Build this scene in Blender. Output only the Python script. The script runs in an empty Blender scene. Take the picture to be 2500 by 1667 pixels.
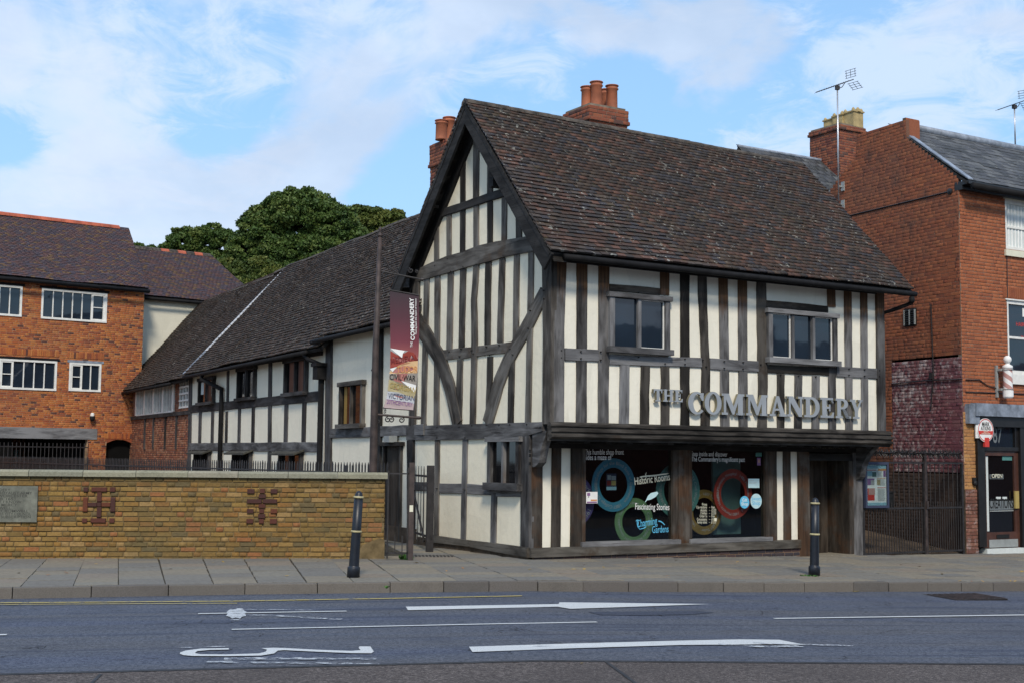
import bpy, math, random
import numpy as np
from mathutils import Matrix, Vector, noise as mnoise
random.seed(7)
R = random.random
U = random.uniform
sc = bpy.context.scene
COL = sc.collection
rad = math.radians

# ------------------------------------------------------------------ camera
FPX, PITCH, ROLL, EYE = 3240.0, 5.02, .01, 1.7
_p = rad(PITCH)
cF = np.array([0, math.cos(_p), math.sin(_p)])
_R = np.array([1., 0, 0])
_U = np.cross(_R, cF)
cR = _R * math.cos(ROLL) + _U * math.sin(ROLL)
cU = _U * math.cos(ROLL) - _R * math.sin(ROLL)
cC = np.array([0, 0, EYE])
cam_d = bpy.data.cameras.new('camera')
cam = bpy.data.objects.new('camera', cam_d)
COL.objects.link(cam)
cam_d.sensor_width = 36
cam_d.lens = FPX * 36 / 2500
cam_d.clip_end = 3000
cam.matrix_world = Matrix(((cR[0], cU[0], -cF[0], 0), (cR[1], cU[1], -cF[1], 0), (cR[2], cU[2], -cF[2], EYE), (0, 0, 0, 1)))
sc.camera = cam
sc.view_settings.view_transform = 'Standard'
sc.view_settings.look = 'None'
sc.view_settings.exposure = 0.95
sc.view_settings.gamma = 1
sc.view_settings.use_curve_mapping = False
sc.cycles.max_bounces = 6
sc.cycles.transparent_max_bounces = 12

# ------------------------------------------------------------------ sun + sky
SUN_AZ, SUN_EL = 176.0, 42.0        # degrees clockwise from +Y, elevation
sd = bpy.data.lights.new('sun', 'SUN')
sd.energy = 1.5
sd.angle = rad(10)
sd.color = (1, .90, .76)
sun = bpy.data.objects.new('sun', sd)
COL.objects.link(sun)
sv = Vector((math.sin(rad(SUN_AZ)) * math.cos(rad(SUN_EL)), math.cos(rad(SUN_AZ)) * math.cos(rad(SUN_EL)), math.sin(rad(SUN_EL))))
sun.rotation_euler = sv.to_track_quat('Z', 'Y').to_euler()
sun.location = (20, -20, 30)
world = bpy.data.worlds.new('World')
sc.world = world
world.use_nodes = True


class NT:
    """tiny node-tree writer"""
    def __init__(s, tree):
        s.t = tree
        s.n = tree.nodes
        s.l = tree.links

    def new(s, kind, props=None, **ins):
        n = s.n.new(kind)
        for k, v in (props or {}).items():
            setattr(n, k, v)
        for k, v in ins.items():
            key = k.replace('_', ' ')
            s.put(n, key, v)
        return n

    def put(s, n, key, v):
        sock = n.inputs[int(key[1:])] if key[0] == 'i' and key[1:].isdigit() else n.inputs[key]
        if hasattr(v, 'outputs'):
            v = v.outputs[0]
        if isinstance(v, bpy.types.NodeSocket):
            s.l.new(v, sock)
        else:
            if sock.type == 'RGBA' and isinstance(v, (tuple, list)) and len(v) == 3:
                v = (*v, 1)
            sock.default_value = v

    def math(s, op, a, b=0., c=None, clamp=False):
        n = s.new('ShaderNodeMath', dict(operation=op, use_clamp=clamp), i0=a, i1=b)
        if c is not None:
            s.put(n, 'i2', c)
        return n.outputs[0]

    def vmath(s, op, a, b=(0, 0, 0)):
        return s.new('ShaderNodeVectorMath', dict(operation=op), i0=a, i1=b).outputs[0]

    def noise(s, vec, scale=1., detail=3., rough=.5, dist=0.):
        return s.new('ShaderNodeTexNoise', None, Vector=vec, Scale=scale, Detail=detail, Roughness=rough, Distortion=dist)

    def step(s, x, a, b, lo=0., hi=1.):
        return s.new('ShaderNodeMapRange', dict(interpolation_type='SMOOTHSTEP'), i0=x, i1=a, i2=b, i3=lo, i4=hi).outputs[0]

    def mix(s, f, a, b, blend='MIX'):
        n = s.new('ShaderNodeMix', dict(data_type='RGBA', blend_type=blend))
        s.put(n, 'i0', f)
        s.put(n, 'i6', a)
        s.put(n, 'i7', b)
        return n.outputs[2]

    def ramp(s, f, stops, interp='LINEAR'):
        n = s.new('ShaderNodeValToRGB', None, Fac=f)
        cr = n.color_ramp
        cr.interpolation = interp
        while len(cr.elements) < len(stops):
            cr.elements.new(.5)
        for e, (p, c) in zip(cr.elements, stops):
            e.position = p
            e.color = (*c, 1)
        return n.outputs[0]


def build_world():
    w = NT(world.node_tree)
    w.n.clear()
    out = w.new('ShaderNodeOutputWorld')
    sky = w.new('ShaderNodeTexSky', dict(sky_type='NISHITA', sun_disc=False, sun_elevation=rad(SUN_EL), sun_rotation=rad(SUN_AZ), air_density=1.0, dust_density=.6, ozone_density=1.0))
    skyc = w.mix(1.0, sky.outputs[0], (0.068, 0.084, 0.084), 'MULTIPLY')
    tc = w.new('ShaderNodeTexCoord').outputs['Generated']
    sep = w.new('ShaderNodeSeparateXYZ', None, Vector=tc)
    el = sep.outputs[2]
    skyc = w.mix(.72, skyc, w.ramp(el, [(0., (0.264, 0.400, 0.528)), (.25, (0.180, 0.344, 0.576)), (.8, (0.096, 0.208, 0.416))]))
    skyc = w.mix(.08, skyc, (.40, .45, .54))
    zz = w.math('ADD', w.math('MAXIMUM', el, 0.), .10)
    px = w.math('DIVIDE', sep.outputs[0], zz)
    py = w.math('DIVIDE', sep.outputs[1], zz)
    p = w.new('ShaderNodeCombineXYZ', None, X=px, Y=py, Z=0.).outputs[0]
    def puff(x, z, r):
        """soft spot of sky around a direction, 1 at its middle"""
        v = w.new('ShaderNodeVectorMath', dict(operation='DISTANCE'), i0=w.vmath('ADD', w.vmath('DIVIDE', tc, w.new('ShaderNodeCombineXYZ', None, X=w.math('MAXIMUM', sep.outputs[1], .05), Y=w.math('MAXIMUM', sep.outputs[1], .05), Z=w.math('MAXIMUM', sep.outputs[1], .05)).outputs[0]), (0, -1, 0)), i1=(x, 0, z)).outputs['Value']
        return w.step(v, r, 0.)
    def total(items):
        t = None
        for x, z, r, k in items:
            q_ = w.math('MULTIPLY', puff(x, z, r), k)
            t = q_ if t is None else w.math('ADD', t, q_)
        return t
    # (x, z) are slopes to the side and upward: open blue in some places, denser cloud in others
    thin = total([(-.29, .32, .20, .14), (-.14, .34, .15, .12), (.25, .26, .14, .14), (.35, .30, .14, .16), (.05, .34, .14, .10), (.20, .235, .08, .12), (-.33, .25, .07, .12),
                  (-.235, .245, .06, -.16), (-.10, .20, .08, -.42), (-.385, .23, .05, -.3), (.10, .275, .09, -.22), (.18, .285, .06, -.16)])
    thick = total([(-.38, .185, .10, .22), (-.31, .185, .10, .24), (-.23, .19, .10, .24), (-.17, .22, .09, .24), (-.11, .26, .09, .24), (-.06, .30, .10, .26), (0., .35, .10, .2), (.13, .335, .12, .26), (.21, .34, .10, .22), (-.15, .285, .07, .16), (.33, .34, .08, .10),
                   (-.235, .25, .05, -.2), (-.085, .19, .06, -.3), (.10, .265, .06, -.25), (-.37, .25, .05, -.25)])
    n1 = w.noise(w.vmath('MULTIPLY', w.vmath('ADD', p, (3.4, 1.7, 0)), (1., .75, 1)), 6.0, 8., .66, .7)
    n1b = w.noise(w.vmath('ADD', p, (8.3, 2.9, 4)), .9, 3., .5, .3)
    a1 = w.step(w.math('ADD', w.math('ADD', w.math('MULTIPLY', n1.outputs[0], 1.0), w.math('MULTIPLY', n1b.outputs[0], .5)), thin), .70, .99)
    # soft cumulus banks, worked in direction space so they stay puffy near the horizon
    q = w.vmath('MULTIPLY', w.vmath('ADD', tc, (.33, 0, .11)), (1., 1., 1.5))
    n2 = w.noise(q, 5.0, 8., .52, .35)
    out_view = w.step(sep.outputs[1], .80, .55, 0., .18)  # extra cloud added outside the view to make the fill light less blue
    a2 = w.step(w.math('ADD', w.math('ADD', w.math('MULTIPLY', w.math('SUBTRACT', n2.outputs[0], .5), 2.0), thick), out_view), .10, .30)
    n3 = w.noise(w.vmath('ADD', q, (.03, .0, .05)), 5.0, 6., .55, .2)
    lit = w.step(n3.outputs[0], .34, .68)
    c1 = (0.368, 0.440, 0.552)
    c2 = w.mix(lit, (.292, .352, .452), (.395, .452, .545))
    col = w.mix(w.math('MULTIPLY', a1, .80), skyc, c1)
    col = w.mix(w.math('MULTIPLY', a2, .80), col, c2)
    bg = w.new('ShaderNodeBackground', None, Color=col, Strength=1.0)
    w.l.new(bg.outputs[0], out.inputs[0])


build_world()

# ------------------------------------------------------------------ geometry helpers
def ray(u, v):
    return cF * FPX + cR * (u - 1250) - cU * (v - 833.5)


def zg(x):
    """the pavement falls gently to the right"""
    return -.024 * min(max(x - .3, 0), 16)


def ground(u, v, dz=0.):
    r = ray(u, v)
    z = dz
    for _ in range(6):
        t = (z - cC[2]) / r[2]
        P = cC + t * r
        z = zg(P[0]) + dz
    return P


class Frame:
    """upright plane: origin, horizontal direction d (left to right), outward normal n"""
    def __init__(s, O, d):
        s.O = np.array([O[0], O[1], 0.])
        d = np.array([d[0], d[1], 0.])
        s.d = d / np.linalg.norm(d)
        s.n = np.array([s.d[1], -s.d[0], 0.])

    def px(s, u, v, n=0.):
        O = s.O + s.n * n
        r = ray(u, v)
        t = ((O - cC) @ s.n) / (r @ s.n)
        P = cC + t * r
        return float((P - O) @ s.d), float(P[2])

    def P(s, a, z, n=0.):
        q = s.O + s.d * a + s.n * n
        return np.array([q[0], q[1], z])

    def shift(s, a=0., n=0.):
        return Frame(s.O + s.d * a + s.n * n, s.d)


def dr(a):
    return np.array((math.sin(rad(a)), math.cos(rad(a))))


class MB:
    def __init__(s):
        s.v, s.f, s.g, s.r = [], [], [], []

    def add(s, verts, faces, g=None, r=None):
        b = len(s.v)
        s.v += [tuple(map(float, p)) for p in verts]
        s.f += [tuple(i + b for i in f) for f in faces]
        s.g += [tuple(map(float, p)) for p in (g if g is not None else verts)]
        s.r += [R() if r is None else r] * len(verts)

    def hexa(s, c, r=None, g=None):
        """8 corners: bottom ring 0-3, top ring 4-7"""
        s.add(c, [(3, 2, 1, 0), (4, 5, 6, 7), (0, 1, 5, 4), (1, 2, 6, 5), (2, 3, 7, 6), (3, 0, 4, 7)], g, r)

    def box(s, F, a0, a1, z0, z1, n0, n1, r=None):
        P = F.P
        c = [P(a0, z0, n0), P(a1, z0, n0), P(a1, z0, n1), P(a0, z0, n1), P(a0, z1, n0), P(a1, z1, n0), P(a1, z1, n1), P(a0, z1, n1)]
        o = U(0, 50)
        if (a1 - a0) > (z1 - z0):
            g = [(o + (i in (1, 2, 5, 6)) * (a1 - a0), (i > 3) * (z1 - z0), (i in (2, 3, 6, 7)) * (n1 - n0)) for i in range(8)]
        else:
            g = [(o + (i > 3) * (z1 - z0), (i in (1, 2, 5, 6)) * (a1 - a0), (i in (2, 3, 6, 7)) * (n1 - n0)) for i in range(8)]
        s.hexa(c, r, g)

    def prism(s, F, pts, n0, n1, r=None):
        m = len(pts)
        area = sum(pts[i][0] * pts[(i + 1) % m][1] - pts[(i + 1) % m][0] * pts[i][1] for i in range(m))
        if area < 0:
            pts = pts[::-1]
        o = U(0, 50)
        vs = [F.P(a, z, n0) for a, z in pts] + [F.P(a, z, n1) for a, z in pts]
        g = [(o + a, z, 0) for a, z in pts] + [(o + a, z, n1 - n0) for a, z in pts]
        fs = [tuple(range(m, 2 * m)), tuple(range(m - 1, -1, -1))]
        fs += [(i, (i + 1) % m, m + (i + 1) % m, m + i) for i in range(m)]
        s.add(vs, fs, g, r)

    def beam(s, F, line, w, n0, n1, wob=.006, seg=.25, r=None, ch=.008):
        """a hewn timber along a polyline of (a,z) with full width w (number or list)"""
        pts = [line[0]]
        ws = w if isinstance(w, (list, tuple)) else [w] * len(line)
        wl = [ws[0]]
        for i in range(len(line) - 1):
            (a, z), (b, y) = line[i], line[i + 1]
            k = max(1, int(math.hypot(b - a, y - z) / seg))
            for j in range(1, k + 1):
                pts.append((a + (b - a) * j / k, z + (y - z) * j / k))
                wl.append(ws[i] + (ws[i + 1] - ws[i]) * j / k)
        o = U(0, 50)
        L = 0
        vs, g, fs = [], [], []
        for i, (a, z) in enumerate(pts):
            p0, p1 = pts[max(i - 1, 0)], pts[min(i + 1, len(pts) - 1)]
            tx, tz = p1[0] - p0[0], p1[1] - p0[1]
            l = math.hypot(tx, tz) or 1
            px, pz = tz / l, -tx / l
            if i:
                L += math.hypot(a - pts[i - 1][0], z - pts[i - 1][1])
            h = wl[i] / 2
            e0, e1 = U(-wob, wob), U(-wob, wob)
            for q, nn in ((-h + e0, n0), (-h + e0, n1 - ch), (-h + ch + e0, n1), (h - ch + e1, n1), (h + e1, n1 - ch), (h + e1, n0)):
                vs.append(F.P(a + px * q, z + pz * q, nn))
                g.append((o + L, q, nn))
        m = len(pts)
        for i in range(m - 1):
            for k in range(5):
                fs.append((i * 6 + k, i * 6 + k + 1, i * 6 + 7 + k, i * 6 + 6 + k))
        fs.append((5, 4, 3, 2, 1, 0))
        fs.append(tuple((m - 1) * 6 + k for k in range(6)))
        s.add(vs, fs, g, r)

    def tube(s, pts, rr, k=8, r=None, cap=True):
        pts = [np.array(p, float) for p in pts]
        rs = rr if isinstance(rr, (list, tuple)) else [rr] * len(pts)
        vs, fs = [], []
        for i, p in enumerate(pts):
            t = pts[min(i + 1, len(pts) - 1)] - pts[max(i - 1, 0)]
            t /= (np.linalg.norm(t) or 1)
            ref = np.array([0, 0, 1.]) if abs(t[2]) < .9 else np.array([1., 0, 0])
            x = np.cross(t, ref)
            x /= np.linalg.norm(x)
            y = np.cross(t, x)
            for j in range(k):
                a = 2 * math.pi * j / k
                vs.append(p + rs[i] * (x * math.cos(a) + y * math.sin(a)))
        for i in range(len(pts) - 1):
            for j in range(k):
                fs.append((i * k + j, i * k + (j + 1) % k, (i + 1) * k + (j + 1) % k, (i + 1) * k + j))
        if cap:
            fs.append(tuple(range(k - 1, -1, -1)))
            fs.append(tuple((len(pts) - 1) * k + j for j in range(k)))
        s.add(vs, fs, None, r)

    def lathe(s, base, prof, k=20, axis=(0, 0, 1), r=None):
        ax = Vector(axis).normalized()
        x = ax.orthogonal().normalized()
        y = ax.cross(x)
        vs, fs = [], []
        for rr, h in prof:
            for j in range(k):
                a = 2 * math.pi * j / k
                vs.append(np.array(Vector(base) + ax * h + (x * math.cos(a) + y * math.sin(a)) * rr))
        for i in range(len(prof) - 1):
            for j in range(k):
                fs.append((i * k + j, i * k + (j + 1) % k, (i + 1) * k + (j + 1) % k, (i + 1) * k + j))
        fs.append(tuple(range(k - 1, -1, -1)))
        fs.append(tuple((len(prof) - 1) * k + j for j in range(k)))
        s.add(vs, fs, None, r)

    def mesh(s, name, mat=None, smooth=False):
        me = bpy.data.meshes.new(name)
        me.from_pydata(s.v, [], s.f)
        a = me.attributes.new('g', 'FLOAT_VECTOR', 'POINT')
        a.data.foreach_set('vector', np.array(s.g, np.float32).ravel())
        a = me.attributes.new('rnd', 'FLOAT', 'POINT')
        a.data.foreach_set('value', np.array(s.r, np.float32))
        if mat:
            me.materials.append(mat)
        if smooth:
            me.polygons.foreach_set('use_smooth', [True] * len(me.polygons))
        return me

    def build(s, name, mat, parent=None, smooth=False, **tags):
        o = bpy.data.objects.new(name, s.mesh(name, mat, smooth))
        COL.objects.link(o)
        if parent is not None:
            o.parent = parent
        for k, v in tags.items():
            o[k] = v
        return o


def thing(name, label, cat, group=None):
    o = bpy.data.objects.new(name, None)
    o.empty_display_size = .2
    COL.objects.link(o)
    o['label'], o['category'] = label, cat
    if group:
        o['group'] = group
    return o


def tag(o, label, cat, group=None):
    o['label'], o['category'] = label, cat
    if group:
        o['group'] = group
    return o


# unit pieces: centred on x and y (0..1 up), face on +z
def unit_brick(r):
    m = MB()
    c = .045
    b = [(-.5, -.5, 0), (.5, -.5, 0), (.5, .5, 0), (-.5, .5, 0)]
    k = [(-.5, -.5, .7), (.5, -.5, .7), (.5, .5, .7), (-.5, .5, .7)]
    t = [(-.5 + c * .5, -.5 + c * 1.6, 1), (.5 - c * .5, -.5 + c * 1.6, 1), (.5 - c * .5, .5 - c * 1.6, 1), (-.5 + c * .5, .5 - c * 1.6, 1)]
    m.add(b + k + t, [(8, 9, 10, 11)] + [(i, (i + 1) % 4, 4 + (i + 1) % 4, 4 + i) for i in range(4)] + [(4 + i, 4 + (i + 1) % 4, 8 + (i + 1) % 4, 8 + i) for i in range(4)], None, r)
    return m


def unit_stone(r):
    m = MB()
    c = .010
    b = [(-.5, -.5, 0), (.5, -.5, 0), (.5, .5, 0), (-.5, .5, 0)]
    k = [(-.5, -.5, .94), (.5, -.5, .94), (.5, .5, .94), (-.5, .5, .94)]
    t = [(-.5 + c * .5, -.5 + c * 2, 1), (.5 - c * .5, -.5 + c * 2, 1), (.5 - c * .5, .5 - c * 2, 1), (-.5 + c * .5, .5 - c * 2, 1)]
    m.add(b + k + t, [(8, 9, 10, 11)] + [(i, (i + 1) % 4, 4 + (i + 1) % 4, 4 + i) for i in range(4)] + [(4 + i, 4 + (i + 1) % 4, 8 + (i + 1) % 4, 8 + i) for i in range(4)], None, r)
    return m


def unit_tile(r):
    m = MB()
    # lower edge (y=0) proud, upper edge (y=1) tucked in
    m.add([(-.5, 0, 0), (.5, 0, 0), (.5, 1, -.9), (-.5, 1, -.9), (-.5, 0, 1), (.5, 0, 1), (.5, 1, 0), (-.5, 1, 0)],
          [(4, 5, 6, 7), (0, 1, 5, 4), (1, 2, 6, 5), (3, 0, 4, 7), (2, 3, 7, 6), (3, 2, 1, 0)], None, r)
    return m


KV = 16
UNITS = dict(brick=unit_brick, tile=unit_tile, stone=unit_stone)
_units = {}


def pieces(name, kind, lst, mat, parent, limit=290):
    """lst: (origin, X, Y, Z vectors, rnd) - nearest/largest ones become objects, the rest one joined part"""
    if not lst:
        return
    def size(p):
        o, x, y, z, r = p
        dd = o - cC
        D2 = float(dd @ dd)
        nrm = np.cross(x, y)
        side = abs(float(nrm @ dd)) / math.sqrt(D2)
        k = dd @ cF
        uu = 1250 + FPX * (dd @ cR) / k
        vv = 833.5 - FPX * (dd @ cU) / k
        vis = -20 < uu < 2520 and -20 < vv < 1690
        return side / D2 * (1 if vis else 1e-3)
    lst = sorted(lst, key=size, reverse=True)
    for i, (o, x, y, z, r) in enumerate(lst[:limit]):
        k = int(r * KV) % KV
        key = (kind, mat.name, k)
        if key not in _units:
            _units[key] = UNITS[kind]((k + .5) / KV).mesh(name, mat)
        ob = bpy.data.objects.new(name, _units[key])
        COL.objects.link(ob)
        ob.parent = parent
        ob.matrix_world = Matrix(((x[0], y[0], z[0], o[0]), (x[1], y[1], z[1], o[1]), (x[2], y[2], z[2], o[2]), (0, 0, 0, 1)))
    rest = lst[limit:]
    if rest:
        ub = UNITS[kind](0)
        V = np.array(ub.v)
        F4 = ub.f
        m = len(V)
        O = np.array([p[0] for p in rest])
        M = np.array([[p[1], p[2], p[3]] for p in rest])
        W = np.einsum('vk,nkc->nvc', V, M) + O[:, None, :]
        me = bpy.data.meshes.new(name + 's')
        N = len(rest)
        fa = np.array(F4)
        idx = (fa[None] + (np.arange(N) * m)[:, None, None]).reshape(-1)
        nf = len(F4) * N
        me.vertices.add(N * m)
        me.vertices.foreach_set('co', W.ravel())
        me.loops.add(nf * 4)
        me.loops.foreach_set('vertex_index', idx)
        me.polygons.add(nf)
        me.polygons.foreach_set('loop_start', np.arange(nf) * 4)
        me.update(calc_edges=True)
        a = me.attributes.new('rnd', 'FLOAT', 'POINT')
        a.data.foreach_set('value', np.repeat(np.array([(int(p[4] * KV) % KV + .5) / KV for p in rest], np.float32), m))
        me.materials.append(mat)
        ob = bpy.data.objects.new('joined_' + name + 's', me)
        COL.objects.link(ob)
        ob.parent = parent
        ob['kind'] = 'stuff'


def spans(poly, holes, z):
    """intervals of a inside polygon at height z minus rectangular holes"""
    xs = []
    m = len(poly)
    for i in range(m):
        (a, y), (b, w) = poly[i], poly[(i + 1) % m]
        if (y <= z < w) or (w <= z < y):
            xs.append(a + (z - y) / (w - y) * (b - a))
    xs.sort()
    iv = [(xs[i], xs[i + 1]) for i in range(0, len(xs) - 1, 2)]
    for (h0, h1, hz0, hz1) in holes:
        if hz0 <= z < hz1:
            out = []
            for a, b in iv:
                if h1 <= a or h0 >= b:
                    out.append((a, b))
                else:
                    if h0 > a:
                        out.append((a, h0))
                    if h1 < b:
                        out.append((h1, b))
            iv = out
    return iv


def brick_wall(F, poly, holes, bh=.0755, bw=.225, gap=.010, depth=.22, joint=.010, zoff=0., hdr=.35, n=0.):
    """returns (backing MB, bricks list)"""
    z0 = min(p[1] for p in poly)
    z1 = max(p[1] for p in poly)
    back = MB()
    br = []
    rows = int((z1 - z0) / bh) + 1
    for i in range(rows):
        za, zb = z0 + i * bh, z0 + (i + 1) * bh
        zm = (za + zb) / 2
        for a, b in spans(poly, holes, zm):
            if b - a < .01:
                continue
            back.box(F, a, b, za, zb, n - depth, n - joint)
            s = a - U(0, bw)
            while s < b:
                w = bw if R() > hdr else bw * .5
                x0, x1 = max(s, a), min(s + w, b)
                s += w
                if x1 - x0 < .03:
                    continue
                c = F.P((x0 + x1) / 2, zm, n - joint - .004)
                br.append((c, F.d * (x1 - x0 - gap), np.array([0, 0, bh - gap]), F.n * (joint + .004 + U(-.003, .003)), R()))
    return back, br


def rect(a0, a1, z0, z1):
    return [(a0, z0), (a1, z0), (a1, z1), (a0, z1)]


def plaster(F, a0, a1, z0, z1, holes, n0, n1):
    """flat panel with rectangular openings"""
    m = MB()
    A = sorted({a0, a1, *[h[0] for h in holes], *[h[1] for h in holes]})
    Z = sorted({z0, z1, *[h[2] for h in holes], *[h[3] for h in holes]})
    for i in range(len(A) - 1):
        for j in range(len(Z) - 1):
            x, y = (A[i] + A[i + 1]) / 2, (Z[j] + Z[j + 1]) / 2
            if not any(h[0] < x < h[1] and h[2] < y < h[3] for h in holes):
                m.box(F, A[i], A[i + 1], Z[j], Z[j + 1], n0, n1, .5)
    return m


def tiled_slope(E0, E1, R0, R1, tw=.165, ex=.1, th=.020, sag=.02, seed=0, ln=None):
    """tiles on the patch between an eaves line and a ridge line"""
    E0, E1, R0, R1 = map(np.array, (E0, E1, R0, R1))
    nrm = np.cross(E1 - E0, R0 - E0)
    nrm = nrm / np.linalg.norm(nrm)
    if nrm[2] < 0:
        nrm = -nrm
    L = np.linalg.norm(R0 - E0)
    rows = int(L / ex)
    out = []
    def S(a, b):
        P = (E0 * (1 - a) + E1 * a) * (1 - b) + (R0 * (1 - a) + R1 * a) * b
        return P + nrm * sag * 2 * (mnoise.noise(Vector((P[0] * .45 + seed, P[1] * .45, P[2] * .5))) + .25 * mnoise.noise(Vector((P[0] * 1.9, P[1] * 1.9 + seed, P[2] * 2))))
    for i in range(rows):
        b = i / rows
        P0, P1 = S(0, b), S(1, b)
        W = np.linalg.norm(P1 - P0)
        cnt = max(1, round(W / tw))
        off = .5 if i % 2 else 0.
        for j in range(-1 if off else 0, cnt + 0):
            a0, a1 = max((j + off) / cnt, 0), min((j + 1 + off) / cnt, 1)
            if a1 - a0 < .1 / cnt:
                continue
            q0, q1 = S(a0, b), S(a1, b)
            up = S((a0 + a1) / 2, min(b + 1 / rows, 1)) - S((a0 + a1) / 2, b)
            up = up / np.linalg.norm(up)
            x = (q1 - q0)
            x = x * (1 - .004 / max(np.linalg.norm(x), .01))
            o = (q0 + q1) / 2 + nrm * (th * .9 + U(-.003, .004)) + up * U(-.006, .006)
            x = x + nrm * U(-.004, .004)
            out.append((o, x, up * (ln or ex * 1.5), nrm * th * U(.85, 1.25), R()))
    return out, nrm


def slab_mesh(E0, E1, R0, R1, th=.10):
    m = MB()
    E0, E1, R0, R1 = map(np.array, (E0, E1, R0, R1))
    nrm = np.cross(E1 - E0, R0 - E0)
    nrm /= np.linalg.norm(nrm)
    if nrm[2] < 0:
        nrm = -nrm
    o = nrm * .028
    t = nrm * th
    m.hexa([p - o - t for p in (E0, E1, R1, R0)] + [p - o for p in (E0, E1, R1, R0)], .5)
    return m


_tc = {}


def text_data(txt, size=1., align='LEFT', bold=0., res=3):
    key = (txt, align, bold, res)
    if key not in _tc:
        cu = bpy.data.curves.new('t', 'FONT')
        cu.body = txt
        cu.size = 1
        cu.align_x = align
        cu.resolution_u = res
        cu.offset = bold
        ob = bpy.data.objects.new('t', cu)
        COL.objects.link(ob)
        me = bpy.data.meshes.new_from_object(ob)
        _tc[key] = ([tuple(v.co) for v in me.vertices], [tuple(p.vertices) for p in me.polygons])
        bpy.data.objects.remove(ob)
        bpy.data.meshes.remove(me)
    v, f = _tc[key]
    return [(x * size, y * size) for x, y, _ in v], f


def text_on(m, F, a, z, n, txt, size, align='LEFT', sx=1., rot=0., bold=0., shear=0., r=.5, width=None):
    """flat lettering added to MB m in frame F at (a,z), letter plane n; width fits the line to a length"""
    v, f = text_data(txt, size, align, bold)
    if not v:
        return
    if width:
        xs = [p[0] for p in v]
        sx = width / (max(xs) - min(xs))
    c, s_ = math.cos(rot), math.sin(rot)
    vs = []
    for x, y in v:
        x = x * sx + shear * y
        vs.append(F.P(a + x * c - y * s_, z + x * s_ + y * c, n))
    m.add(vs, f, None, r)

# ------------------------------------------------------------------ materials
def newmat(name):
    m = bpy.data.materials.new(name)
    m.use_nodes = True
    t = NT(m.node_tree)
    return m, t, t.n['Principled BSDF']


def P_(t):
    return t.new('ShaderNodeNewGeometry').outputs['Position']


def attr(t, name):
    return t.new('ShaderNodeAttribute', dict(attribute_name=name))


def bump(t, b, h, strength=.4, dist=.01):
    n = t.new('ShaderNodeBump', None, Strength=strength, Distance=dist, Height=h)
    t.put(b, 'Normal', n.outputs[0])


def plain(name, col, rough=.6, metal=0., var=.12, scale=6., spec=.5, bmp=.1):
    m, t, b = newmat(name)
    n = t.noise(P_(t), scale, 4., .6)
    dark = tuple(c * (1 - var * 2) for c in col)
    lite = tuple(min(1, c * (1 + var * 1.5)) for c in col)
    t.put(b, 'Base Color', t.ramp(n.outputs[0], [(.3, dark), (.7, lite)]))
    t.put(b, 'Roughness', rough)
    t.put(b, 'Metallic', metal)
    t.put(b, 'Specular IOR Level', spec)
    if bmp:
        bump(t, b, t.noise(P_(t), scale * 12, 3.).outputs[0], bmp, .005)
    return m


def timber(name, dark, mid, lite, brown=(.16, .085, .04), brown_amt=.25, z_brown=None, crack=1.):
    m, t, b = newmat(name)
    g = attr(t, 'g').outputs['Vector']
    rnd = attr(t, 'rnd').outputs['Fac']
    pos = P_(t)
    gv = t.vmath('MULTIPLY', g, (1.3, 34., 34.))
    fine = t.noise(gv, 1., 5., .62, .5).outputs[0]
    mid_ = t.noise(t.vmath('MULTIPLY', g, (1.1, 5., 5.)), 1.3, 4., .55, .6).outputs[0]
    big = t.noise(pos, 1.1, 3., .55).outputs[0]
    f = t.math('ADD', t.math('MULTIPLY', mid_, .95), t.math('MULTIPLY', t.math('SUBTRACT', rnd, .15), .28))
    f = t.math('ADD', f, t.math('MULTIPLY', t.math('SUBTRACT', big, .5), .5))
    c = t.ramp(f, [(.28, dark), (.50, mid), (.78, lite)])
    br = t.step(t.math('ADD', t.noise(pos, 1.9, 4., .6).outputs[0], t.math('MULTIPLY', rnd, .1)), .66 - brown_amt * .45, .86 - brown_amt * .4)
    if z_brown:
        z = t.new('ShaderNodeSeparateXYZ', None, Vector=pos).outputs[2]
        zz = t.math('ADD', z, t.math('MULTIPLY', t.math('SUBTRACT', t.noise(t.vmath('MULTIPLY', g, (.8, 7, 7)), 1.5, 3.).outputs[0], .5), .9))
        hi = t.step(zz, z_brown[0], z_brown[1])
        br = t.math('MAXIMUM', t.math('MULTIPLY', br, .6), hi)
    c = t.mix(br, c, t.mix(t.step(fine, .3, .7), tuple(x * .45 for x in brown), brown))
    cr = t.step(fine, .30, .42)
    c = t.mix(t.math('MULTIPLY', t.math('SUBTRACT', 1., cr), .75 * crack), c, (.015, .012, .01))
    t.put(b, 'Base Color', c)
    t.put(b, 'Roughness', .82)
    t.put(b, 'Specular IOR Level', .25)
    bump(t, b, fine, .55, .012)
    return m


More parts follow.
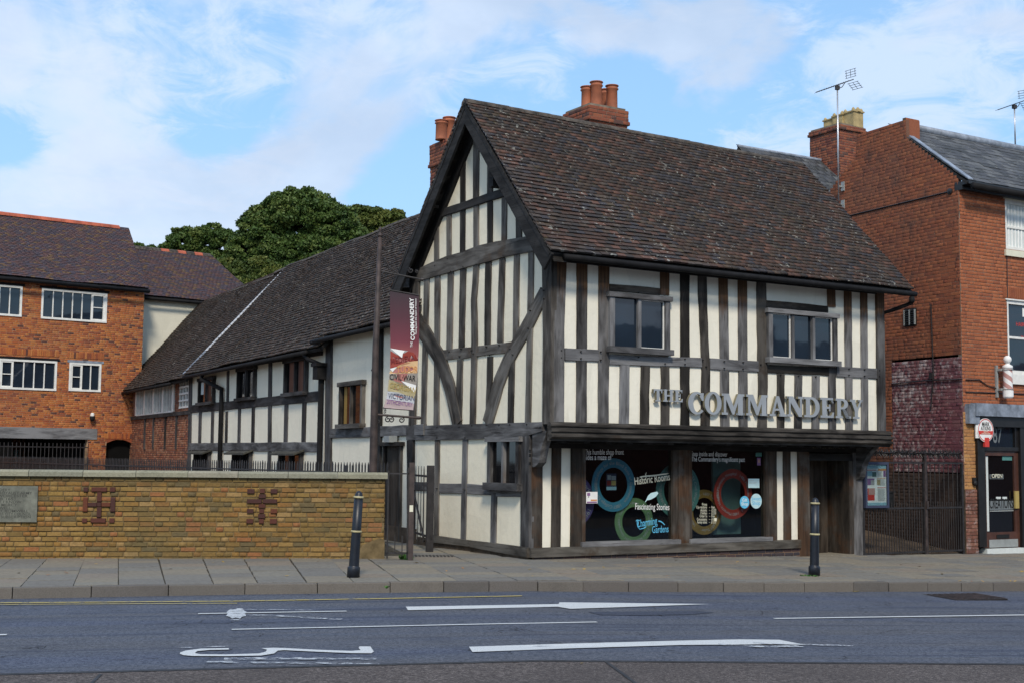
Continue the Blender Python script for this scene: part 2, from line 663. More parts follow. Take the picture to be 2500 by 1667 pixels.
def brickmat(name, pal, soot=.3, soot_col=(.05, .04, .035), bmp=.4, bloom=0., fine=55., zsoot=None):
    m, t, b = newmat(name)
    rnd = attr(t, 'rnd').outputs['Fac']
    pos = P_(t)
    stops = [(i / len(pal), c) for i, c in enumerate(pal)]
    c = t.ramp(rnd, stops, 'CONSTANT')
    n = t.noise(pos, fine, 4., .65).outputs[0]
    c = t.mix(t.step(n, .35, .7, .0, .55), c, t.mix(.5, c, (.02, .015, .01)))
    n2 = t.noise(pos, 2.2, 4., .6).outputs[0]
    c = t.mix(t.step(n2, .50, .80, 0., soot), c, soot_col)
    n4 = t.noise(pos, .6, 3., .5).outputs[0]
    c = t.mix(t.step(n4, .4, .75, 0., soot * .6), c, tuple(x * 1.6 for x in soot_col))
    if zsoot:
        z = t.new('ShaderNodeSeparateXYZ', None, Vector=pos).outputs[2]
        zz = t.math('ADD', z, t.math('MULTIPLY', t.math('SUBTRACT', n2, .5), zsoot[3]))
        c = t.mix(t.math('MULTIPLY', t.step(zz, min(zsoot[:2]), max(zsoot[:2]), *((1., 0.) if zsoot[0] < zsoot[1] else (0., 1.))), zsoot[2]), c, soot_col)
    if bloom:
        n3 = t.noise(pos, 7., 5., .7).outputs[0]
        c = t.mix(t.step(t.math('ADD', n3, t.math('MULTIPLY', t.math('SUBTRACT', n4, .5), .5)), .48, .72, 0., bloom), c, (.52, .46, .45))
    t.put(b, 'Base Color', c)
    t.put(b, 'Roughness', .88)
    t.put(b, 'Specular IOR Level', .25)
    bump(t, b, t.noise(pos, fine * 1.2, 4., .6).outputs[0], bmp, .01)
    return m


def mortar(name, col):
    return plain(name, col, .95, var=.22, scale=5., spec=.1, bmp=.2)


def tilemat(name, pal, lichen=.5, moss=.35, dirt=(.02, .018, .016), dirt_amt=.4):
    m, t, b = newmat(name)
    rnd = attr(t, 'rnd').outputs['Fac']
    pos = P_(t)
    c = t.ramp(rnd, [(i / len(pal), x) for i, x in enumerate(pal)], 'CONSTANT')
    n = t.noise(pos, 30., 4., .6).outputs[0]
    c = t.mix(t.step(n, .3, .7, 0., .5), c, t.mix(.6, c, dirt))
    big = t.noise(pos, .8, 4., .6).outputs[0]
    c = t.mix(t.step(big, .40, .66, 0., dirt_amt), c, dirt)
    z = t.noise(t.vmath('ADD', pos, (7, 3, 1)), 11., 2.5, .65).outputs[0]
    zb = t.noise(t.vmath('ADD', pos, (1, 9, 4)), 1.6, 3., .6).outputs[0]
    l = t.math('MULTIPLY', t.step(z, .62, .66), t.step(zb, .44, .58))
    c = t.mix(t.math('MULTIPLY', l, lichen), c, (.34, .34, .30))
    mo = t.math('MULTIPLY', t.step(t.noise(pos, 9., 4., .7).outputs[0], .54, .66), t.step(t.noise(t.vmath('ADD', pos, (4, 4, 4)), .9, 3.).outputs[0], .45, .62))
    c = t.mix(t.math('MULTIPLY', mo, moss), c, (.075, .068, .028))
    t.put(b, 'Base Color', c)
    t.put(b, 'Roughness', .78)
    t.put(b, 'Specular IOR Level', .3)
    bump(t, b, t.noise(pos, 45., 4.).outputs[0], .35, .01)
    return m


def plastermat(name, col, stain=.25):
    m, t, b = newmat(name)
    pos = P_(t)
    n = t.noise(t.vmath('MULTIPLY', pos, (1, 1, .45)), 1.6, 5., .6).outputs[0]
    c = t.mix(t.step(n, .45, .75, 0., stain), col, tuple(x * y for x, y in zip(col, (.80, .79, .74))))
    n2 = t.noise(pos, 14., 4., .7).outputs[0]
    c = t.mix(t.step(n2, .55, .75, 0., .14), c, (.4, .38, .3))
    run = t.noise(t.vmath('MULTIPLY', pos, (7., 7., .7)), 1., 4., .6).outputs[0]
    c = t.mix(t.step(run, .56, .78, 0., .22), c, (.42, .40, .33))
    pt = t.new('ShaderNodeTexVoronoi', None, Vector=t.vmath('MULTIPLY', pos, (1., 1., .8)), Scale=1.6).outputs['Color']
    c = t.mix(.09, c, t.new('ShaderNodeRGBToBW', None, Color=pt).outputs[0], 'MULTIPLY')
    t.put(b, 'Base Color', c)
    t.put(b, 'Roughness', .9)
    t.put(b, 'Specular IOR Level', .2)
    bump(t, b, t.math('ADD', t.noise(pos, 9., 3.).outputs[0], t.math('MULTIPLY', t.noise(pos, 90., 2.).outputs[0], .2)), .35, .02)
    return m


def glassmat(name, base=(.012, .020, .032), rough=.03, wav=.02):
    m, t, b = newmat(name)
    pos = P_(t)
    n = t.noise(pos, 1.3, 2.).outputs[0]
    t.put(b, 'Base Color', t.mix(n, tuple(x * .5 for x in base), tuple(x * 1.6 for x in base)))
    t.put(b, 'Roughness', rough)
    t.put(b, 'Specular IOR Level', .62)
    bump(t, b, t.noise(pos, 2.2, 2.).outputs[0], wav, .05)
    return m


def clear_glass(name):
    m, t, b = newmat(name)
    tr = t.new('ShaderNodeBsdfTransparent', None, Color=(.80, .84, .84, 1))
    gl = t.new('ShaderNodeBsdfGlossy', None, Roughness=.02, Color=(1, 1, 1, 1))
    lw_ = t.new('ShaderNodeLayerWeight', None, Blend=.5).outputs['Facing']
    fr = t.math('ADD', .035, t.math('MULTIPLY', t.math('POWER', lw_, 4.), .9), clamp=True)
    mx = t.new('ShaderNodeMixShader', None, i0=fr, i1=tr.outputs[0], i2=gl.outputs[0])
    t.l.new(mx.outputs[0], t.n['Material Output'].inputs[0])
    return m


M = {}
M['oak'] = timber('weathered_oak', (.013, .011, .009), (.064, .056, .048), (.165, .152, .135), brown=(.10, .068, .045), brown_amt=.1, crack=1.15)
M['oak_front'] = timber('front_oak', (.016, .014, .014), (.072, .069, .068), (.195, .190, .188), brown=(.13, .07, .036), brown_amt=-.1, z_brown=(4.35, 4.75), crack=1.1)
M['oak_dark'] = timber('dark_rough_oak', (.007, .006, .005), (.022, .019, .016), (.085, .076, .066), brown=(.05, .032, .02), brown_amt=.05, crack=1.2)
M['oak_sill'] = timber('sill_oak', (.020, .017, .014), (.075, .068, .058), (.15, .138, .12), brown=(.08, .055, .035), brown_amt=.1)
M['oak_shop'] = timber('shopfront_oak', (.014, .011, .009), (.046, .038, .031), (.11, .098, .085), brown=(.09, .048, .026), brown_amt=.42)
M['oak_black'] = timber('blackened_oak', (.006, .0055, .005), (.017, .016, .0155), (.042, .040, .039), brown_amt=-.2, crack=.7)
M['oak_silver'] = timber('silvered_oak', (.030, .029, .030), (.105, .104, .107), (.23, .23, .235), brown_amt=-.3)
M['oak_wing'] = timber('wing_oak', (.008, .007, .007), (.028, .025, .024), (.080, .076, .076), brown=(.06, .04, .03), brown_amt=.0)
M['door_oak'] = timber('door_oak', (.010, .008, .006), (.030, .022, .016), (.065, .052, .040), brown=(.11, .06, .03), brown_amt=.15)
M['plaster'] = plastermat('cream_limewash', (.86, .82, .69), .22)
M['plaster_gable'] = plastermat('pale_limewash', (.89, .81, .63), .22)
M['plaster_wing'] = plastermat('white_limewash', (.87, .795, .64), .2)
M['plaster_rear'] = plastermat('rear_render', (.76, .73, .60), .2)
M['tile'] = tilemat('clay_tile', [(.056, .038, .030), (.076, .045, .035), (.048, .040, .039), (.068, .049, .039), (.050, .046, .052), (.072, .043, .032), (.040, .033, .030), (.096, .053, .040), (.062, .045, .038), (.082, .058, .043), (.048, .040, .037), (.068, .041, .032), (.086, .067, .056), (.046, .038, .034), (.052, .047, .052), (.130, .068, .050)], .8, .5, dirt_amt=.2)
M['tile_wing'] = tilemat('old_clay_tile', [(.058, .042, .033), (.074, .051, .039), (.048, .038, .033), (.084, .054, .041), (.060, .048, .043), (.052, .038, .030), (.092, .069, .056), (.040, .031, .026)], .8, .45, dirt_amt=.15)
M['tile_left'] = tilemat('plum_clay_tile', [(.082, .052, .064), (.105, .060, .062), (.070, .056, .074), (.120, .064, .058), (.080, .062, .078), (.096, .056, .060), (.066, .053, .064), (.145, .088, .050)], .25, .35, dirt_amt=.08)
M['slate'] = tilemat('grey_slate', [(.085, .090, .10), (.11, .115, .125), (.070, .075, .085), (.13, .135, .14), (.095, .10, .105), (.06, .065, .07)], .35, .3, dirt_amt=.2)
M['lead'] = plain('lead', (.23, .265, .32), .55, 0., .25, 5.)
M['terracotta'] = plain('terracotta', (.36, .115, .055), .75, 0., .18, 3.)
M['pot_buff'] = plain('buff_pot', (.42, .32, .15), .8, 0., .15, 6.)
M['ridge_red'] = plain('red_ridge_tile', (.42, .10, .05), .8, 0., .2, 3.)
M['ridge'] = plain('mossy_ridge_tile', (.075, .062, .050), .9, 0., .4, 6.)
M['brick_left'] = brickmat('orange_brick', [(.48, .155, .045), (.39, .110, .040), (.51, .185, .055), (.45, .138, .042), (.30, .082, .038), (.50, .172, .048), (.42, .122, .040), (.54, .21, .068), (.36, .098, .042), (.47, .15, .046), (.12, .050, .040), (.48, .155, .046), (.40, .115, .042), (.26, .075, .040), (.50, .18, .052), (.45, .138, .044)], .35)
M['brick_link'] = brickmat('patched_brick', [(.33, .125, .065), (.25, .085, .05), (.37, .17, .09), (.27, .10, .055), (.42, .20, .12), (.16, .065, .05), (.36, .15, .08), (.30, .095, .05)], .4)
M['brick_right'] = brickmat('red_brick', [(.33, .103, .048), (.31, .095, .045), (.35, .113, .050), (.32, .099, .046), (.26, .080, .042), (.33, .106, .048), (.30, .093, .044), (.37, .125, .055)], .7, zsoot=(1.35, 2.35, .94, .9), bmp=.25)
M['brick_front'] = brickmat('front_red_brick', [(.39, .125, .055), (.34, .105, .048), (.42, .14, .062), (.36, .115, .052), (.31, .098, .048), (.40, .13, .056)], .15)
M['brick_paint'] = brickmat('maroon_painted_brick', [(.19, .065, .080), (.21, .078, .088), (.17, .06, .072), (.23, .10, .105)], .2, bloom=.85)
M['brick_stack'] = brickmat('stack_brick', [(.27, .085, .048), (.23, .070, .042), (.31, .105, .055), (.17, .055, .04), (.12, .06, .05), (.28, .09, .05)], .5, (.045, .038, .028))
M['brick_pier'] = brickmat('ochre_pier_brick', [(.50, .25, .09), (.46, .22, .085), (.52, .27, .10), (.42, .20, .08)], .25)
M['brick_pier2'] = brickmat('worn_pier_brick', [(.20, .085, .06), (.24, .10, .07), (.17, .07, .05), (.28, .13, .09)], .4, bloom=.5)
M['sandstone'] = brickmat('sandy_brick', [(.25, .150, .042), (.28, .175, .052), (.22, .130, .040), (.27, .135, .040), (.20, .130, .045), (.31, .190, .062), (.25, .130, .042), (.175, .120, .046), (.27, .165, .050), (.23, .140, .042), (.29, .160, .044), (.15, .110, .052), (.25, .155, .048), (.31, .130, .050), (.22, .135, .044), (.34, .215, .085)], .55, (.080, .070, .036), bmp=.9, fine=22., zsoot=(1.34, 1.16, .7, .2))
M['emblem'] = brickmat('plum_red_brick', [(.090, .032, .024), (.105, .036, .026), (.072, .030, .026), (.135, .044, .024)], .2)
M['plinth'] = brickmat('blue_engineering_brick', [(.055, .045, .050), (.065, .05, .055), (.048, .042, .05), (.08, .05, .05)], .2)
M['mortar'] = mortar('grey_mortar', (.22, .18, .14))
M['mortar_l'] = mortar('buff_mortar', (.40, .27, .17))
M['mortar_s'] = mortar('sandy_mortar', (.17, .125, .065))
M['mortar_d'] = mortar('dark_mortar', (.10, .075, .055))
M['mortar_r'] = brickmat('sooty_mortar', [(.20, .095, .06)], .3, zsoot=(1.35, 2.35, .94, .9))
M['mortar_p'] = mortar('painted_mortar', (.14, .07, .075))
M['mortar_o'] = mortar('plinth_mortar', (.26, .17, .11))
M['bed'] = mortar('joint_sand', (.065, .058, .046))
M['coping'] = brickmat('lichened_coping', [(.30, .29, .21), (.27, .265, .20), (.32, .30, .23), (.25, .25, .19)], .45, (.10, .10, .07), bmp=.6, fine=30.)
M['slab'] = brickmat('york_flagstone', [(.23, .205, .16), (.185, .175, .155), (.24, .212, .163), (.20, .190, .165), (.25, .222, .17), (.180, .174, .158), (.235, .20, .158), (.22, .205, .17)], .4, (.11, .10, .085), bmp=.3, fine=14.)
M['kerb'] = brickmat('granite_kerb', [(.165, .150, .132), (.15, .137, .125), (.18, .162, .14), (.135, .125, .115)], .45, (.07, .062, .055), bmp=.8, fine=70.)
M['pane'] = glassmat('window_glass')
M['pane_dark'] = glassmat('dark_window_glass', (.004, .004, .005), .05)
M['shopglass'] = clear_glass('shop_glass')
M['white'] = plain('white_paint', (.78, .77, .72), .5, 0., .06, 6.)
M['iron'] = plain('black_iron', (.022, .019, .019), .55, 0., .3, 8.)
M['iron_brown'] = plain('rusty_brown_iron', (.052, .036, .032), .65, 0., .35, 5.)
M['gutter'] = plain('cast_iron_gutter', (.011, .0105, .011), .75, 0., .25, 4., .2)
M['bollard'] = plain('navy_bollard_paint', (.008, .011, .018), .42, 0., .2, 8.)
M['bollard_band'] = plain('cream_band_paint', (.42, .37, .20), .5, 0., .15, 8.)
M['letters'] = plain('grey_sign_metal', (.30, .325, .35), .45, .0, .05, 4.)
M['letters_edge'] = plain('gilt_letter_edge', (.22, .20, .13), .5, .0, .1, 4.)
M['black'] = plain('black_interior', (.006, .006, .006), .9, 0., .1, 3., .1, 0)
M['blackpaint'] = plain('black_shop_paint', (.013, .012, .012), .35, 0., .2, 4.)
M['brownpaint_reflection'] = plain('brown_door_and_reflection', (.075, .032, .022), .4, 0., .2, 4.)  # door paint, also used as painted-in brick reflection on the wing's panes
M['grey'] = plain('galvanised_grey', (.33, .35, .34), .5, .2, .1, 6.)
M['alu'] = plain('aluminium', (.55, .56, .58), .35, .7, .05, 9.)
M['flash'] = plain('pale_flashing', (.58, .60, .63), .5, 0., .1, 6.)
M['slate_top'] = plain('mossy_stone_lip', (.045, .043, .034), .9, 0., .3, 8.)


def flat(name, col, rough=.6, emit=0.):
    return plain('print_' + name, col, rough, 0., .04, 8., .3, 0)


for k, c in dict(p_white=(.82, .82, .80), p_cream=(.72, .70, .55), p_lblue=(.12, .48, .72), p_blue=(.055, .23, .33), p_green=(.14, .25, .11), p_purple=(.085, .06, .18), p_teal=(.085, .23, .21), p_gold=(.27, .16, .035), p_red=(.33, .035, .02), p_dred=(.18, .02, .02), p_navy=(.04, .05, .09), p_grey=(.38, .38, .38), p_black=(.012, .012, .012), p_sky=(.30, .50, .58), p_pale=(.50, .70, .74), p_red2=(.60, .05, .04), p_orange=(.62, .28, .10), p_sand=(.70, .47, .25), p_violet=(.25, .13, .28), p_tealgrey=(.10, .18, .17), p_gold2=(.40, .30, .10), p_cur=(.62, .66, .64), p_pink=(.50, .28, .25), p_dim=(.16, .18, .19), p_entr=(.15, .13, .075)).items():
    M[k] = flat(k[2:], c)


def asphalt():
    m, t, b = newmat('asphalt')
    pos = P_(t)
    sp = t.new('ShaderNodeSeparateXYZ', None, Vector=pos)
    ln = t.new('ShaderNodeCombineXYZ', None, X=t.math('MULTIPLY', sp.outputs[0], .05), Y=t.math('SUBTRACT', sp.outputs[1], t.math('MULTIPLY', sp.outputs[0], .235)), Z=0.).outputs[0]
    st = t.noise(ln, 1.5, 4., .6).outputs[0]
    c = t.ramp(st, [(.36, (.028, .052, .128)), (.47, (.042, .064, .118)), (.60, (.062, .070, .094))])
    g = t.math('ADD', t.math('MULTIPLY', t.noise(pos, 75., 3., .9).outputs[0], .5), t.math('MULTIPLY', t.noise(pos, 22., 5., .85).outputs[0], .5))
    c = t.mix(t.step(g, .40, .60, .0, 1.), t.mix(.62, c, (.008, .009, .012)), t.mix(.55, c, (.22, .225, .24)))
    g2 = t.noise(pos, 1.2, 5., .65).outputs[0]
    c = t.mix(t.step(g2, .46, .72, 0., .45), c, (.048, .054, .074))
    trk = t.noise(t.vmath('MULTIPLY', ln, (1., 1., 1.)), 4.5, 3., .6).outputs[0]
    c = t.mix(t.step(trk, .52, .66, 0., .45), c, (.018, .027, .056))
    spot = t.noise(t.vmath('MULTIPLY', pos, (1., 2.2, 1.)), 2.6, 3., .5).outputs[0]
    c = t.mix(t.step(spot, .66, .74, 0., .5), c, (.016, .018, .022))
    cr = t.new('ShaderNodeTexVoronoi', dict(feature='DISTANCE_TO_EDGE'), Vector=t.vmath('ADD', pos, t.noise(pos, 2., 4.).outputs[1]), Scale=.45).outputs['Distance']
    c = t.mix(t.math('MULTIPLY', t.step(cr, .006, .002), t.step(g2, .45, .6)), c, (.012, .013, .016))
    t.put(b, 'Base Color', c)
    t.put(b, 'Roughness', .8)
    t.put(b, 'Specular IOR Level', .3)
    bump(t, b, g, .6, .01)
    return m


def brown_asphalt():
    m, t, b = newmat('brown_asphalt')
    pos = P_(t)
    g = t.math('ADD', t.math('MULTIPLY', t.noise(pos, 62., 3., .9).outputs[0], .5), t.math('MULTIPLY', t.noise(pos, 24., 4., .9).outputs[0], .5))
    c = t.ramp(g, [(.40, (.022, .018, .017)), (.50, (.080, .066, .060)), (.60, (.23, .20, .185))])
    c = t.mix(t.step(t.noise(pos, .7, 4., .6).outputs[0], .4, .7, 0., .4), c, (.05, .042, .04))
    t.put(b, 'Base Color', c)
    t.put(b, 'Roughness', .85)
    t.put(b, 'Specular IOR Level', .25)
    bump(t, b, g, .7, .012)
    return m


def roadpaint(name, col, wear=.5):
    """painted line worn away in patches: no paint there at all"""
    m, t, b = newmat(name)
    pos = P_(t)
    n = t.noise(t.vmath('MULTIPLY', pos, (1., 1.5, 1)), 7., 8., .8).outputs[0]
    f = t.step(n, wear - .03, wear + .06)
    g = t.noise(pos, 75., 3., .9).outputs[0]
    f = t.math('MULTIPLY', f, t.step(g, .30, .42, .35, 1.))
    t.put(b, 'Base Color', t.mix(t.step(g, .3, .6), tuple(x * .75 for x in col), col))
    t.put(b, 'Roughness', .7)
    tr = t.new('ShaderNodeBsdfTransparent')
    mx = t.new('ShaderNodeMixShader', None, i0=f, i1=tr.outputs[0], i2=b.outputs[0])
    t.l.new(mx.outputs[0], t.n['Material Output'].inputs[0])
    return m


M['asphalt'] = asphalt()
M['brown_asphalt'] = brown_asphalt()
M['rp'] = roadpaint('white_road_paint', (.60, .62, .62), .33)
M['rpw'] = roadpaint('worn_road_paint', (.50, .53, .56), .50)
M['rpm'] = roadpaint('patchy_road_paint', (.52, .55, .57), .42)
M['rpy'] = roadpaint('yellow_road_paint', (.50, .40, .12), .42)
M['tar'] = plain('tar_seam', (.028, .027, .029), .7, 0., .3, 9.)
M['patch'] = plain('dark_asphalt_patch', (.040, .048, .074), .8, 0., .3, 30.)
M['earth'] = plain('yard_ground', (.12, .10, .08), .95, 0., .3, .8)
M['plaque'] = plain('stone_plaque', (.15, .155, .125), .7, 0., .2, 7.)
M['plaque_cut'] = plain('plaque_cut_letters', (.052, .054, .046), .8)

# ------------------------------------------------------------------ setting: ground, road, pavement
KERB = [(-60., 5.), (-14., 15.2), (-6.46, 17.05), (-3.55, 17.90), (-1.67, 18.30), (.25, 18.72), (2.1, 19.22), (4.1, 19.90), (8.3, 21.5), (16., 24.6), (60., 44.)]


def kerb_y(x):
    for (a, p), (b, q) in zip(KERB, KERB[1:]):
        if a <= x <= b:
            return p + (q - p) * (x - a) / (b - a)
    return KERB[-1][1]


def sheet(name, mat, f, xs, dz, kind='structure', parent=None):
    """strip of ground between two functions of x"""
    m = MB()
    vs = []
    for x in xs:
        y0, y1 = f(x)
        vs += [(x, y0, zg(x) + dz), (x, y1, zg(x) + dz)]
    m.add(vs, [(2 * i, 2 * i + 2, 2 * i + 3, 2 * i + 1) for i in range(len(xs) - 1)], None, .5)
    o = m.build(name, mat, parent)
    o['kind'] = kind
    return o


XS = [-600, -200, -60, -20, -14, -10, -6.46, -3.5, -1.67, .3, 2, 4.1, 6, 8.3, 12, 16.3, 30, 60, 200, 600]
sheet('ground', M['earth'], lambda x: (-600, 900), XS, -.17)
sheet('road', M['asphalt'], lambda x: (kerb_y(x) - 30, kerb_y(x) + .05), [x for x in XS if -60 <= x <= 60], -.14)


def near_y(x):
    return 12.23 + x * .235 if x < 0 else 12.23 + x * .178


sheet('near_lane', M['brown_asphalt'], lambda x: (near_y(x) - 7, near_y(x)), [x for x in XS if -60 <= x <= 60], -.136)
sheet('lane_seam', M['tar'], lambda x: (near_y(x) - .02, near_y(x) + .07), [x for x in XS if -60 <= x <= 60], -.132)
sheet('pavement_bed', M['bed'], lambda x: (kerb_y(x) + .1, kerb_y(x) + 9), [x for x in XS if -20 <= x <= 31], -.014)


def gm(u, v, dz=-.132):
    return ground(u, v, dz)


def mark(name, mat, pts, dz=-.130):
    """painted marking from an outline given as (u,v) sightings on the road"""
    P = [gm(u, v, dz) for u, v in pts]
    m = MB()
    m.add(P, [tuple(range(len(P)))], None, .5)
    if m.v:
        a = sum(P[i][0] * P[(i + 1) % len(P)][1] - P[(i + 1) % len(P)][0] * P[i][1] for i in range(len(P)))
        if a < 0:
            m.f = [tuple(reversed(f)) for f in m.f]
    o = m.build(name, mat)
    o['kind'] = 'structure'
    return o


def band(name, mat, line, w, dz=-.130):
    """painted stroke along sightings; w in metres across (number or list)"""
    P = [gm(u, v, dz)[:2] for u, v in line]
    L, Q = [], []
    ws = w if isinstance(w, list) else [w] * len(P)
    for i, p in enumerate(P):
        t = P[min(i + 1, len(P) - 1)] - P[max(i - 1, 0)]
        t = t / np.linalg.norm(t)
        n = np.array([-t[1], t[0]]) * ws[i] / 2
        L.append(p + n)
        Q.append(p - n)
    m = MB()
    vs = []
    for a, b in zip(L, Q):
        vs += [(a[0], a[1], zg(a[0]) + dz), (b[0], b[1], zg(b[0]) + dz)]
    m.add(vs, [(2 * i, 2 * i + 1, 2 * i + 3, 2 * i + 2) for i in range(len(P) - 1)], None, .5)
    o = m.build(name, mat)
    o['kind'] = 'structure'
    return o


def D(x, y):
    return (x * 1.06293, y * 1.06293)


def Z3(x, y):
    return (x / 2.45, 1050 + y / 2.45)


band('lane_marking', M['rp'], [D(455, 1408), D(620, 1405), D(796, 1402)], .07)
mark('arrow_remnant', M['rpm'], [Z3(1362, 1078), Z3(1380, 1066), Z3(1405, 1069), Z3(1425, 1061), Z3(1452, 1064), Z3(1462, 1078), Z3(1474, 1083), Z3(1466, 1096), Z3(1472, 1108), Z3(1448, 1112), Z3(1436, 1124), Z3(1410, 1117), Z3(1388, 1123), Z3(1372, 1112), Z3(1352, 1108), Z3(1362, 1094), Z3(1354, 1086)], -.128)
band('faded_marking', M['rpw'], [Z3(1440, 1098), Z3(1640, 1106), Z3(2040, 1128)], .10, -.1285)
band('faded_marking', M['rpw'], [Z3(1450, 1068), Z3(1700, 1070), Z3(1900, 1074)], .06, -.127)
band('faded_marking', M['rpw'], [Z3(1380, 1130), Z3(1440, 1133)], .12, -.127)
band('centre_line', M['rp'], [D(532, 1444), D(820, 1438), D(1100, 1432), D(1371, 1427)], .065)
band('centre_line', M['rp'], [D(1778, 1419), D(2060, 1415), D(2420, 1410)], [.075, .08, .09])
band('centre_line', M['rp'], [(-60, 1549), Z3(40, 1219)], .09)
mark('lane_arrow', M['rp'], [D(932, 1392), D(1283, 1386), D(1285, 1382), D(1400, 1383), D(1632, 1386), D(1460, 1392), D(1310, 1397), D(1280, 1392), D(937, 1400)])
mark('lane_arrow', M['rp'], [D(1077, 1484), D(1300, 1477), D(1560, 1470), D(1700, 1467), D(1790, 1468), D(1852, 1480), D(1780, 1478), D(1560, 1480), D(1300, 1488), D(1085, 1496)])
band('faded_marking', M['rpw'], [D(1650, 1478), D(1760, 1484), D(1840, 1482)], .12, -.127)
band('faded_marking', M['rpw'], [D(1730, 1475), D(1960, 1482)], .10, -.1255)
mark('road_number', M['rp'], [Z3(*p) for p in ((1368, 1300), (1200, 1303), (1110, 1315), (1078, 1326), (1076, 1334), (1095, 1342), (1150, 1347), (1350, 1348), (1560, 1345), (1640, 1332), (1662, 1315), (1700, 1312), (1900, 1322), (2100, 1330), (2222, 1331), (2236, 1320), (2215, 1290), (2150, 1290), (2145, 1300), (2158, 1312), (2100, 1317), (1900, 1310), (1700, 1300), (1640, 1298), (1565, 1301), (1598, 1310), (1588, 1322), (1550, 1332), (1350, 1338), (1200, 1337), (1165, 1330), (1180, 1318), (1250, 1311), (1368, 1309))])
band('faded_marking', M['rpw'], [Z3(1340, 1366), Z3(1600, 1360), Z3(2250, 1364)], [.16, .13, .1], -.127)
band('faded_marking', M['rpw'], [Z3(1240, 1380), Z3(1500, 1386), Z3(2270, 1392)], .08, -.127)
band('faded_marking', M['rpw'], [Z3(1070, 1298), Z3(1370, 1288)], .05, -.127)
band('yellow_line', M['rpy'], [(-60, 1471), (0, 1470), D(545, 1379), D(890, 1373), D(1200, 1367)], .08)
band('yellow_line', M['rpy'], [(-60, 1474.5), (0, 1474), D(545, 1384)], .05)
band('yellow_line', M['rpy'], [D(1960, 1357), D(2010, 1351), D(2120, 1347), D(2352, 1342), D(2420, 1340)], .09)
band('faded_marking', M['rpw'], [D(1870, 1353), D(1960, 1355)], .10, -.1255)
band('faded_marking', M['rpw'], [D(2130, 1348), D(2260, 1345)], .16, -.1255)
mark('tar_patch', M['patch'], [D(1350, 1404), D(1480, 1403), D(1600, 1402), D(1640, 1405), D(1590, 1410), D(1470, 1412), D(1380, 1411)], -.1345)
band('tar_seam', M['tar'], [(1478, 1612), (1553, 1667), (1600, 1705)], .035, -.130)
band('tar_seam', M['tar'], [(246, 1644), (226, 1663), (210, 1680)], .03, -.130)

# kerb stones and flagstones as pieces of the pavement
Kp = [np.array([x, kerb_y(x)]) for x in np.arange(-14, 15.01, .25)]
cum = [0.]
for a, b in zip(Kp, Kp[1:]):
    cum.append(cum[-1] + float(np.linalg.norm(b - a)))


def kat(t):
    t = min(max(t, 0), cum[-1] - 1e-6)
    i = max(j for j in range(len(cum)) if cum[j] <= t)
    i = min(i, len(Kp) - 2)
    f = (t - cum[i]) / (cum[i + 1] - cum[i])
    return Kp[i] * (1 - f) + Kp[i + 1] * f


def kn(t):
    d = kat(t + 1.2) - kat(t - 1.2)
    d /= np.linalg.norm(d)
    return np.array([-d[1], d[0]])


pv = bpy.data.objects.new('pavement', None)
COL.objects.link(pv)
pv['kind'] = 'structure'
ks = []
t = .3
while t < cum[-1] - 1:
    x0 = kat(t)[0]
    L = U(.93, .99) if x0 < -2 else U(.62, .88)
    a, b = kat(t), kat(t + L - .012)
    n2 = kn(t + L / 2)
    mid = (a + b) / 2 + n2 * .075
    z = zg(mid[0])
    X = np.array([*(b - a), zg(b[0]) - zg(a[0])])
    nz = U(-.006, .004)
    rl = U(-.012, .012) if x0 > -2 else U(-.004, .004)
    c = np.array([mid[0], mid[1], z - .19])
    ks.append((c + np.array([*(n2 * rl), 0]), X, np.array([*(n2 * .155), U(-.006, .004)]), np.array([0, 0, .19 + nz]), R()))
    t += L
pieces('kerb_stone', 'stone', ks, M['kerb'], pv)

# ------------------------------------------------------------------ building frames
C0 = ground(1293, 1364)[:2]
df, dg = dr(58.4), dr(-31.6)
FL = Frame(C0, df)                       # ground-floor front
nf = FL.n[:2]
FU = FL.shift(n=.63)                     # jettied upper front
GB = Frame(C0, -dg)                      # gable end (s negative to the left)
P0 = C0 + 4.2 * dg
WG = Frame(P0, -dr(-27.3))               # long wing (s negative going away)
LW = Frame(ground(0, 1362)[:2], (.9912, .1322))
RC = FL.P(11.0, 0)[:2]
RS = Frame(RC, -dr(-26))                 # side wall of the brick shop (s negative going away)
RF = Frame(RC, df)                       # its front
RIDGE_N = 1.88
JET = .63

# paving slabs in front of the walls only
def wall_y(x):
    """y of the building line at x"""
    if x < -2.15:
        return 22.65 + (x + 2.1) * .133
    if x < C0[0]:
        return C0[1] + (C0[0] - x) * 1.6 if x > -1.75 else 26.5
    return C0[1] + (x - C0[0]) * df[1] / df[0]


sl = []
t = .2
while t < cum[-1] - 1.5:
    x0 = kat(t)[0]
    L = U(.56, .66) if x0 < -2 else U(.6, 1.0)
    w = .165
    skew = 0
    while w < 8:
        d = U(.42, .95) if x0 < -2 else U(.38, .62)
        q0, q1 = kat(t + .003), kat(t + L - .005)
        n0 = kn(t + L / 2)
        c2 = (q0 + q1) / 2 + n0 * (w + d / 2)
        if c2[1] - d * .6 > wall_y(c2[0]) + .05:
            break
        na, nb = kn(t), kn(t + L)
        X = np.array([*((q1 + nb * w) - (q0 + na * w)), 0]) * .992
        X[2] = zg(c2[0] + X[0] / 2) - zg(c2[0] - X[0] / 2) + U(-.003, .003)
        Y = np.array([*(n0 * (d - .030)), U(-.005, .005)])
        c = np.array([c2[0], c2[1], zg(c2[0]) - .05])
        sl.append((c, X, Y, np.array([0, 0, .05 + U(-.005, .005)]), R()))
        w += d
    t += L
pieces('flagstone', 'stone', sl, M['slab'], pv, 299)

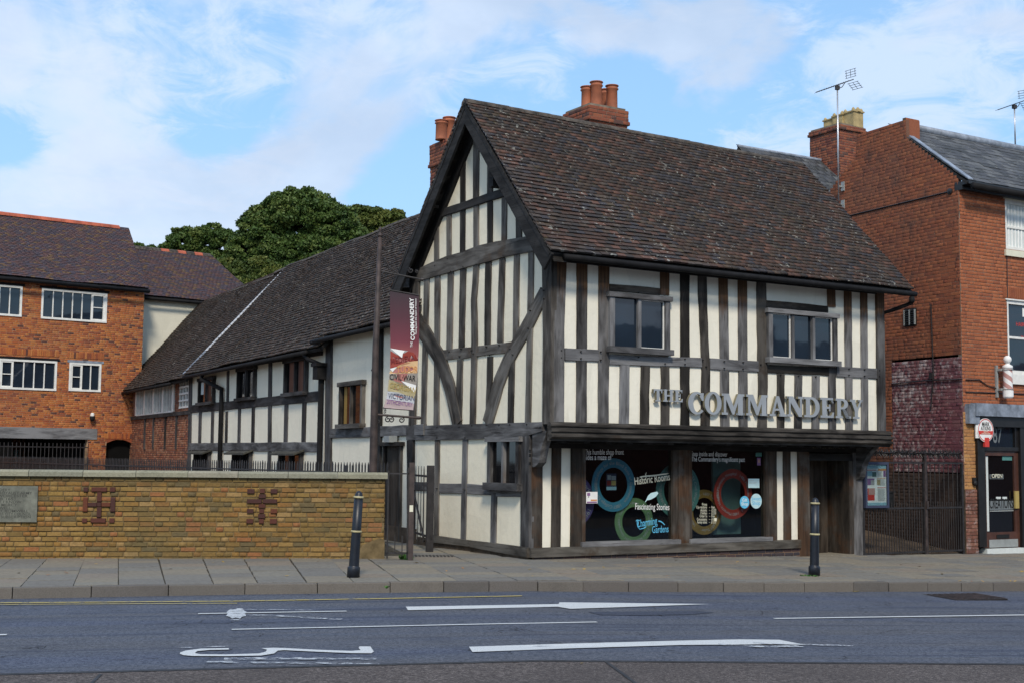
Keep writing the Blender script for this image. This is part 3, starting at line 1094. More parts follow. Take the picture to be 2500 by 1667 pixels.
# ------------------------------------------------------------------ the timber-framed corner house
H = thing('timber_framed_house', 'black and white timber framed building with steep tiled roof and jettied upper floor', 'house')


def za(x, y):
    return 900 + x / 3.92, 600 + y / 3.92


def z0_(x, y):
    return 900 + x / 3.357, 200 + y / 3.357


def zb(x, y):
    return 850 + x / 3.485, 950 + y / 3.485


def zc(x, y):
    return 1300 + x / 2.476, 600 + y / 2.476


def zd(x, y):
    return 1300 + x / 2.94, 1050 + y / 2.94


def zw(x, y):
    return 300 + x / 3.357, 750 + y / 3.357


def stick(F, Z, x0, y0, x1, y1, w, mat, name='stud', n1=.028, parent=None, wob=.006, mid=None, seg=.25, vert=True, n0=-.05):
    """a timber from sighting (x0,y0) to (x1,y1), w wide in the same sighting units"""
    pts = [(x0, y0)] + (mid or []) + [(x1, y1)]
    line = [F.px(*Z(*p)) for p in pts]
    xm, ym = (x0 + x1) / 2, (y0 + y1) / 2
    if vert:
        w0 = F.px(*Z(x0 + w / 2, y0))[0] - F.px(*Z(x0 - w / 2, y0))[0]
        w1 = F.px(*Z(x1 + w / 2, y1))[0] - F.px(*Z(x1 - w / 2, y1))[0]
        ws = [w0 + (w1 - w0) * i / (len(line) - 1) for i in range(len(line))]
    else:
        w0 = F.px(*Z(xm, ym - w / 2))[1] - F.px(*Z(xm, ym + w / 2))[1]
        (a, b), (c, d) = line[0], line[-1]
        k = abs(math.cos(math.atan2(d - b, c - a)))
        ws = [w0 * max(k, .3)] * len(line)
    m = MB()
    m.beam(F, line, [abs(q) for q in ws], n0, n1 + U(-.003, .003), wob, seg, r=R())
    return m.build(name, M[mat], parent if parent is not None else H)


# --- gable plaster
GA = RIDGE_N  # ridge distance behind the ground-floor front line
def roof_z(sp):
    """underside height of the main roof at gable position sp (GB s)"""
    return 8.22 - abs(sp + GA) * 3.2 / 2.96 - .10


def guv(x, y):
    return GB.px(*zb(x, y))


# window in the lower gable
gw = [guv(1222, 420), guv(1490, 420), guv(1222, 812), guv(1490, 812)]
gwh = (guv(1236, 600)[0], guv(1478, 600)[0], guv(1350, 812)[1], guv(1350, 430)[1])
m = plaster(GB, -4.15, -.05, -.1, 2.3, [gwh], -.22, 0.)
m.build('plaster_infill', M['plaster_gable'], H)
m = MB()
m.prism(GB, [(-4.15, 2.3), (JET - .02, 2.3), (JET - .02, roof_z(JET)), (-GA, roof_z(-GA)), (-4.15, roof_z(-4.15))], -.20, 0., .5)
m.build('plaster_infill', M['plaster_gable'], H)

# --- gable timbers, upper
TA = [(563, 318, 530, 1735, 46), (665, 288, 655, 1735, 50)]
for x0, y0, x1, y1, w in TA:
    stick(GB, za, x0, y0, x1, y1, w, 'oak', wob=.007)
for x0, y0, x1, y1, w in [(792, 255, 778, 992, 54), (910, 225, 895, 985, 54), (880, 1088, 868, 1735, 54), (1152, 160, 1143, 946, 54), (1170, 1058, 1150, 1735, 50), (1285, 125, 1265, 928, 54), (1424, 90, 1414, 925, 54), (1377, 1080, 1363, 1735, 52)]:
    stick(GB, za, x0, y0, x1, y1, w, random.choice(['oak', 'oak', 'oak_dark']), wob=.008)
stick(GB, za, 1040, 180, 1002, 1735, 50, 'oak', mid=[(1016, 520), (1022, 900)], n1=.034, wob=.008)
stick(GB, za, 1563, 55, 1530, 1735, 50, 'oak', mid=[(1556, 620)], wob=.007)
stick(GB, za, 470, 305, 425, 1735, 58, 'oak', 'post', .045)
# rails
stick(GB, za, 690, 1050, 988, 1018, 100, 'oak', 'rail', .030, vert=False)
stick(GB, za, 1042, 1010, 1380, 968, 100, 'oak', 'rail', .030, vert=False)
# braces
stick(GB, za, 452, 690, 861, 1705, 88, 'oak', 'brace', .040, mid=[(600, 925), (700, 1090), (785, 1350)], wob=.01)
stick(GB, za, 1690, 455, 1143, 1700, 92, 'oak', 'brace', .040, mid=[(1560, 705), (1425, 945), (1335, 1110), (1255, 1310)], wob=.01)
# tie beam as one curved timber
m = MB()
tie = [(1022, 659), (1058, 642), (1094, 627), (1130, 617), (1175, 600), (1215, 591), (1251, 585), (1299, 577), (1335, 575), (1335, 607), (1323, 611), (1275, 620), (1232, 629), (1195, 640), (1155, 650), (1120, 660), (1094, 668), (1060, 677), (1038, 684), (1016, 690)]
m.prism(GB, [GB.px(*p) for p in tie], -.05, .052, .55)
m.build('tie_beam', M['oak'], H)
# collar and purlin end
stick(GB, z0_, 596, 1084, 1160, 895, 66, 'oak_black', 'collar', .048, vert=False)
m = MB()
a, z = GB.px(*z0_(590, 1000))
m.box(GB, a - .17, a + .04, z - .10, z + .10, -.1, .26, .6)
m.build('purlin_end', M['oak'], H)
a, z = GB.px(*z0_(1075, 830))
m = MB()
m.box(GB, a - .05, a + .09, z - .10, z + .08, -.1, .2, .2)
m.build('purlin_end', M['oak_black'], H)
a, z = GB.px(*za(385, 368))
m = MB()
m.box(GB, a - .14, a + .14, z - .09, z + .09, -.1, .22, .9)
m.build('purlin_end', M['oak_silver'], H)
# studs of the gable triangle
for x0, y0, x1, y1, w in [(888, 440, 885, 960, 44), (778, 600, 776, 995, 38), (1000, 640, 1000, 920, 42), (563, 1110, 562, 1490, 37), (665, 1085, 664, 1450, 36), (775, 1055, 775, 1410, 40), (887, 1010, 887, 1370, 40), (1000, 985, 1000, 1335, 42), (1117, 935, 1115, 1310, 42), (1235, 1010, 1237, 1292, 46)]:
    stick(GB, z0_, x0, y0, x1, y1, w, random.choice(['oak', 'oak', 'oak_dark']), wob=.006)
# principal rafters against the wall
for s_, e in ((1, -4.6), (-1, .58)):
    m = MB()
    m.beam(GB, [(-GA, roof_z(-GA) - .12), (e, roof_z(e) - .12)], .24, -.05, .06, .004, r=.3)
    m.build('rafter', M['oak_black'], H)

# --- gable timbers, lower
m = MB()
m.prism(GB, [GB.px(*zb(x, y)) for x, y in [(512, 312), (1000, 295), (1340, 286), (1672, 276), (1672, 352), (1520, 400), (1215, 416), (1000, 425), (570, 430), (512, 428)]], -.05, .05, .45)
m.build('girding_beam', M['oak_front'], H)
for x0, y0, x1, y1, w, mt in [(766, 424, 756, 1238, 38, 'oak'), (1002, 422, 985, 1272, 40, 'oak_front'), (1248, 876, 1240, 1302, 44, 'oak_front')]:
    stick(GB, zb, x0, y0, x1, y1, w, mt)
stick(GB, zb, 1522, 345, 1520, 1345, 74, 'oak_front', 'post', .05)
stick(GB, zb, 541, 428, 541, 1330, 52, 'oak_wing', 'post', .045)
for x0, y0, x1, y1, w in [(560, 820, 747, 826, 76), (785, 838, 980, 843, 84), (1022, 843, 1228, 856, 84), (1228, 880, 1490, 888, 52)]:
    stick(GB, zb, x0, y0, x1, y1, w, 'oak_front', 'rail', .030, vert=False)
m = MB()
m.prism(GB, [GB.px(*zb(x, y)) for x, y in [(690, 1232), (755, 1240), (1000, 1275), (1270, 1306), (1555, 1343), (1555, 1428), (1270, 1378), (1000, 1328), (755, 1300), (690, 1290)]], -.1, .08, .5)
m.build('sill_beam', M['oak_sill'], H)
m = MB()
m.box(GB, -4.1, .0, -.3, GB.px(*zb(690, 1262))[1], -.2, .02, .3)
m.box(GB, -4.1, -.0, -.3, .10, -.2, .045, .3)
m.build('plinth', M['mortar_d'], H)


def casement(F, a0, a1, z0, z1, mull, parent, mats=('oak_silver', 'pane'), proj=.07, fr=.07, head=.09, sill=.10, glass_n=.0, white=False, over=.05, name='window', sc_=1.):
    """timber window: frame members, mullions and panes as sub-parts of a window part"""
    w = bpy.data.objects.new(name, None)
    COL.objects.link(w)
    w.parent = parent
    def piece(nm, b, mt):
        q = MB()
        q.box(F, *b, R())
        q.build(nm, M[mt], w)
    piece('head', (a0 - over, a1 + over, z1 - head, z1, -.05, proj + .03), mats[0])
    piece('sill', (a0 - over, a1 + over, z0, z0 + sill, -.05, proj + .06), mats[0])
    piece('jamb', (a0, a0 + fr, z0 + sill, z1 - head, -.05, proj), mats[0])
    piece('jamb', (a1 - fr, a1, z0 + sill, z1 - head, -.05, proj), mats[0])
    xs = [a0 + fr] + [a for a in mull] + [a1 - fr]
    for a in mull:
        piece('mullion', (a - fr * .32, a + fr * .32, z0 + sill, z1 - head, -.04, proj - .006), mats[0])
    for i in range(len(xs) - 1):
        l = xs[i] + (fr * .32 if i else 0)
        r = xs[i + 1] - (fr * .32 if i < len(xs) - 2 else 0)
        if white and i in white:
            for b in ((l, l + .022, z0 + sill, z1 - head), (r - .022, r, z0 + sill, z1 - head), (l + .022, r - .022, z0 + sill, z0 + sill + .022), (l + .022, r - .022, z1 - head - .02, z1 - head)):
                piece('casement_frame', (b[0], b[1], b[2], b[3], -.03, glass_n + .02), 'white')
        piece('pane', (l, r, z0 + sill, z1 - head, glass_n - .015, glass_n), mats[1])
    return w


a0, a1 = guv(1222, 600)[0], guv(1490, 600)[0]
z1, z0 = guv(1240, 402)[1], guv(1240, 852)[1]
casement(GB, a0, a1, z0, z1, [guv(1350, 600)[0]], H, ('oak_front', 'pane_dark'), .10, .10, .09, .13, glass_n=.03)

# --- upper front wall (jettied)
def fuv(x, y):
    return FU.px(*zc(x, y))


W1 = (fuv(450, 450)[0], fuv(812, 450)[0], fuv(640, 655)[1], fuv(640, 298)[1])
W2 = (fuv(1408, 550)[0], fuv(1822, 550)[0], fuv(1620, 718)[1], fuv(1620, 398)[1])
EW = 7.86
m = plaster(FU, .03, EW - .03, 2.32, 5.2, [(W1[0] + .05, W1[1] - .05, W1[2] + .05, W1[3] - .05), (W2[0] + .05, W2[1] - .05, W2[2] + .05, W2[3] - .05)], -.18, 0.)
m.build('plaster_infill', M['plaster'], H)
FS = [(298, 66, 293, 1068, 64, 'oak_front', None), (430, 80, 425, 1072, 64, 'oak_front', None), (797, 135, 797, 300, 54, 'oak_front', None),
      (554, 698, 550, 1076, 58, 'oak_silver', None), (680, 716, 674, 1080, 54, 'oak_dark', None), (800, 728, 801, 1084, 52, 'oak_dark', None),
      (918, 136, 920, 1088, 54, 'oak_dark', None), (1025, 145, 1042, 1092, 52, 'oak_dark', [(1026, 300), (1040, 640), (1044, 760)]),
      (1149, 165, 1160, 1096, 54, 'oak_front', [(1156, 600)]), (1266, 180, 1271, 1099, 54, 'oak_front', None), (1380, 200, 1386, 1103, 56, 'oak_dark', [(1384, 600), (1390, 850)]),
      (1801, 245, 1805, 372, 48, 'oak_front', None), (1807, 735, 1809, 1108, 46, 'oak_front', None),
      (1498, 770, 1498, 1106, 46, 'oak_dark', None), (1605, 778, 1602, 1107, 46, 'oak_front', None), (1710, 784, 1708, 1108, 46, 'oak_front', None),
      (1903, 256, 1911, 1112, 44, 'oak_front', None), (2000, 262, 2006, 1114, 42, 'oak_front', None)]
for x0, y0, x1, y1, w, mt, md in FS:
    stick(FU, zc, x0, y0, x1, y1, w, mt, mid=md, wob=.010 if mt == 'oak_dark' else .004)
stick(FU, zc, 2093, 270, 2104, 1118, 46, 'oak_front', 'post', .05)
for x0, y0, x1, y1, w, mt in [(192, 656, 395, 664, 74, 'oak_silver'), (460, 688, 1016, 706, 58, 'oak_silver'), (1068, 712, 1360, 730, 66, 'oak_silver'), (1412, 742, 1785, 758, 48, 'oak_dark'), (1834, 760, 2082, 772, 62, 'oak_silver')]:
    stick(FU, zc, x0, y0, x1, y1, w, mt, 'rail', .036, vert=False, wob=.005)
stick(FU, zc, 462, 252, 768, 280, 42, 'oak_dark', 'rail', .034, vert=False)
stick(FU, zc, 1410, 352, 1780, 386, 42, 'oak_dark', 'rail', .034, vert=False)
casement(FU, *W1, [fuv(630, 500)[0]], H, proj=.10, fr=.10, head=.085, sill=.10, glass_n=.03, white=[1], over=.04)
casement(FU, *W2, [fuv(1556, 550)[0], fuv(1681, 560)[0]], H, proj=.10, fr=.10, head=.085, sill=.10, glass_n=.03, white=[0, 2], over=.04)
# corner post, seen on both faces
m = MB()
cw = .235
m.beam(FU, [(cw / 2 + .005, 2.28), (cw / 2 + .0, 3.9), (cw / 2 + .02, 5.15)], [cw, cw, cw + .04], -.24, .055, .004, .4, r=.5, ch=.02)
m.build('corner_post', M['oak_front'], H)
# gable-side face of the corner post stands proud of the gable plaster
m = MB()
cs = JET + .052
m.beam(GB, [(cs - .135, 2.28), (cs - .135, 3.8), (cs - .16, 5.15)], [.27, .27, .33], -.06, .045, .004, .4, r=.35, ch=.012)
m.build('corner_post', M['oak'], H)

# oak pegs at the joints
m = MB()
for F_, Z_, pts_ in ((FU, zc, [(172, 632), (172, 676), (292, 638), (292, 680), (412, 640), (412, 690), (920, 684), (920, 716), (1028, 690), (1050, 730), (1158, 698), (1158, 738), (1272, 704), (1272, 744), (1380, 716), (1912, 744), (1912, 780), (2006, 748), (2006, 786), (2094, 752), (2094, 788), (640, 285), (640, 672), (476, 290), (480, 640), (1560, 392), (1684, 408), (1500, 778), (1608, 784), (1712, 790), (800, 712)]),
                     (GB, za, [(768, 1010), (885, 985), (990, 1000), (1002, 1030), (1128, 965), (1250, 950), (1355, 985), (1380, 1040), (870, 1058), (1160, 1045), (1680, 430), (1682, 510), (1550, 622), (1530, 790), (910, 205), (790, 245), (1035, 178), (1285, 112), (905, 55), (640, 190), (760, 125)]),
                     (GB, zb, [(650, 310), (762, 320), (950, 318), (1058, 305), (1180, 300), (1290, 300), (1380, 298), (1525, 296), (760, 410), (1000, 410), (1640, 320), (755, 840), (990, 850), (1550, 515), (1550, 550), (1550, 620)])):
    for x, y in pts_:
        a, z = F_.px(*Z_(x, y), n=.04)
        m.lathe(F_.P(a, z, .03), [(.014, 0), (.012, .034), (.004, .038)], 7, F_.n)
o = m.build('pegs', M['oak_black'], H, kind='stuff')

# moulded jetty beam
m = MB()
prof = [(-.02, 2.00), (-.02, 2.315), (.055, 2.315), (.10, 2.285), (.10, 2.245), (.075, 2.235), (.075, 2.21), (.12, 2.20), (.12, 2.155), (.09, 2.14), (.09, 2.115), (.13, 2.10), (.13, 2.07), (.05, 2.03), (.05, 2.00)]
n_ = 26
aa = [-.06 + (EW + .22) * i / n_ for i in range(n_ + 1)]
vs, gg, fs = [], [], []
for a in aa:
    w0 = .010 * mnoise.noise(Vector((a * 1.3, 0, 3)))
    for (nn, z) in prof:
        vs.append(FU.P(a, z + w0, nn))
        gg.append((a + 30, z, nn))
k = len(prof)
for i in range(n_):
    for j in range(k):
        fs.append((i * k + j, (i + 1) * k + j, (i + 1) * k + (j + 1) % k, i * k + (j + 1) % k))
fs += [tuple(range(k)), tuple(n_ * k + j for j in range(k - 1, -1, -1))]
m.add(vs, fs, gg, .55)
m.build('jetty_beam', M['oak_dark'], H)
# jetty soffit and joists
m = MB()
m.box(FL, .05, EW - .02, 2.06, 2.22, -.1, JET - .05, .2)
m.build('soffit', M['oak_black'], H)
for i in range(17):
    m = MB()
    a = .25 + i * .45
    m.box(FL, a, a + .13, 1.97, 2.06, .0, JET - .03, R())
    m.build('joist', M['oak_black'], H)

# brackets under the jetty
for fr_, a in ((GB, 0), (GB.shift(n=-EW + .12), 1)):
    q = [fr_.px(*zb(x, y)) for x, y in [(1580, 360), (1700, 350), (1690, 395), (1662, 480), (1645, 560), (1635, 620), (1605, 655), (1580, 660)]] if a == 0 else [(.02, 2.06), (.60, 2.06), (.52, 1.98), (.36, 1.84), (.22, 1.62), (.16, 1.40), (.02, 1.30)]
    m = MB()
    m.prism(fr_, q, -.12, .03, .3)
    m.build('bracket', M['oak_front'], H)

# --- ground floor front
def luv(x, y):
    return FL.px(*zd(x, y))


DOOR_A, DOOR_B = luv(1975, 500)[0], luv(2292, 500)[0]
S1 = (luv(347, 500)[0], luv(1033, 500)[0], luv(700, 815)[1], 1.91)
S2 = (luv(1118, 500)[0], luv(1690, 500)[0], luv(1400, 795)[1], 1.91)
LE = luv(2352, 500)[0]
zs = .19
m = plaster(FL, .1, DOOR_A - .02, zs, 2.06, [(S1[0] + .03, S1[1] - .03, S1[2] + .03, S1[3]), (S2[0] + .03, S2[1] - .03, S2[2] + .03, S2[3])], -.16, 0.)
m.build('plaster_infill', M['plaster'], H)


def lbox(x0, x1, z0, z1, n0, n1, mat, name, a_=None):
    m = MB()
    a0, a1 = (luv(x0, 500)[0], luv(x1, 500)[0]) if a_ is None else a_
    m.beam(FL, [((a0 + a1) / 2, z0), ((a0 + a1) / 2, z1)], a1 - a0, n0, n1, .004, .3, r=R())
    return m.build(name, M[mat], H)


lbox(-16, 64, zs, 2.02, -.10, .045, 'oak_shop', 'corner_post')
lbox(133, 200, zs, 1.90, -.05, .03, 'oak_shop', 'stud')
lbox(270, 345, zs, 1.90, -.05, .045, 'oak_shop', 'post')
lbox(1035, 1116, zs, 1.90, -.05, .055, 'oak_shop', 'post')
lbox(1692, 1748, zs, 1.90, -.05, .04, 'oak_shop', 'post')
lbox(1798, 1851, zs, 1.90, -.05, .03, 'oak_shop', 'stud')
lbox(1901, 1976, -.18, 1.90, -.10, .06, 'oak_shop', 'post')
lbox(2292, 2356, -.16, 2.02, -.10, .06, 'oak_front', 'post')
m = MB()
m.box(FL, .02, LE, 1.885, 2.07, -.1, .065, .3)
m.build('lintel', M['oak_black'], H)
# sill beam + plinth
m = MB()
e = luv(1904, 780)[0]
m.box(FL, -.03, e, .03, zs, -.2, .10, .6)
m.build('sill_beam', M['oak_sill'], H)
poly = [(.05, -.345), (e, -.345), (e, .028), (.05, .028)]
bk, br = brick_wall(FL, poly, [], .075, .225, .010, .25, .006, hdr=.1, n=.06)
pl = bk.build('plinth', M['mortar_o'], H)
pieces('brick', 'brick', br, M['plinth'], pl, 110)

# shop windows: frame, glass, and a dark room behind with its display
for S, fr_, nm in ((S1, .075, 0), (S2, .06, 1)):
    w = bpy.data.objects.new('shop_window', None)
    COL.objects.link(w)
    w.parent = H
    a0, a1, z0, z1 = S
    for b, pn, mt in (((a0 - .03, a1 + .03, z0 - .02, z0 + .065, -.1, .10), 'sill', 'oak_silver'), ((a0, a0 + fr_, z0 + .065, z1, -.1, .04), 'jamb', 'oak_shop'), ((a1 - fr_ - .03, a1, z0 + .065, z1, -.1, .04), 'jamb', 'oak_shop'), ((a0, a1, z1 - .03, z1 + .035, -.1, .035), 'head', 'oak_black')):
        m = MB()
        m.box(FL, *b, R())
        m.build(pn, M[mt], w)
    m = MB()
    m.box(FL, a0 + fr_, a1 - fr_ - .03, z0 + .065, z1 - .03, -.034, -.028, .5)
    m.build('pane', M['shopglass'], w)
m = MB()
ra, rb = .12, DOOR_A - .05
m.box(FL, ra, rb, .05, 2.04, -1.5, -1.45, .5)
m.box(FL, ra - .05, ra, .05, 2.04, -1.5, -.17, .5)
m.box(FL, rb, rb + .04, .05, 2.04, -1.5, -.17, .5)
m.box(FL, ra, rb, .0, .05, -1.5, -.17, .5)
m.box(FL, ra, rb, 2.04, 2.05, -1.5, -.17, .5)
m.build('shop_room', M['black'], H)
m = MB()
m.box(FL, luv(1400, 500)[0], luv(1600, 500)[0], .3, 1.75, -.46, -.42, .5)
m.build('display_panel', M['p_tealgrey'], H)

# door
D0, D1 = luv(1986, 500)[0], luv(2238, 500)[0]
dm = bpy.data.objects.new('entrance_door', None)
COL.objects.link(dm)
dm.parent = H
zt = 1.72
zb0 = -.13
nb = 5
for i in range(nb):
    m = MB()
    a, b = D0 + (D1 - D0) * i / nb, D0 + (D1 - D0) * (i + 1) / nb
    m.box(FL, a + .003, b - .003, zb0, zt, -.50, -.46 + U(0, .004), R())
    m.build('plank', M['door_oak'], dm)
for b, nm, mt in (((D0 - .05, D0 - .005, zb0, zt + .0, -.60, .02), 'door_jamb', 'door_oak'), ((luv(2262, 500)[0], DOOR_B + .005, zb0, zt, -.60, .05), 'door_jamb', 'oak_shop'), ((D0 - .05, DOOR_B, zt, 1.86, -.60, .03), 'door_head', 'oak_black'), ((D0 - .05, DOOR_B, -.3, zb0, -.6, .06), 'step', 'slab')):
    m = MB()
    m.box(FL, *b, R())
    m.build(nm, M[mt], dm)
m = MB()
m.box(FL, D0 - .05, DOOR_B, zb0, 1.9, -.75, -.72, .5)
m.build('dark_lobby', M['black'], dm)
m = MB()
a, z = FL.px(*zd(2010, 124), n=.08)
text_on(m, FL, a, z, .067, 'Entrance', .165, bold=.004, r=.5, width=FL.px(*zd(2238, 124), n=.07)[0] - a)
m.build('lettering', M['p_entr'], H)

# right-hand return wall of the house (side passage)
RTN = Frame(FL.P(LE, 0)[:2] , -GB.d)
m = MB()
m.box(RTN, 0, 4.2, -.35, 2.2, -.25, 0.0, .5)
m.build('return_wall', M['mortar_d'], H)
m = MB()
m.box(FU, EW - .2, EW - .02, 2.3, 5.1, -3.6, -.06, .5)
m.box(FU, .1, EW - .2, 2.3, 5.0, -4.6, -4.5, .5)
m.build('back_wall', M['plaster_gable'], H)

# --- main roof
rz0, rz1 = 5.10, 8.30
sA, sB = -.33, 8.38
def RP(s_, n, z):
    return FL.P(s_, z, n)


EN = 1.08
E0, E1 = RP(sA, EN, rz0), RP(8.30, EN, rz0 + .0)
RE, REz = FL.px(1958, 404, -RIDGE_N)
R0_, R1_ = RP(sA, -RIDGE_N, rz1), RP(RE, -RIDGE_N, REz)
roof = slab_mesh(E0, E1, R0_, R1_, .07).build('roof', M['oak_black'], H)
tl, nrm_main = tiled_slope(E0, E1, R0_, R1_, .168, .106, .034, .014, 1)
pieces('roof_tile', 'tile', tl, M['tile'], roof, 290)
BE = -RIDGE_N * 2 - EN
B0, B1 = RP(8.2, BE, rz0), RP(sA, BE, rz0)
Q0, Q1 = RP(RE, -RIDGE_N, REz), RP(sA, -RIDGE_N, rz1)
roofb = slab_mesh(B0, B1, Q0, Q1, .07).build('rear_roof', M['oak_black'], H)
tl, _ = tiled_slope(B0, B1, Q0, Q1, .165, .1, .015, .02, 4)
pieces('roof_tile', 'tile', tl, M['tile'], roofb, 5)
# ridge tiles
rl = []
for i in range(28):
    a = sA + i * .313
    m = MB()
    if a + .31 > RE + .05:
        break
    zz = rz1 + (REz - rz1) * (a - sA) / (RE - sA) + .03 + .02 * mnoise.noise(Vector((a, 2, 2)))
    vs, fs = [], []
    for e_ in (a + .004, a + .309):
        for j in range(7):
            an = math.pi * j / 6
            vs.append(RP(e_, -RIDGE_N + math.cos(an) * .125, zz - .075 + math.sin(an) * .10))
    for j in range(6):
        fs.append((j, j + 1, 8 + j, 7 + j))
    fs += [tuple(range(6, -1, -1)), tuple(range(7, 14))]
    m.add(vs, fs, None, R())
    m.build('ridge_tile', M['ridge'], roof)
# bargeboards
nB0, nB1 = .27, .32
for e_, kick in ((EN + .02, 1), (BE - .02 + 0, -1)):
    top = rz1 - .03
    ez = rz0 - .05
    s1 = (1 if kick > 0 else -1)
    sgn = e_
    m = MB()
    wv = .27
    dx, dz = (e_ + RIDGE_N), (ez - top)
    l = math.hypot(dx, dz)
    px_, pz_ = (dz / l * s1, -dx / l * s1)
    p = [(-RIDGE_N, top), (e_, ez), (e_ + px_ * wv * 1.25, ez + pz_ * wv * 1.25 ), (-RIDGE_N, top - wv * l / abs(dx))]
    m.prism(GB, p, nB0, nB1, .4)
    m.build('bargeboard', M['oak_black'], H)
# soffit boards under the verge
for e_ in (EN, BE):
    m = MB()
    c = [GB.P(-RIDGE_N, rz1 - .16, 0.), GB.P(e_, rz0 - .16, 0.), GB.P(e_, rz0 - .16, nB0 - .004), GB.P(-RIDGE_N, rz1 - .16, nB0 - .004)]
    m.hexa(c + [q + np.array([0, 0, .03]) for q in c], .2)
    m.build('verge_soffit', M['oak_dark'], H)
# eave: wall plate + soffit, gutter, swan-neck
m = MB()
m.box(FU, -.02, EW + .02, 5.02, 5.16, -.2, .05, .2)
m.build('wall_plate', M['oak_black'], H)
m = MB()
gp = []
for i in range(18):
    a = -.08 + (8.42 + .0) * i / 17
    gp.append(FL.P(a, rz0 - .07 - .012 * i / 17, EN + .03))
m.tube(gp, .052, 10)
m.build('gutter', M['gutter'], H, True)
m = MB()
ge = FL.P(8.22, rz0 - .10, EN + .03)
cpx = FU.P(EW + .03, 4.62, -.18)
m.tube([ge, ge + np.array([0, 0, -.16]), ge * .55 + cpx * .45 + np.array([0, 0, -.10]), cpx, cpx - np.array([0, 0, .6]), cpx - np.array([0, 0, 2.2])], .04, 8)
m.lathe(ge + np.array([0, 0, -.16]), [(.05, 0), (.055, .05), (.05, .12)], 10)
m.build('downpipe', M['gutter'], H, True)


# --- chimneys
def chimney_pot(base, h, r, parent, mat='terracotta'):
    m = MB()
    m.lathe(base, [(r * 1.02, 0), (r * .98, h * .05), (r * .93, h * .80), (r * 1.12, h * .84), (r * 1.12, h * .87), (r * .95, h * .89), (r * 1.0, h * .96), (r * 1.16, h * .97), (r * 1.12, h * 1.0), (r * .80, h * 1.0), (r * .78, h * .9)], 18)
    m.build('chimney_pot', M[mat], parent, True)


def chimney(F, a0, a1, n0, n1, z0, z1, parent, cap=.30, mat='brick_stack', lim=70, oh=.04, mortar_='mortar'):
    """brick stack with corbelled cap: front face n1, left side face a0"""
    c = bpy.data.objects.new('chimney', None)
    COL.objects.link(c)
    c.parent = parent
    allb = []
    m = MB()
    for (za_, zb_, o) in ((z0, z1 - cap, 0.), (z1 - cap, z1 - cap + .075, oh), (z1 - cap + .075, z1, oh * .45)):
        m.box(F, a0 - o + .008, a1 + o - .008, za_, zb_, n0 - o + .008, n1 + o - .008, .5)
        Ff = F.shift(n=n1 + o)
        _, b = brick_wall(Ff, rect(a0 - o, a1 + o, za_, zb_), [], .075, .225, .010, .1, .008, hdr=.4)
        allb += b
        Fs = Frame(F.P(a0 - o, 0, n0 - o)[:2], F.n[:2])       # left side face
        _, b = brick_wall(Fs, rect(0, n1 - n0 + 2 * o, za_, zb_), [], .075, .225, .010, .1, .008, hdr=.4)
        allb += b
        Fr = Frame(F.P(a1 + o, 0, n1 + o)[:2], -F.n[:2])
        _, b = brick_wall(Fr, rect(0, n1 - n0 + 2 * o, za_, zb_), [], .075, .225, .010, .1, .008, hdr=.4)
        allb += b
    m.box(F, a0 + .03, a1 - .03, z1, z1 + .05, n0 + .03, n1 - .03, .2)
    m.build('stack_core', M[mortar_], c)
    pieces('brick', 'brick', allb, M[mat], c, lim)
    return c


FR = FL.shift(n=-RIDGE_N)
c2a = FR.px(1439, 300, n=-.03)[0]
c2b = FR.px(1532, 300, n=-.03)[0]
zt2 = FR.px(1439, 256, n=-.03)[1]
ch = chimney(FR, c2a, c2b, -.95, -.03, 7.2, zt2, H, .30)
for u_, n_2, vt in ((1433, -.55, 213), (1456, -.35, 201), (1479, -.75, 220), (1494, -.3, 210)):
    a, z = FR.px(u_, vt, n=n_2)
    chimney_pot(FR.P(a, zt2 + .04, n_2), z - zt2 - .04, .12, ch)
FR2 = FL.shift(n=-6.3)
c1a = FR2.px(1050, 400, n=-.75)[0]
zt1 = FR2.px(1070, 340)[1]
ch = chimney(FR2, c1a, c1a + 1.3, -.75, 0, 6.6, zt1, H, .5)
for u_, vt, n_2 in ((1078, 295, -.2), (1097, 288, -.25)):
    a, z = FR2.px(u_, vt, n=n_2)
    chimney_pot(FR2.P(a, zt1 + .04, n_2), z - zt1 - .04, .135, ch)

# ------------------------------------------------------------------ the long wing behind
Wg = thing('timber_framed_wing', 'long low white panelled timber framed range running back behind the street wall', 'building')


def wuv(x, y, n=0.):
    return WG.px(*zw(x, y), n)


FAR = WG.px(465, 1100)[0]            # end of the framed part
BAY = WG.px(787, 1100)[0]
END = -28.3
# openings: (x0,x1,y0,y1) in zw sightings -> (a0,a1,z0,z1)
def wop(x0, x1, yt, yb):
    xm = (x0 + x1) / 2
    return (wuv(x0, 900)[0], wuv(x1, 900)[0], wuv(xm, yb)[1], wuv(xm, yt)[1])


ups = [wop(632, 755, 575, 800), wop(950, 1092, 490, 765), wop(1337, 1515, 415, 725)]
lows = [wop(612, 735, 1165, 1400), wop(928, 1072, 1165, 1400), wop(1310, 1490, 1165, 1400)]
holes = [(o[0] + .05, o[1] - .05, o[2] + .05, o[3] - .05) for o in ups + lows]
m = plaster(WG, FAR, BAY, .3, 4.25, holes, -.2, 0.)
m.build('plaster_infill', M['plaster_wing'], Wg)
bw_ = wop(1795, 1985, 605, 990)
dw_ = wop(2150, 2300, 1125, 1700)
m = plaster(WG, BAY, .05, -.1, 4.5, [(bw_[0] + .04, bw_[1] - .04, bw_[2] + .04, bw_[3] - .04), (dw_[0], dw_[1], -.2, dw_[3])], -.2, 0.)
m.build('plaster_infill', M['plaster_wing'], Wg)


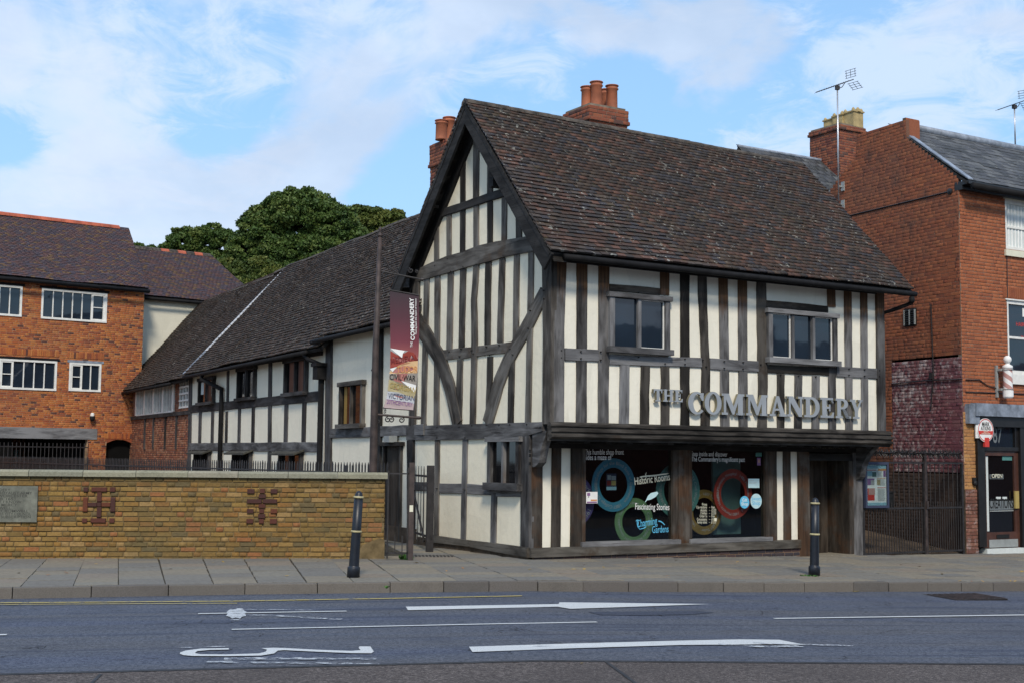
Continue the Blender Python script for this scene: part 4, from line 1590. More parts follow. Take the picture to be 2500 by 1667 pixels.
def ws(x0, y0, x1, y1, w, mat='oak_wing', name='stud', n1=.03, vert=True, **k):
    return stick(WG, zw, x0, y0, x1, y1, w, mat, name, n1, Wg, vert=vert, seg=.5, **k)


for x0, y0, x1, y1, w in [(560, 572, 545, 1420, 24), (639, 855, 633, 1112, 20), (741, 845, 735, 1112, 20), (960, 826, 955, 1112, 20), (1074, 812, 1068, 1112, 22),
                          (866, 520, 862, 795, 16), (1213, 452, 1207, 1118, 26), (1206, 1180, 1200, 1430, 26), (1345, 795, 1338, 1108, 28), (1492, 775, 1484, 1112, 30), (856, 850, 850, 1112, 16)]:
    ws(x0, y0, x1, y1, w)
ws(1700, 258, 1690, 1450, 46, n1=.05, name='post')
ws(2116, 180, 2098, 1500, 46, n1=.06, name='post', mat='oak_black')
ws(555, 834, 1640, 724, 74, name='rail', n1=.036, vert=False)
ws(548, 1140, 1635, 1142, 72, name='rail', n1=.036, vert=False, mat='oak_front')
ws(1708, 1032, 2480, 1000, 84, name='girding_beam', n1=.05, vert=False, mat='oak_front')
ws(548, 545, 1640, 375, 30, name='wall_plate', n1=.04, vert=False, mat='oak_black')


def wcase(o, mull=1, proj=.10, mats=('oak_wing', 'pane_dark')):
    xs = [o[0] + (o[1] - o[0]) * (i + 1) / (mull + 1) for i in range(mull)]
    return casement(WG, *o, xs, Wg, mats, proj, .10, .10, .09, glass_n=.02, over=.03)


for o in ups:
    w = wcase(o)
    # brown strips added further down imitate brick reflected in part of the glazing
for o in lows:
    wcase(o)
    m = MB()
    c = [WG.P(o[0] - .12, o[3] - .03, .02), WG.P(o[1] + .12, o[3] - .03, .02), WG.P(o[1] + .12, o[3] - .14, .30), WG.P(o[0] - .12, o[3] - .14, .30)]
    m.hexa(c + [q + np.array([0, 0, .045]) for q in c], .3)
    m.build('window_canopy', M['slate_top'], Wg)
bw = casement(WG, *bw_, [wuv(1890, 800)[0]], Wg, ('oak', 'pane_dark'), .09, .09, .10, .10, glass_n=.02, over=.05)
m = MB()
a = wuv(1822, 800)[0]
m.box(WG, a, wuv(1845, 800)[0], bw_[2] + .1, bw_[3] - .1, .022, .026, .5)
m.build('curtain', M['p_gold'], bw)
for o, f in ((ups[2], (.16, .42)), (ups[2], (.58, .80)), (ups[0], (.52, .74))):
    m = MB()
    q = o[1] - o[0]
    m.box(WG, o[0] + q * f[0], o[0] + q * f[1], o[2] + .1, o[3] - .1, .022, .026, .5)
    m.build('blind_or_reflection', M['brownpaint_reflection'], Wg)  # brown strip over the pane, coloured as a reflection of brick
m = MB()
q = ups[0]
m.box(WG, q[0] + .14, q[0] + .14 + (q[1] - q[0]) * .18, q[2] + .35, q[3] - .12, .022, .027, .5)
m.build('blind_or_reflection', M['p_cur'], Wg)
# side door with lintel
d0, d1, _, dz = dw_
dd = bpy.data.objects.new('side_door', None)
COL.objects.link(dd)
dd.parent = Wg
for b, nm, mt in (((d0, d0 + .09, -.1, dz - .02, -.1, .05), 'door_jamb', 'oak_dark'), ((d1 - .07, d1, -.1, dz - .02, -.1, .05), 'door_jamb', 'oak_dark'), ((d0 - .12, d1 + .10, dz - .02, dz + .06, -.1, .12), 'door_head', 'oak_dark')):
    m = MB()
    m.box(WG, *b, R())
    m.build(nm, M[mt], dd)
for i in range(3):
    m = MB()
    a, b = d0 + .09 + (d1 - d0 - .16) * i / 3, d0 + .09 + (d1 - d0 - .16) * (i + 1) / 3
    m.box(WG, a + .003, b - .003, .02, dz - .02, -.06, -.02 + U(0, .004), R())
    m.build('plank', M['door_oak'], dd)
m = MB()
m.box(WG, d0 - .1, d1 + .1, -.3, .0, -.3, .18, .5)
m.build('doorstep', M['slab'], dd)
fl_ = WG.px(*zw(2205, 1083), n=.1)
m = MB()
m.box(WG, fl_[0] - .16, fl_[0] + .14, fl_[1] - .05, fl_[1] + .08, .04, .22, .5)
o = m.build('floodlight', M['grey'], None)
tag(o, 'small grey box floodlight above the narrow plank side door', 'floodlight')
m = MB()
m.box(WG, FAR, .05, -.4, .3, -.2, .04, .3)
m.build('plinth', M['mortar_d'], Wg)

# link part: brick with white windows at the far end
lw = [WG.px(334, 930), WG.px(423, 1000), WG.px(334, 1005)]
lk0, lk1 = WG.px(334, 960)[0], WG.px(424, 960)[0]
lkz0, lkz1 = WG.px(380, 1008)[1], WG.px(380, 915)[1]
lk2, lk3 = WG.px(437, 960)[0], WG.px(465, 960)[0]
poly = rect(END - 1.5, FAR, -.2, 4.3)
bk, br = brick_wall(WG.shift(n=-.02), poly, [(lk0, lk1, lkz0, lkz1), (lk2, lk3, lkz0 + .1, 4.4)], .075, .225, hdr=.5)
wl = bk.build('wall', M['mortar'], Wg)
pieces('brick', 'brick', br, M['brick_link'], wl, 120)
for (a0, a1, nm, rows_) in ((lk0, lk1, 9, 1), (lk2, lk3, 3, 5)):
    w = bpy.data.objects.new('window', None)
    COL.objects.link(w)
    w.parent = Wg
    m = MB()
    z0q, z1q = (lkz0, 4.12) if nm == 9 else (lkz0 + .1, 4.16)
    m.box(WG, a0, a1, z0q, z1q, -.10, -.08, .5)
    m.build('pane', M['brownpaint_reflection'], w)  # brown pane colour stands in for brick mirrored in the glass
    L_ = a1 - a0
    n_b = 16 if nm == 9 else 4
    for i in range(n_b + 1):
        m = MB()
        big_ = nm == 9 and i % 4 == 0
        hw = .10 if big_ else .028
        x = a0 + L_ * i / n_b
        m.box(WG, x - hw, x + hw, z0q, z1q, -.08, .03 if big_ else -.02, .5)
        m.build('mullion' if big_ else 'glazing_bar', M['white'], w)
    for z in ([z0q, z1q] if nm == 9 else [z0q + (z1q - z0q) * i / 4 for i in range(5)]):
        m = MB()
        m.box(WG, a0, a1, z - .03, z + .03, -.075, .0, .5)
        m.build('glazing_bar', M['white'], w)
m = MB()
m.box(WG, END - .5, lk3 + .2, lkz0 - .16, lkz0 - .03, -.05, .05, .4)
m.build('rail', M['oak_wing'], Wg)
for u_ in (352, 373, 402, 429):
    a = WG.px(u_, 1080)[0]
    m = MB()
    m.box(WG, a - .09, a + .09, 1.9, lkz0 - .16, -.05, .015, R())
    m.build('stud', M['oak_wing'], Wg)

# wing roofs: near raised piece, middle, and far piece
def wr(s0, s1, ez, n_e, rz, name, sk0=0., sk1=0., seed=1, lim=95, back=3.0):
    """E at eaves, R at ridge; s0 is the far end"""
    e0, e1 = WG.P(s0, ez, n_e), WG.P(s1, ez, n_e)
    r0, r1 = WG.P(s0 + sk0, rz, -back), WG.P(s1 + sk1, rz, -back)
    o = slab_mesh(e0, e1, r0, r1, .08).build(name, M['oak_black'], Wg)
    tl, _ = tiled_slope(e0, e1, r0, r1, .168, .112, .038, .030, seed)
    pieces('roof_tile', 'tile', tl, M['tile_wing'], o, lim)
    return o


RZ = 7.93
wr(WG.px(450, 916, n=.35)[0], WG.px(779, 849, n=.35)[0], 4.21, .35, RZ, 'roof', 0, 0, 3, 130)
wr(-31.5, WG.px(450, 916, n=.35)[0], 4.10, .33, RZ - .09, 'roof', 0, 0, 5, 20)
rN = wr(WG.px(779, 826, n=.35)[0] + .0, .12, 4.43, .30, RZ + .02, 'roof', 0, 0, 7, 130)
# back slope closes the volume
m = MB()
e0, e1, r0, r1 = WG.P(-31, 4.2, -6.3), WG.P(1.2, 4.2, -6.3), WG.P(-31, RZ - .02, -3.0), WG.P(1.2, RZ - .02, -3.0)
m.hexa([e0, e1, r1, r0] + [p + np.array([0, 0, .04]) for p in (e0, e1, r1, r0)], .4)
m.build('rear_roof', M['tile_wing'], Wg)
for i in range(72):
    a = -29.8 + i * .44
    m = MB()
    z = RZ + .03 - .10 * (a < -19.6) + .05 * mnoise.noise(Vector((a * .4, 5, 1)))
    vs = []
    for e_ in (a, a + .43):
        for j in range(5):
            an = math.pi * j / 4
            vs.append(WG.P(e_, z - .08 + math.sin(an) * .10, -3.0 + math.cos(an) * .13))
    m.add(vs, [(j + 1, j, 5 + j, 6 + j) for j in range(4)], None, R())
    m.build('ridge_tile', M['ridge'], rN)
# stepped lead flashing between the two roof levels
sf = WG.px(450, 916, n=.35)[0]
for i in range(34):
    f = i / 34
    p = WG.P(sf + .03, 4.21 + (RZ - 4.21) * f, .35 - 3.35 * f)
    up = (WG.P(0, RZ, -3.0) - WG.P(0, 4.21, .35))
    up /= np.linalg.norm(up)
    nn = np.cross(WG.d, up)
    nn = nn if nn[2] > 0 else -nn
    w_ = .15 * (1 - .5 * f)
    m = MB()
    c = [p - WG.d * w_ * .4, p + WG.d * w_, p + WG.d * w_ * .8 + up * .13, p - WG.d * w_ * .4 + up * .13]
    m.hexa([q + nn * .05 for q in c] + [q + nn * .085 for q in c], .5)
    m.build('flashing', M['flash'] if i > 6 else M['lead'], Wg)
# gutters, hopper and pipes
m = MB()
m.tube([WG.P(a, 4.14, .42) for a in (WG.px(450, 916, n=.4)[0], -12, BAY - .1)], .055, 8)
m.tube([WG.P(a, 4.36, .38) for a in (BAY + .15, -3, .6)], .055, 8)
m.tube([WG.P(a, 4.03, .40) for a in (-28.0, -19.7)], .055, 8)
m.build('gutter', M['gutter'], Wg, True)
m = MB()
p = WG.P(wuv(755, 560)[0], 4.1, .40)
q = wuv(836, 640)[0]
m.tube([p, p + np.array([0, 0, -.12]), WG.P(q, 3.65, .10), WG.P(q, 3.3, .09), WG.P(q, .3, .09)], .07, 8)
m.build('downpipe', M['gutter'], Wg, True)
m = MB()
a = wuv(1668, 500)[0]
m.tube([WG.P(a, 3.55, .12), WG.P(a, .3, .12)], .07, 8)
m.tube([WG.P(a - .45, 4.1, .4), WG.P(a - .3, 3.98, .35), WG.P(a, 3.85, .14)], .05, 8)
m.box(WG, a - .16, a + .16, 3.5, 3.82, .04, .28, .5)
m.box(WG, a - .20, a + .20, 3.80, 3.88, .03, .32, .5)
m.build('downpipe', M['gutter'], Wg)

# ------------------------------------------------------------------ left brick building
LB = Frame(WG.P(-27.6, 0, 0)[:2], dr(52.4))
def lbx(u, v, n=0.):
    return LB.px(u, v, n)


def zq(x, y):
    return x / 3.357, 500 + y / 3.357


LH = thing('brick_house', 'orange brick building with white casement windows and a plum tiled roof at left', 'house')
er = lbx(350, 790)[0]
ez = lbx(350, 704)[1]
el_ = -14.
def lo(u0, u1, v0, v1, um=None):
    um = um or (u0 + u1) / 2
    return (lbx(u0, 800)[0], lbx(u1, 800)[0], lbx(um, v1)[1], lbx(um, v0)[1])


Lw = [lo(*[c / 3.357 for c in (330, 870)], 500 + 706 / 3.357, 500 + 952 / 3.357), lo(-60, 51, 697, 772, 20), lo(1, 143, 878, 951), lo(173, 251, 886, 955)]
op = (lbx(-60, 1100)[0], lbx(213, 1100)[0], -1, lbx(110, 1069)[1])
ar = (lbx(259, 1100)[0], lbx(323, 1100)[0], -1, lbx(290, 1071)[1])
holes = [(a + .03, b - .03, c + .03, d - .03) for a, b, c, d in Lw] + [op, ar]
bk, br = brick_wall(LB, rect(el_, er, -.2, ez), holes, .0745, .225, .010, .25, .008, hdr=.35)
wl = bk.build('wall', M['mortar_l'], LH)
pieces('brick', 'brick', br, M['brick_left'], wl, 290)
# right return
LBr = Frame(LB.P(er, 0)[:2], -LB.n[:2])
m = MB()
m.box(LB, er - .25, er - .01, -.2, ez, -5.8, -.26, .5)
m.box(LB, el_, er, 2.6, 2.8, -5.8, -.26, .5)
m.box(LB, el_, lbx(33, 1100)[0], -.2, 2.6, -5.8, -.26, .5)
m.box(LB, lbx(157, 1100)[0], er - .3, -.2, 2.6, -5.8, -.7, .5)
m.build('inner_wall', M['black'], LH)
m = MB()
m.box(LB, el_, er, -.2, ez, -6.0, -5.85, .5)
o = m.build('back_wall', M['mortar_l'], LH)
o.data.materials[0] = M['mortar_l']
m = MB()
m.box(LB, op[0] - .5, lbx(237, 1055)[0], lbx(110, 1070)[1], lbx(110, 1043)[1], -.1, .03, .9)
m.build('lintel', M['oak_silver'], LH)
# courtyard glimpse behind the opening: brick wall, posts and a pale window
LC = LB.shift(n=-4.6)
bk, br = brick_wall(LC, rect(lbx(20, 1100)[0] - 2.5, lbx(175, 1100)[0] + .5, .6, 2.6), [], .0745, .225)
wl = bk.build('courtyard_wall', M['mortar_l'], LH)
pieces('brick', 'brick', br, M['brick_link'], wl, 0)
for u0, u1, mt in ((48, 54, 'oak_wing'), (116, 121, 'oak_wing'), (33, 44, 'p_sky'), (129, 133, 'p_sky'), (136, 140, 'p_sky'), (144, 148, 'p_sky')):
    m = MB()
    m.box(LC, LC.px(u0, 1100)[0], LC.px(u1, 1100)[0], .6, 2.6 if mt == 'oak_wing' else 1.85, .0, .05, .4)
    m.build('post' if mt == 'oak_wing' else 'glazing_bar', M[mt], LH)
m = MB()
m.box(LC, LC.px(122, 1100)[0], LC.px(156, 1100)[0], 1.95, 2.2, .0, .12, .4)
m.build('canopy', M['p_navy'], LH)
# arch infill: dark recess + curved top
m = MB()
a0, a1, _, az = ar
m.box(LB, a0 - .05, a1 + .05, .2, az, -.35, -.25, .5)
m.build('dark_doorway', M['black'], LH)
m = MB()
pts = [(a0, az - .16)]
for i in range(9):
    f = i / 8
    pts.append((a0 + (a1 - a0) * f, az - .16 + .15 * math.sin(math.pi * f)))
pts += [(a1, az + .01), (a0, az + .01)]
pts = pts[1:]
m.prism(LB, pts, -.12, -.006, .3)
m.build('arch', M['brick_left'], LH)


def brick_arch(z, a0, a1, h=.22):
    bl = []
    nA = int((a1 - a0) / .08)
    for i in range(nA):
        c = LB.P(a0 + (i + .5) * (a1 - a0) / nA, z + h / 2, -.006)
        bl.append((c, LB.d * .066, np.array([0, 0, h]), LB.n * .018, R()))
    return bl


bl = brick_arch(Lw[2][3] + .16, Lw[2][0] - 1, Lw[2][1] + .05) + brick_arch(Lw[3][3] + .16, Lw[3][0] - .1, Lw[3][1] + .1) + brick_arch(az + .01, a0 - .1, a1 + .05, .20)
pieces('arch_brick', 'brick', bl, M['brick_left'], wl, 60)


def white_window(F, o, parent, parts_, proj=.015):
    """parts_: list of (fraction0, fraction1, kind) kind 'c' casement with a mid bar or 'f' fixed"""
    w = bpy.data.objects.new('window', None)
    COL.objects.link(w)
    w.parent = parent
    a0, a1, z0, z1 = o
    def b(nm, *q):
        m = MB()
        m.box(F, *q, R())
        m.build(nm, M['white'], w)
    t_ = .075
    b('frame', a0, a1, z1 - t_, z1, -.10, proj)
    b('frame', a0, a1, z0, z0 + t_, -.10, proj + .02)
    b('frame', a0, a0 + t_, z0 + t_, z1 - t_, -.10, proj)
    b('frame', a1 - t_, a1, z0 + t_, z1 - t_, -.10, proj)
    q = MB()
    q.box(F, a0 + t_, a1 - t_, z0 + t_, z1 - t_, -.062, -.055, .5)
    q.build('pane', M['pane'] if z0 > 2.9 and F is LB else M['pane_dark'], w)
    L = a1 - a0 - 2 * t_
    for f0, f1, k in parts_:
        x0, x1 = a0 + t_ + L * f0, a0 + t_ + L * f1
        if k == 'c':
            b('casement_frame', x0, x0 + .06, z0 + t_, z1 - t_, -.05, .0)
            b('casement_frame', x1 - .07, x1, z0 + t_, z1 - t_, -.05, .0)
            b('casement_frame', x0 + .06, x1 - .07, z0 + t_, z0 + t_ + .05, -.05, .0)
            b('casement_frame', x0 + .06, x1 - .07, z1 - t_ - .05, z1 - t_, -.05, .0)
            zm = (z0 + z1) / 2
            b('glazing_bar', x0 + .06, x1 - .07, zm - .015, zm + .015, -.05, -.005)
        else:
            n = k
            for i in range(1, n + 1):
                x = x0 + (x1 - x0) * i / n
                if i < n or f1 < 1:
                    b('glazing_bar', x - .018, x + .018, z0 + t_, z1 - t_, -.05, -.01)
    return w


white_window(LB, Lw[0], LH, [(0, .78, 5), (.78, 1, 'c')])
white_window(LB, Lw[1], LH, [(0, 1, 4)])
white_window(LB, Lw[2], LH, [(0, .23, 'c'), (.23, 1, 4)])
white_window(LB, Lw[3], LH, [(0, .40, 'c'), (.40, 1, 2)])
for o in (Lw[0], Lw[1], Lw[2], Lw[3]):
    m = MB()
    m.box(LB, o[0] - .08, o[1] + .08, o[3] + .002, o[3] + .09, -.1, .02, .4)
    m.build('lintel', M['lead'] if o is Lw[3] else M['gutter'], LH)
# roof
ee = lbx(363, 705, n=.3)
bk_n = 3.1
rzl = LB.px(314, 560, n=-bk_n)[1]
E0, E1 = LB.P(el_, ee[1], .32), LB.P(ee[0], ee[1], .32)
rr = LB.px(314, 560, n=-bk_n)[0]
Rr0, Rr1 = LB.P(el_, rzl, -bk_n), LB.P(rr, rzl, -bk_n)
ro = slab_mesh(E0, E1, Rr0, Rr1, .07).build('roof', M['oak_black'], LH)
tl, _ = tiled_slope(E0, E1, Rr0, Rr1, .168, .105, .022, .03, 11)
pieces('roof_tile', 'tile', tl, M['tile_left'], ro, 200)
m = MB()
m.hexa([LB.P(el_, ee[1], -6.4), LB.P(ee[0], ee[1], -6.4), Rr1, Rr0] + [p + np.array([0, 0, .05]) for p in (LB.P(el_, ee[1], -6.4), LB.P(ee[0], ee[1], -6.4), Rr1, Rr0)], .5)
m.build('rear_roof', M['tile_left'], LH)
m = MB()
m.prism(LBr.shift(n=-.05), [(.1, ez - .1), (3.1, rzl - .1), (5.8, ez - .1)], -.15, 0)
m.build('gable', M['brick_left'], LH)
for i in range(36):
    a = el_ + .4 * i
    if a + .39 > rr + .05:
        break
    m = MB()
    vs = []
    for e_ in (a, a + .392):
        for j in range(5):
            an = math.pi * j / 4
            vs.append(LB.P(e_, rzl - .05 + math.sin(an) * .16, -bk_n + math.cos(an) * .16))
    m.add(vs, [(j, j + 1, 6 + j, 5 + j) for j in range(4)] + [(4, 3, 2, 1, 0), (5, 6, 7, 8, 9)], None, R())
    m.build('ridge_tile', M['ridge_red'], ro)
m = MB()
m.tube([LB.P(el_, ee[1] - .10, .40), LB.P(ee[0] + .0, ee[1] - .12, .40)], .07, 8)
m.build('gutter', M['gutter'], LH, True)
m = MB()
m.box(LB, el_, er + .05, ez - .10, ez + .02, -.2, .06, .4)
m.build('dentil_course', M['brick_left'], LH)
m = MB()
a, z = lbx(222, 1019)
m.lathe(LB.P(a, z + .06, .15), [(.10, 0), (.10, -.07), (.09, -.12), (.04, -.19)], 12)
o = m.build('security_camera', M['p_black'])
m = MB()
m.lathe(LB.P(a, z + .06, .15), [(.07, 0), (.07, .08), (.04, .12)], 12)
m.box(LB, a - .03, a + .03, z + .06, z + .12, 0, .15, .5)
m.build('mount', M['white'], o)
tag(o, 'small dome security camera on the orange brick wall above the arch', 'camera')

# rear wing: cream wall under a lower plum roof
RW = LB.shift(n=-1.15)
RH2 = thing('rendered_rear_wing', 'cream rendered gable block with lower plum tiled roof between brick house and long wing', 'building')
re_ = RW.px(420, 728, n=.3)[1]
rz_ = RW.px(420, 616, n=-2.8)[1]
m = MB()
x0, x1 = er - .3, er + 9
m.box(RW, x0, x1, 0, re_ - .02, -5.6, 0, .5)
m.build('wall', M['plaster_rear'], RH2)
E0, E1 = RW.P(x0, re_, .3), RW.P(x1, re_, .3)
xr = RW.px(518, 622, n=-2.8)[0]
Rr0, Rr1 = RW.P(x0 - .9, rz_, -2.8), RW.P(xr, rz_, -2.8)
# hip line: run the right end of the slope through the sighted edge
xh = RW.px(602, 688, n=-.9)[0]
E1 = RW.P(xh + (xh - xr) * .62, re_, .3)
ro = slab_mesh(E0, E1, Rr0, Rr1, .07).build('roof', M['oak_black'], RH2)
tl, _ = tiled_slope(E0, E1, Rr0, Rr1, .168, .105, .022, .03, 15)
pieces('roof_tile', 'tile', tl, M['tile_left'], ro, 130)
for i in range(30):
    a = x0 - .9 + .38 * i
    if a + .38 > xr + .1:
        break
    m = MB()
    vs = []
    for e_ in (a, a + .36):
        for j in range(5):
            an = math.pi * j / 4
            vs.append(RW.P(e_, rz_ - .04 + math.sin(an) * .15, -2.8 + math.cos(an) * .15))
    m.add(vs, [(j, j + 1, 6 + j, 5 + j) for j in range(4)] + [(4, 3, 2, 1, 0), (5, 6, 7, 8, 9)], None, R())
    m.build('ridge_tile', M['ridge_red'] if i > 7 and R() < .6 else M['ridge'], ro)
m = MB()
m.tube([RW.P(x0, re_ - .10, .36), RW.P(x1 - 3, re_ - .10, .36)], .06, 8)
m.build('gutter', M['gutter'], RH2, True)

# ------------------------------------------------------------------ right brick shop
def zr(x, y):
    return 1900 + x / 3.1367, 150 + y / 3.1367


def zs_(x, y):
    return 2050 + x / 3.92, 600 + y / 3.92


def zt_(x, y):
    return 2200 + x / 3.483, 950 + y / 3.483


def zg_(x, y):
    return 1950 + x / 3.136, 950 + y / 3.136


BH = thing('red_brick_shop', 'red brick shop building with slate roof and black shopfront at the right edge', 'house')
side = [(-.012, -.5)] + [RS.px(*p) for p in (zr(1410, 885), zr(982, 590), zr(975, 440), zr(600, 560), zr(592, 735), zr(480, 872), zr(385, 1005))]
side[1] = (-.012, side[1][1])
lowz = side[-1][1]
side += [(side[-1][0] - 2.2, lowz - 2.4), (side[-1][0] - 2.2, -.5)]
pp = [RS.px(*zs_(*p)) for p in ((495, 1100), (1180, 1050))]
ptz = (pp[0][1] + pp[1][1]) / 2
paint = (pp[0][0], -.012, RS.px(2176, 1150)[1], ptz)
bk, br = brick_wall(RS, side, [paint], .0755, .225, .008, .10, .003, hdr=.15)
wl = bk.build('side_wall', M['mortar_r'], BH)

pieces('brick', 'brick', br, M['brick_right'], wl, 160)
bk, br = brick_wall(RS, rect(*paint), [], .0755, .225, .009, .10, .004, hdr=.15)
wl = bk.build('painted_patch', M['mortar_p'], BH)
pieces('brick', 'brick', br, M['brick_paint'], wl, 40)
# crack / conduit lines on the side wall
m = MB()
m.tube([RS.P(*RS.px(*zr(530, 1188)), .01), RS.P(*RS.px(*zr(1310, 1000)), .01)], .018, 6)
m.lathe(RS.P(*RS.px(*zr(1318, 998)), .0), [(.07, 0), (.07, .03), (.02, .05)], 12, RS.n)
m.build('tie_rod', M['iron'], BH)
m = MB()
m.tube([RS.P(*RS.px(*zs_(880, 560)), .02), RS.P(*RS.px(*zs_(905, 1230)), .02), RS.P(*RS.px(*zs_(880, 1560)), .02)], .012, 6)
m.tube([RS.P(*RS.px(*zs_(500, 1318)), .02), RS.P(*RS.px(*zs_(800, 1290)), .03), RS.P(*RS.px(*zs_(1180, 1272)), .02)], .014, 6)
q = RS.px(*zs_(892, 1240))
m.box(RS, q[0] - .05, q[0] + .04, q[1] - .07, q[1] + .06, 0, .07, .5)
m.build('cable', M['iron'], BH)
# upstand block at the ridge: its second face looks toward the street
tA, tB = side[3][0], side[4][0]
Fc = RF.shift(n=tA * .995)
cx0 = -tA * .098
cx1 = max(Fc.px(*zr(1082, 500))[0], cx0 + .25)
ctop = side[3][1]
cbot = Fc.px(*zr(1000, 625))[1]
bk, br = brick_wall(Fc, rect(cx0 + .01, cx1, cbot - .4, ctop), [], .0755, .225, depth=.1, hdr=.6)
o = bk.build('parapet', M['mortar_d'], BH)
pieces('brick', 'brick', br, M['brick_right'], o, 30)
m2 = MB()
m2.prism(RS, [(tA - .01, side[3][1] - .01), (tB, side[4][1] - .01), (tB, side[4][1] - .7), (tA - .01, side[3][1] - .9)], -(cx1 - cx0) + .03, -.09, .4)
m2.build('parapet_core', M['brick_stack'], BH)
# front wall
RX = 6.5
ewz = RF.px(2360, 457)[1]
u1 = RF.px(2455, 545)[0]
W3 = (u1, u1 + 1.15, RF.px(2470, 612)[1], RF.px(2455, 486)[1])
u2 = RF.px(2460.7, 830)[0]
W4 = (u2, u2 + 1.25, RF.px(2475, 913)[1], RF.px(2462, 733)[1])
fz = RF.px(2400, 987)[1]
bk, br = brick_wall(RF, rect(0.012, RX, fz - .05, ewz), [(W3[0], W3[1], W3[2], W3[3]), (W4[0], W4[1], W4[2], W4[3])], .0755, .225, .010, .10, .008, hdr=.5)
wl = bk.build('front_wall', M['mortar'], BH)
pieces('brick', 'brick', br, M['brick_front'], wl, 90)
for o, cur in ((W3, True), (W4, False)):
    w = bpy.data.objects.new('sash_window', None)
    COL.objects.link(w)
    w.parent = BH
    a0, a1, z0, z1 = o
    zm = z0 + (z1 - z0) * (.47 if cur else .50)
    for b in ((a0, a0 + .07, z0, z1, -.12, -.02), (a1 - .07, a1, z0, z1, -.12, -.02), (a0 + .07, a1 - .07, z1 - .08, z1, -.12, -.02), (a0 + .07, a1 - .07, z0, z0 + .09, -.12, -.03), (a0 + .07, a1 - .07, zm - .025, zm + .025, -.11, -.05)):
        m = MB()
        m.box(RF, *b, .5)
        m.build('sash', M['white'], w)
    m = MB()
    m.box(RF, a0 + .07, a1 - .07, z0 + .09, z1 - .08, -.09, -.085, .5)
    m.build('pane', M['p_cur'] if cur else M['pane'], w)
    m = MB()
    m.box(RF, a0 - .06, a1 + .06, z0 - (.14 if cur else .22), z0, -.12, .05, .5)
    m.build('sill', M['p_cream'] if cur else M['white'], w)
    m = MB()
    m.box(RF, a0 - .06, a1 + .06, z1, z1 + .10 if cur else z1 + .03, -.12, .02, .5)
    m.build('lintel', M['p_cream'] if cur else M['white'], w)
    if cur:
        for i in range(9):
            m = MB()
            x = a0 + .09 + i * .11
            m.tube([RF.P(x, z0 + .1, -.082), RF.P(x + .01, z1 - .1, -.082)], .018, 5)
            m.build('net_curtain_fold', M['p_white'], w)
    else:
        m = MB()
        a, z = RF.px(*zs_(1687, 768), n=-.08)
        text_on(m, RF, a, z, -.082, 'HAIRDRESSERS', .13)
        text_on(m, RF, a + .16, z - .28, -.082, '2ND FLOOR', .10)
        m.build('lettering', M['p_red2'], w)
        m = MB()
        m.box(RF, RF.px(*zs_(1750, 650), n=-.08)[0], a1 - .12, z + .22, z + .42, -.084, -.080, .5)
        m.build('sticker', M['p_white'], w)
# arch above lower window: brick-on-edge strip
bl = []
for i in range(20):
    bl.append((RF.P(u2 - .1 + .075 * i, W4[3] + .17, -.004), RF.d * .066, np.array([0, 0, .24]), RF.n * .014, R()))
pieces('arch_brick', 'brick', bl, M['brick_right'], wl, 20)
# slate roof
e0z = ewz + .06
E0, E1 = RF.P(-.02, e0z, .28), RF.P(RX + 2, e0z, .28)
rn = 2.1
rzz = RF.px(2350, 336, n=-rn)[1] - .04
Rr0, Rr1 = RF.P(.24, rzz, -rn), RF.P(RX + 2, rzz, -rn)
ro = slab_mesh(E0, E1, Rr0, Rr1, .06).build('roof', M['oak_black'], BH)
tl, _ = tiled_slope(E0, E1, Rr0, Rr1, .27, .20, .010, .02, 21, .32)
pieces('roof_slate', 'tile', tl, M['slate'], ro, 220)
m = MB()
m.tube([RF.P(cx1 + .02, rzz + .03, -rn), RF.P(RX + 2, rzz + .03, -rn)], .10, 8)
m.build('ridge_cap', M['lead'], BH, True)
m = MB()
m.tube([RF.P(.03, e0z - .12, .36), RF.P(RX, e0z - .14, .36)], .075, 8)
m.build('gutter', M['gutter'], BH, True)
m = MB()
m.box(RF, .0, RX, ewz - .1, ewz + .0, -.1, .10, .5)
m.box(RF, .0, RX, ewz - .0, ewz + .08, -.1, .28, .5)
m.build('eaves_board', M['blackpaint'], BH)
# flashing up the verge
m = MB()
for i in range(9):
    f0, f1 = i / 12, (i + 1) / 12
    p0, p1 = E0 * (1 - f0) + Rr0 * f0, E0 * (1 - f1) + Rr0 * f1
    c = [p0, p0 + RF.d * .16, p1 + RF.d * .16, p1]
    m.hexa([q + np.array([0, 0, .035]) for q in c] + [q + np.array([0, 0, .06]) for q in c], .5)
m.build('flashing', M['lead'], BH)

# shopfront
def ruv(x, y, n=0.):
    return RF.px(*zt_(x, y), n)


def rbox(x0, x1, y0, y1, n0, n1, mat, name, par=None, ref=None):
    a0, a1 = ruv(x0, 700)[0], (ruv(x1, 700)[0] if x1 < 1100 else RX)
    xm = ref or max(min((x0 + min(x1, 1045)) / 2, 1045), 0)
    z1, z0 = ruv(xm, y0)[1], ruv(xm, y1)[1]
    m = MB()
    m.box(RF, a0, a1, z0, z1, n0, n1, R())
    return m.build(name, M[mat], par or BH)


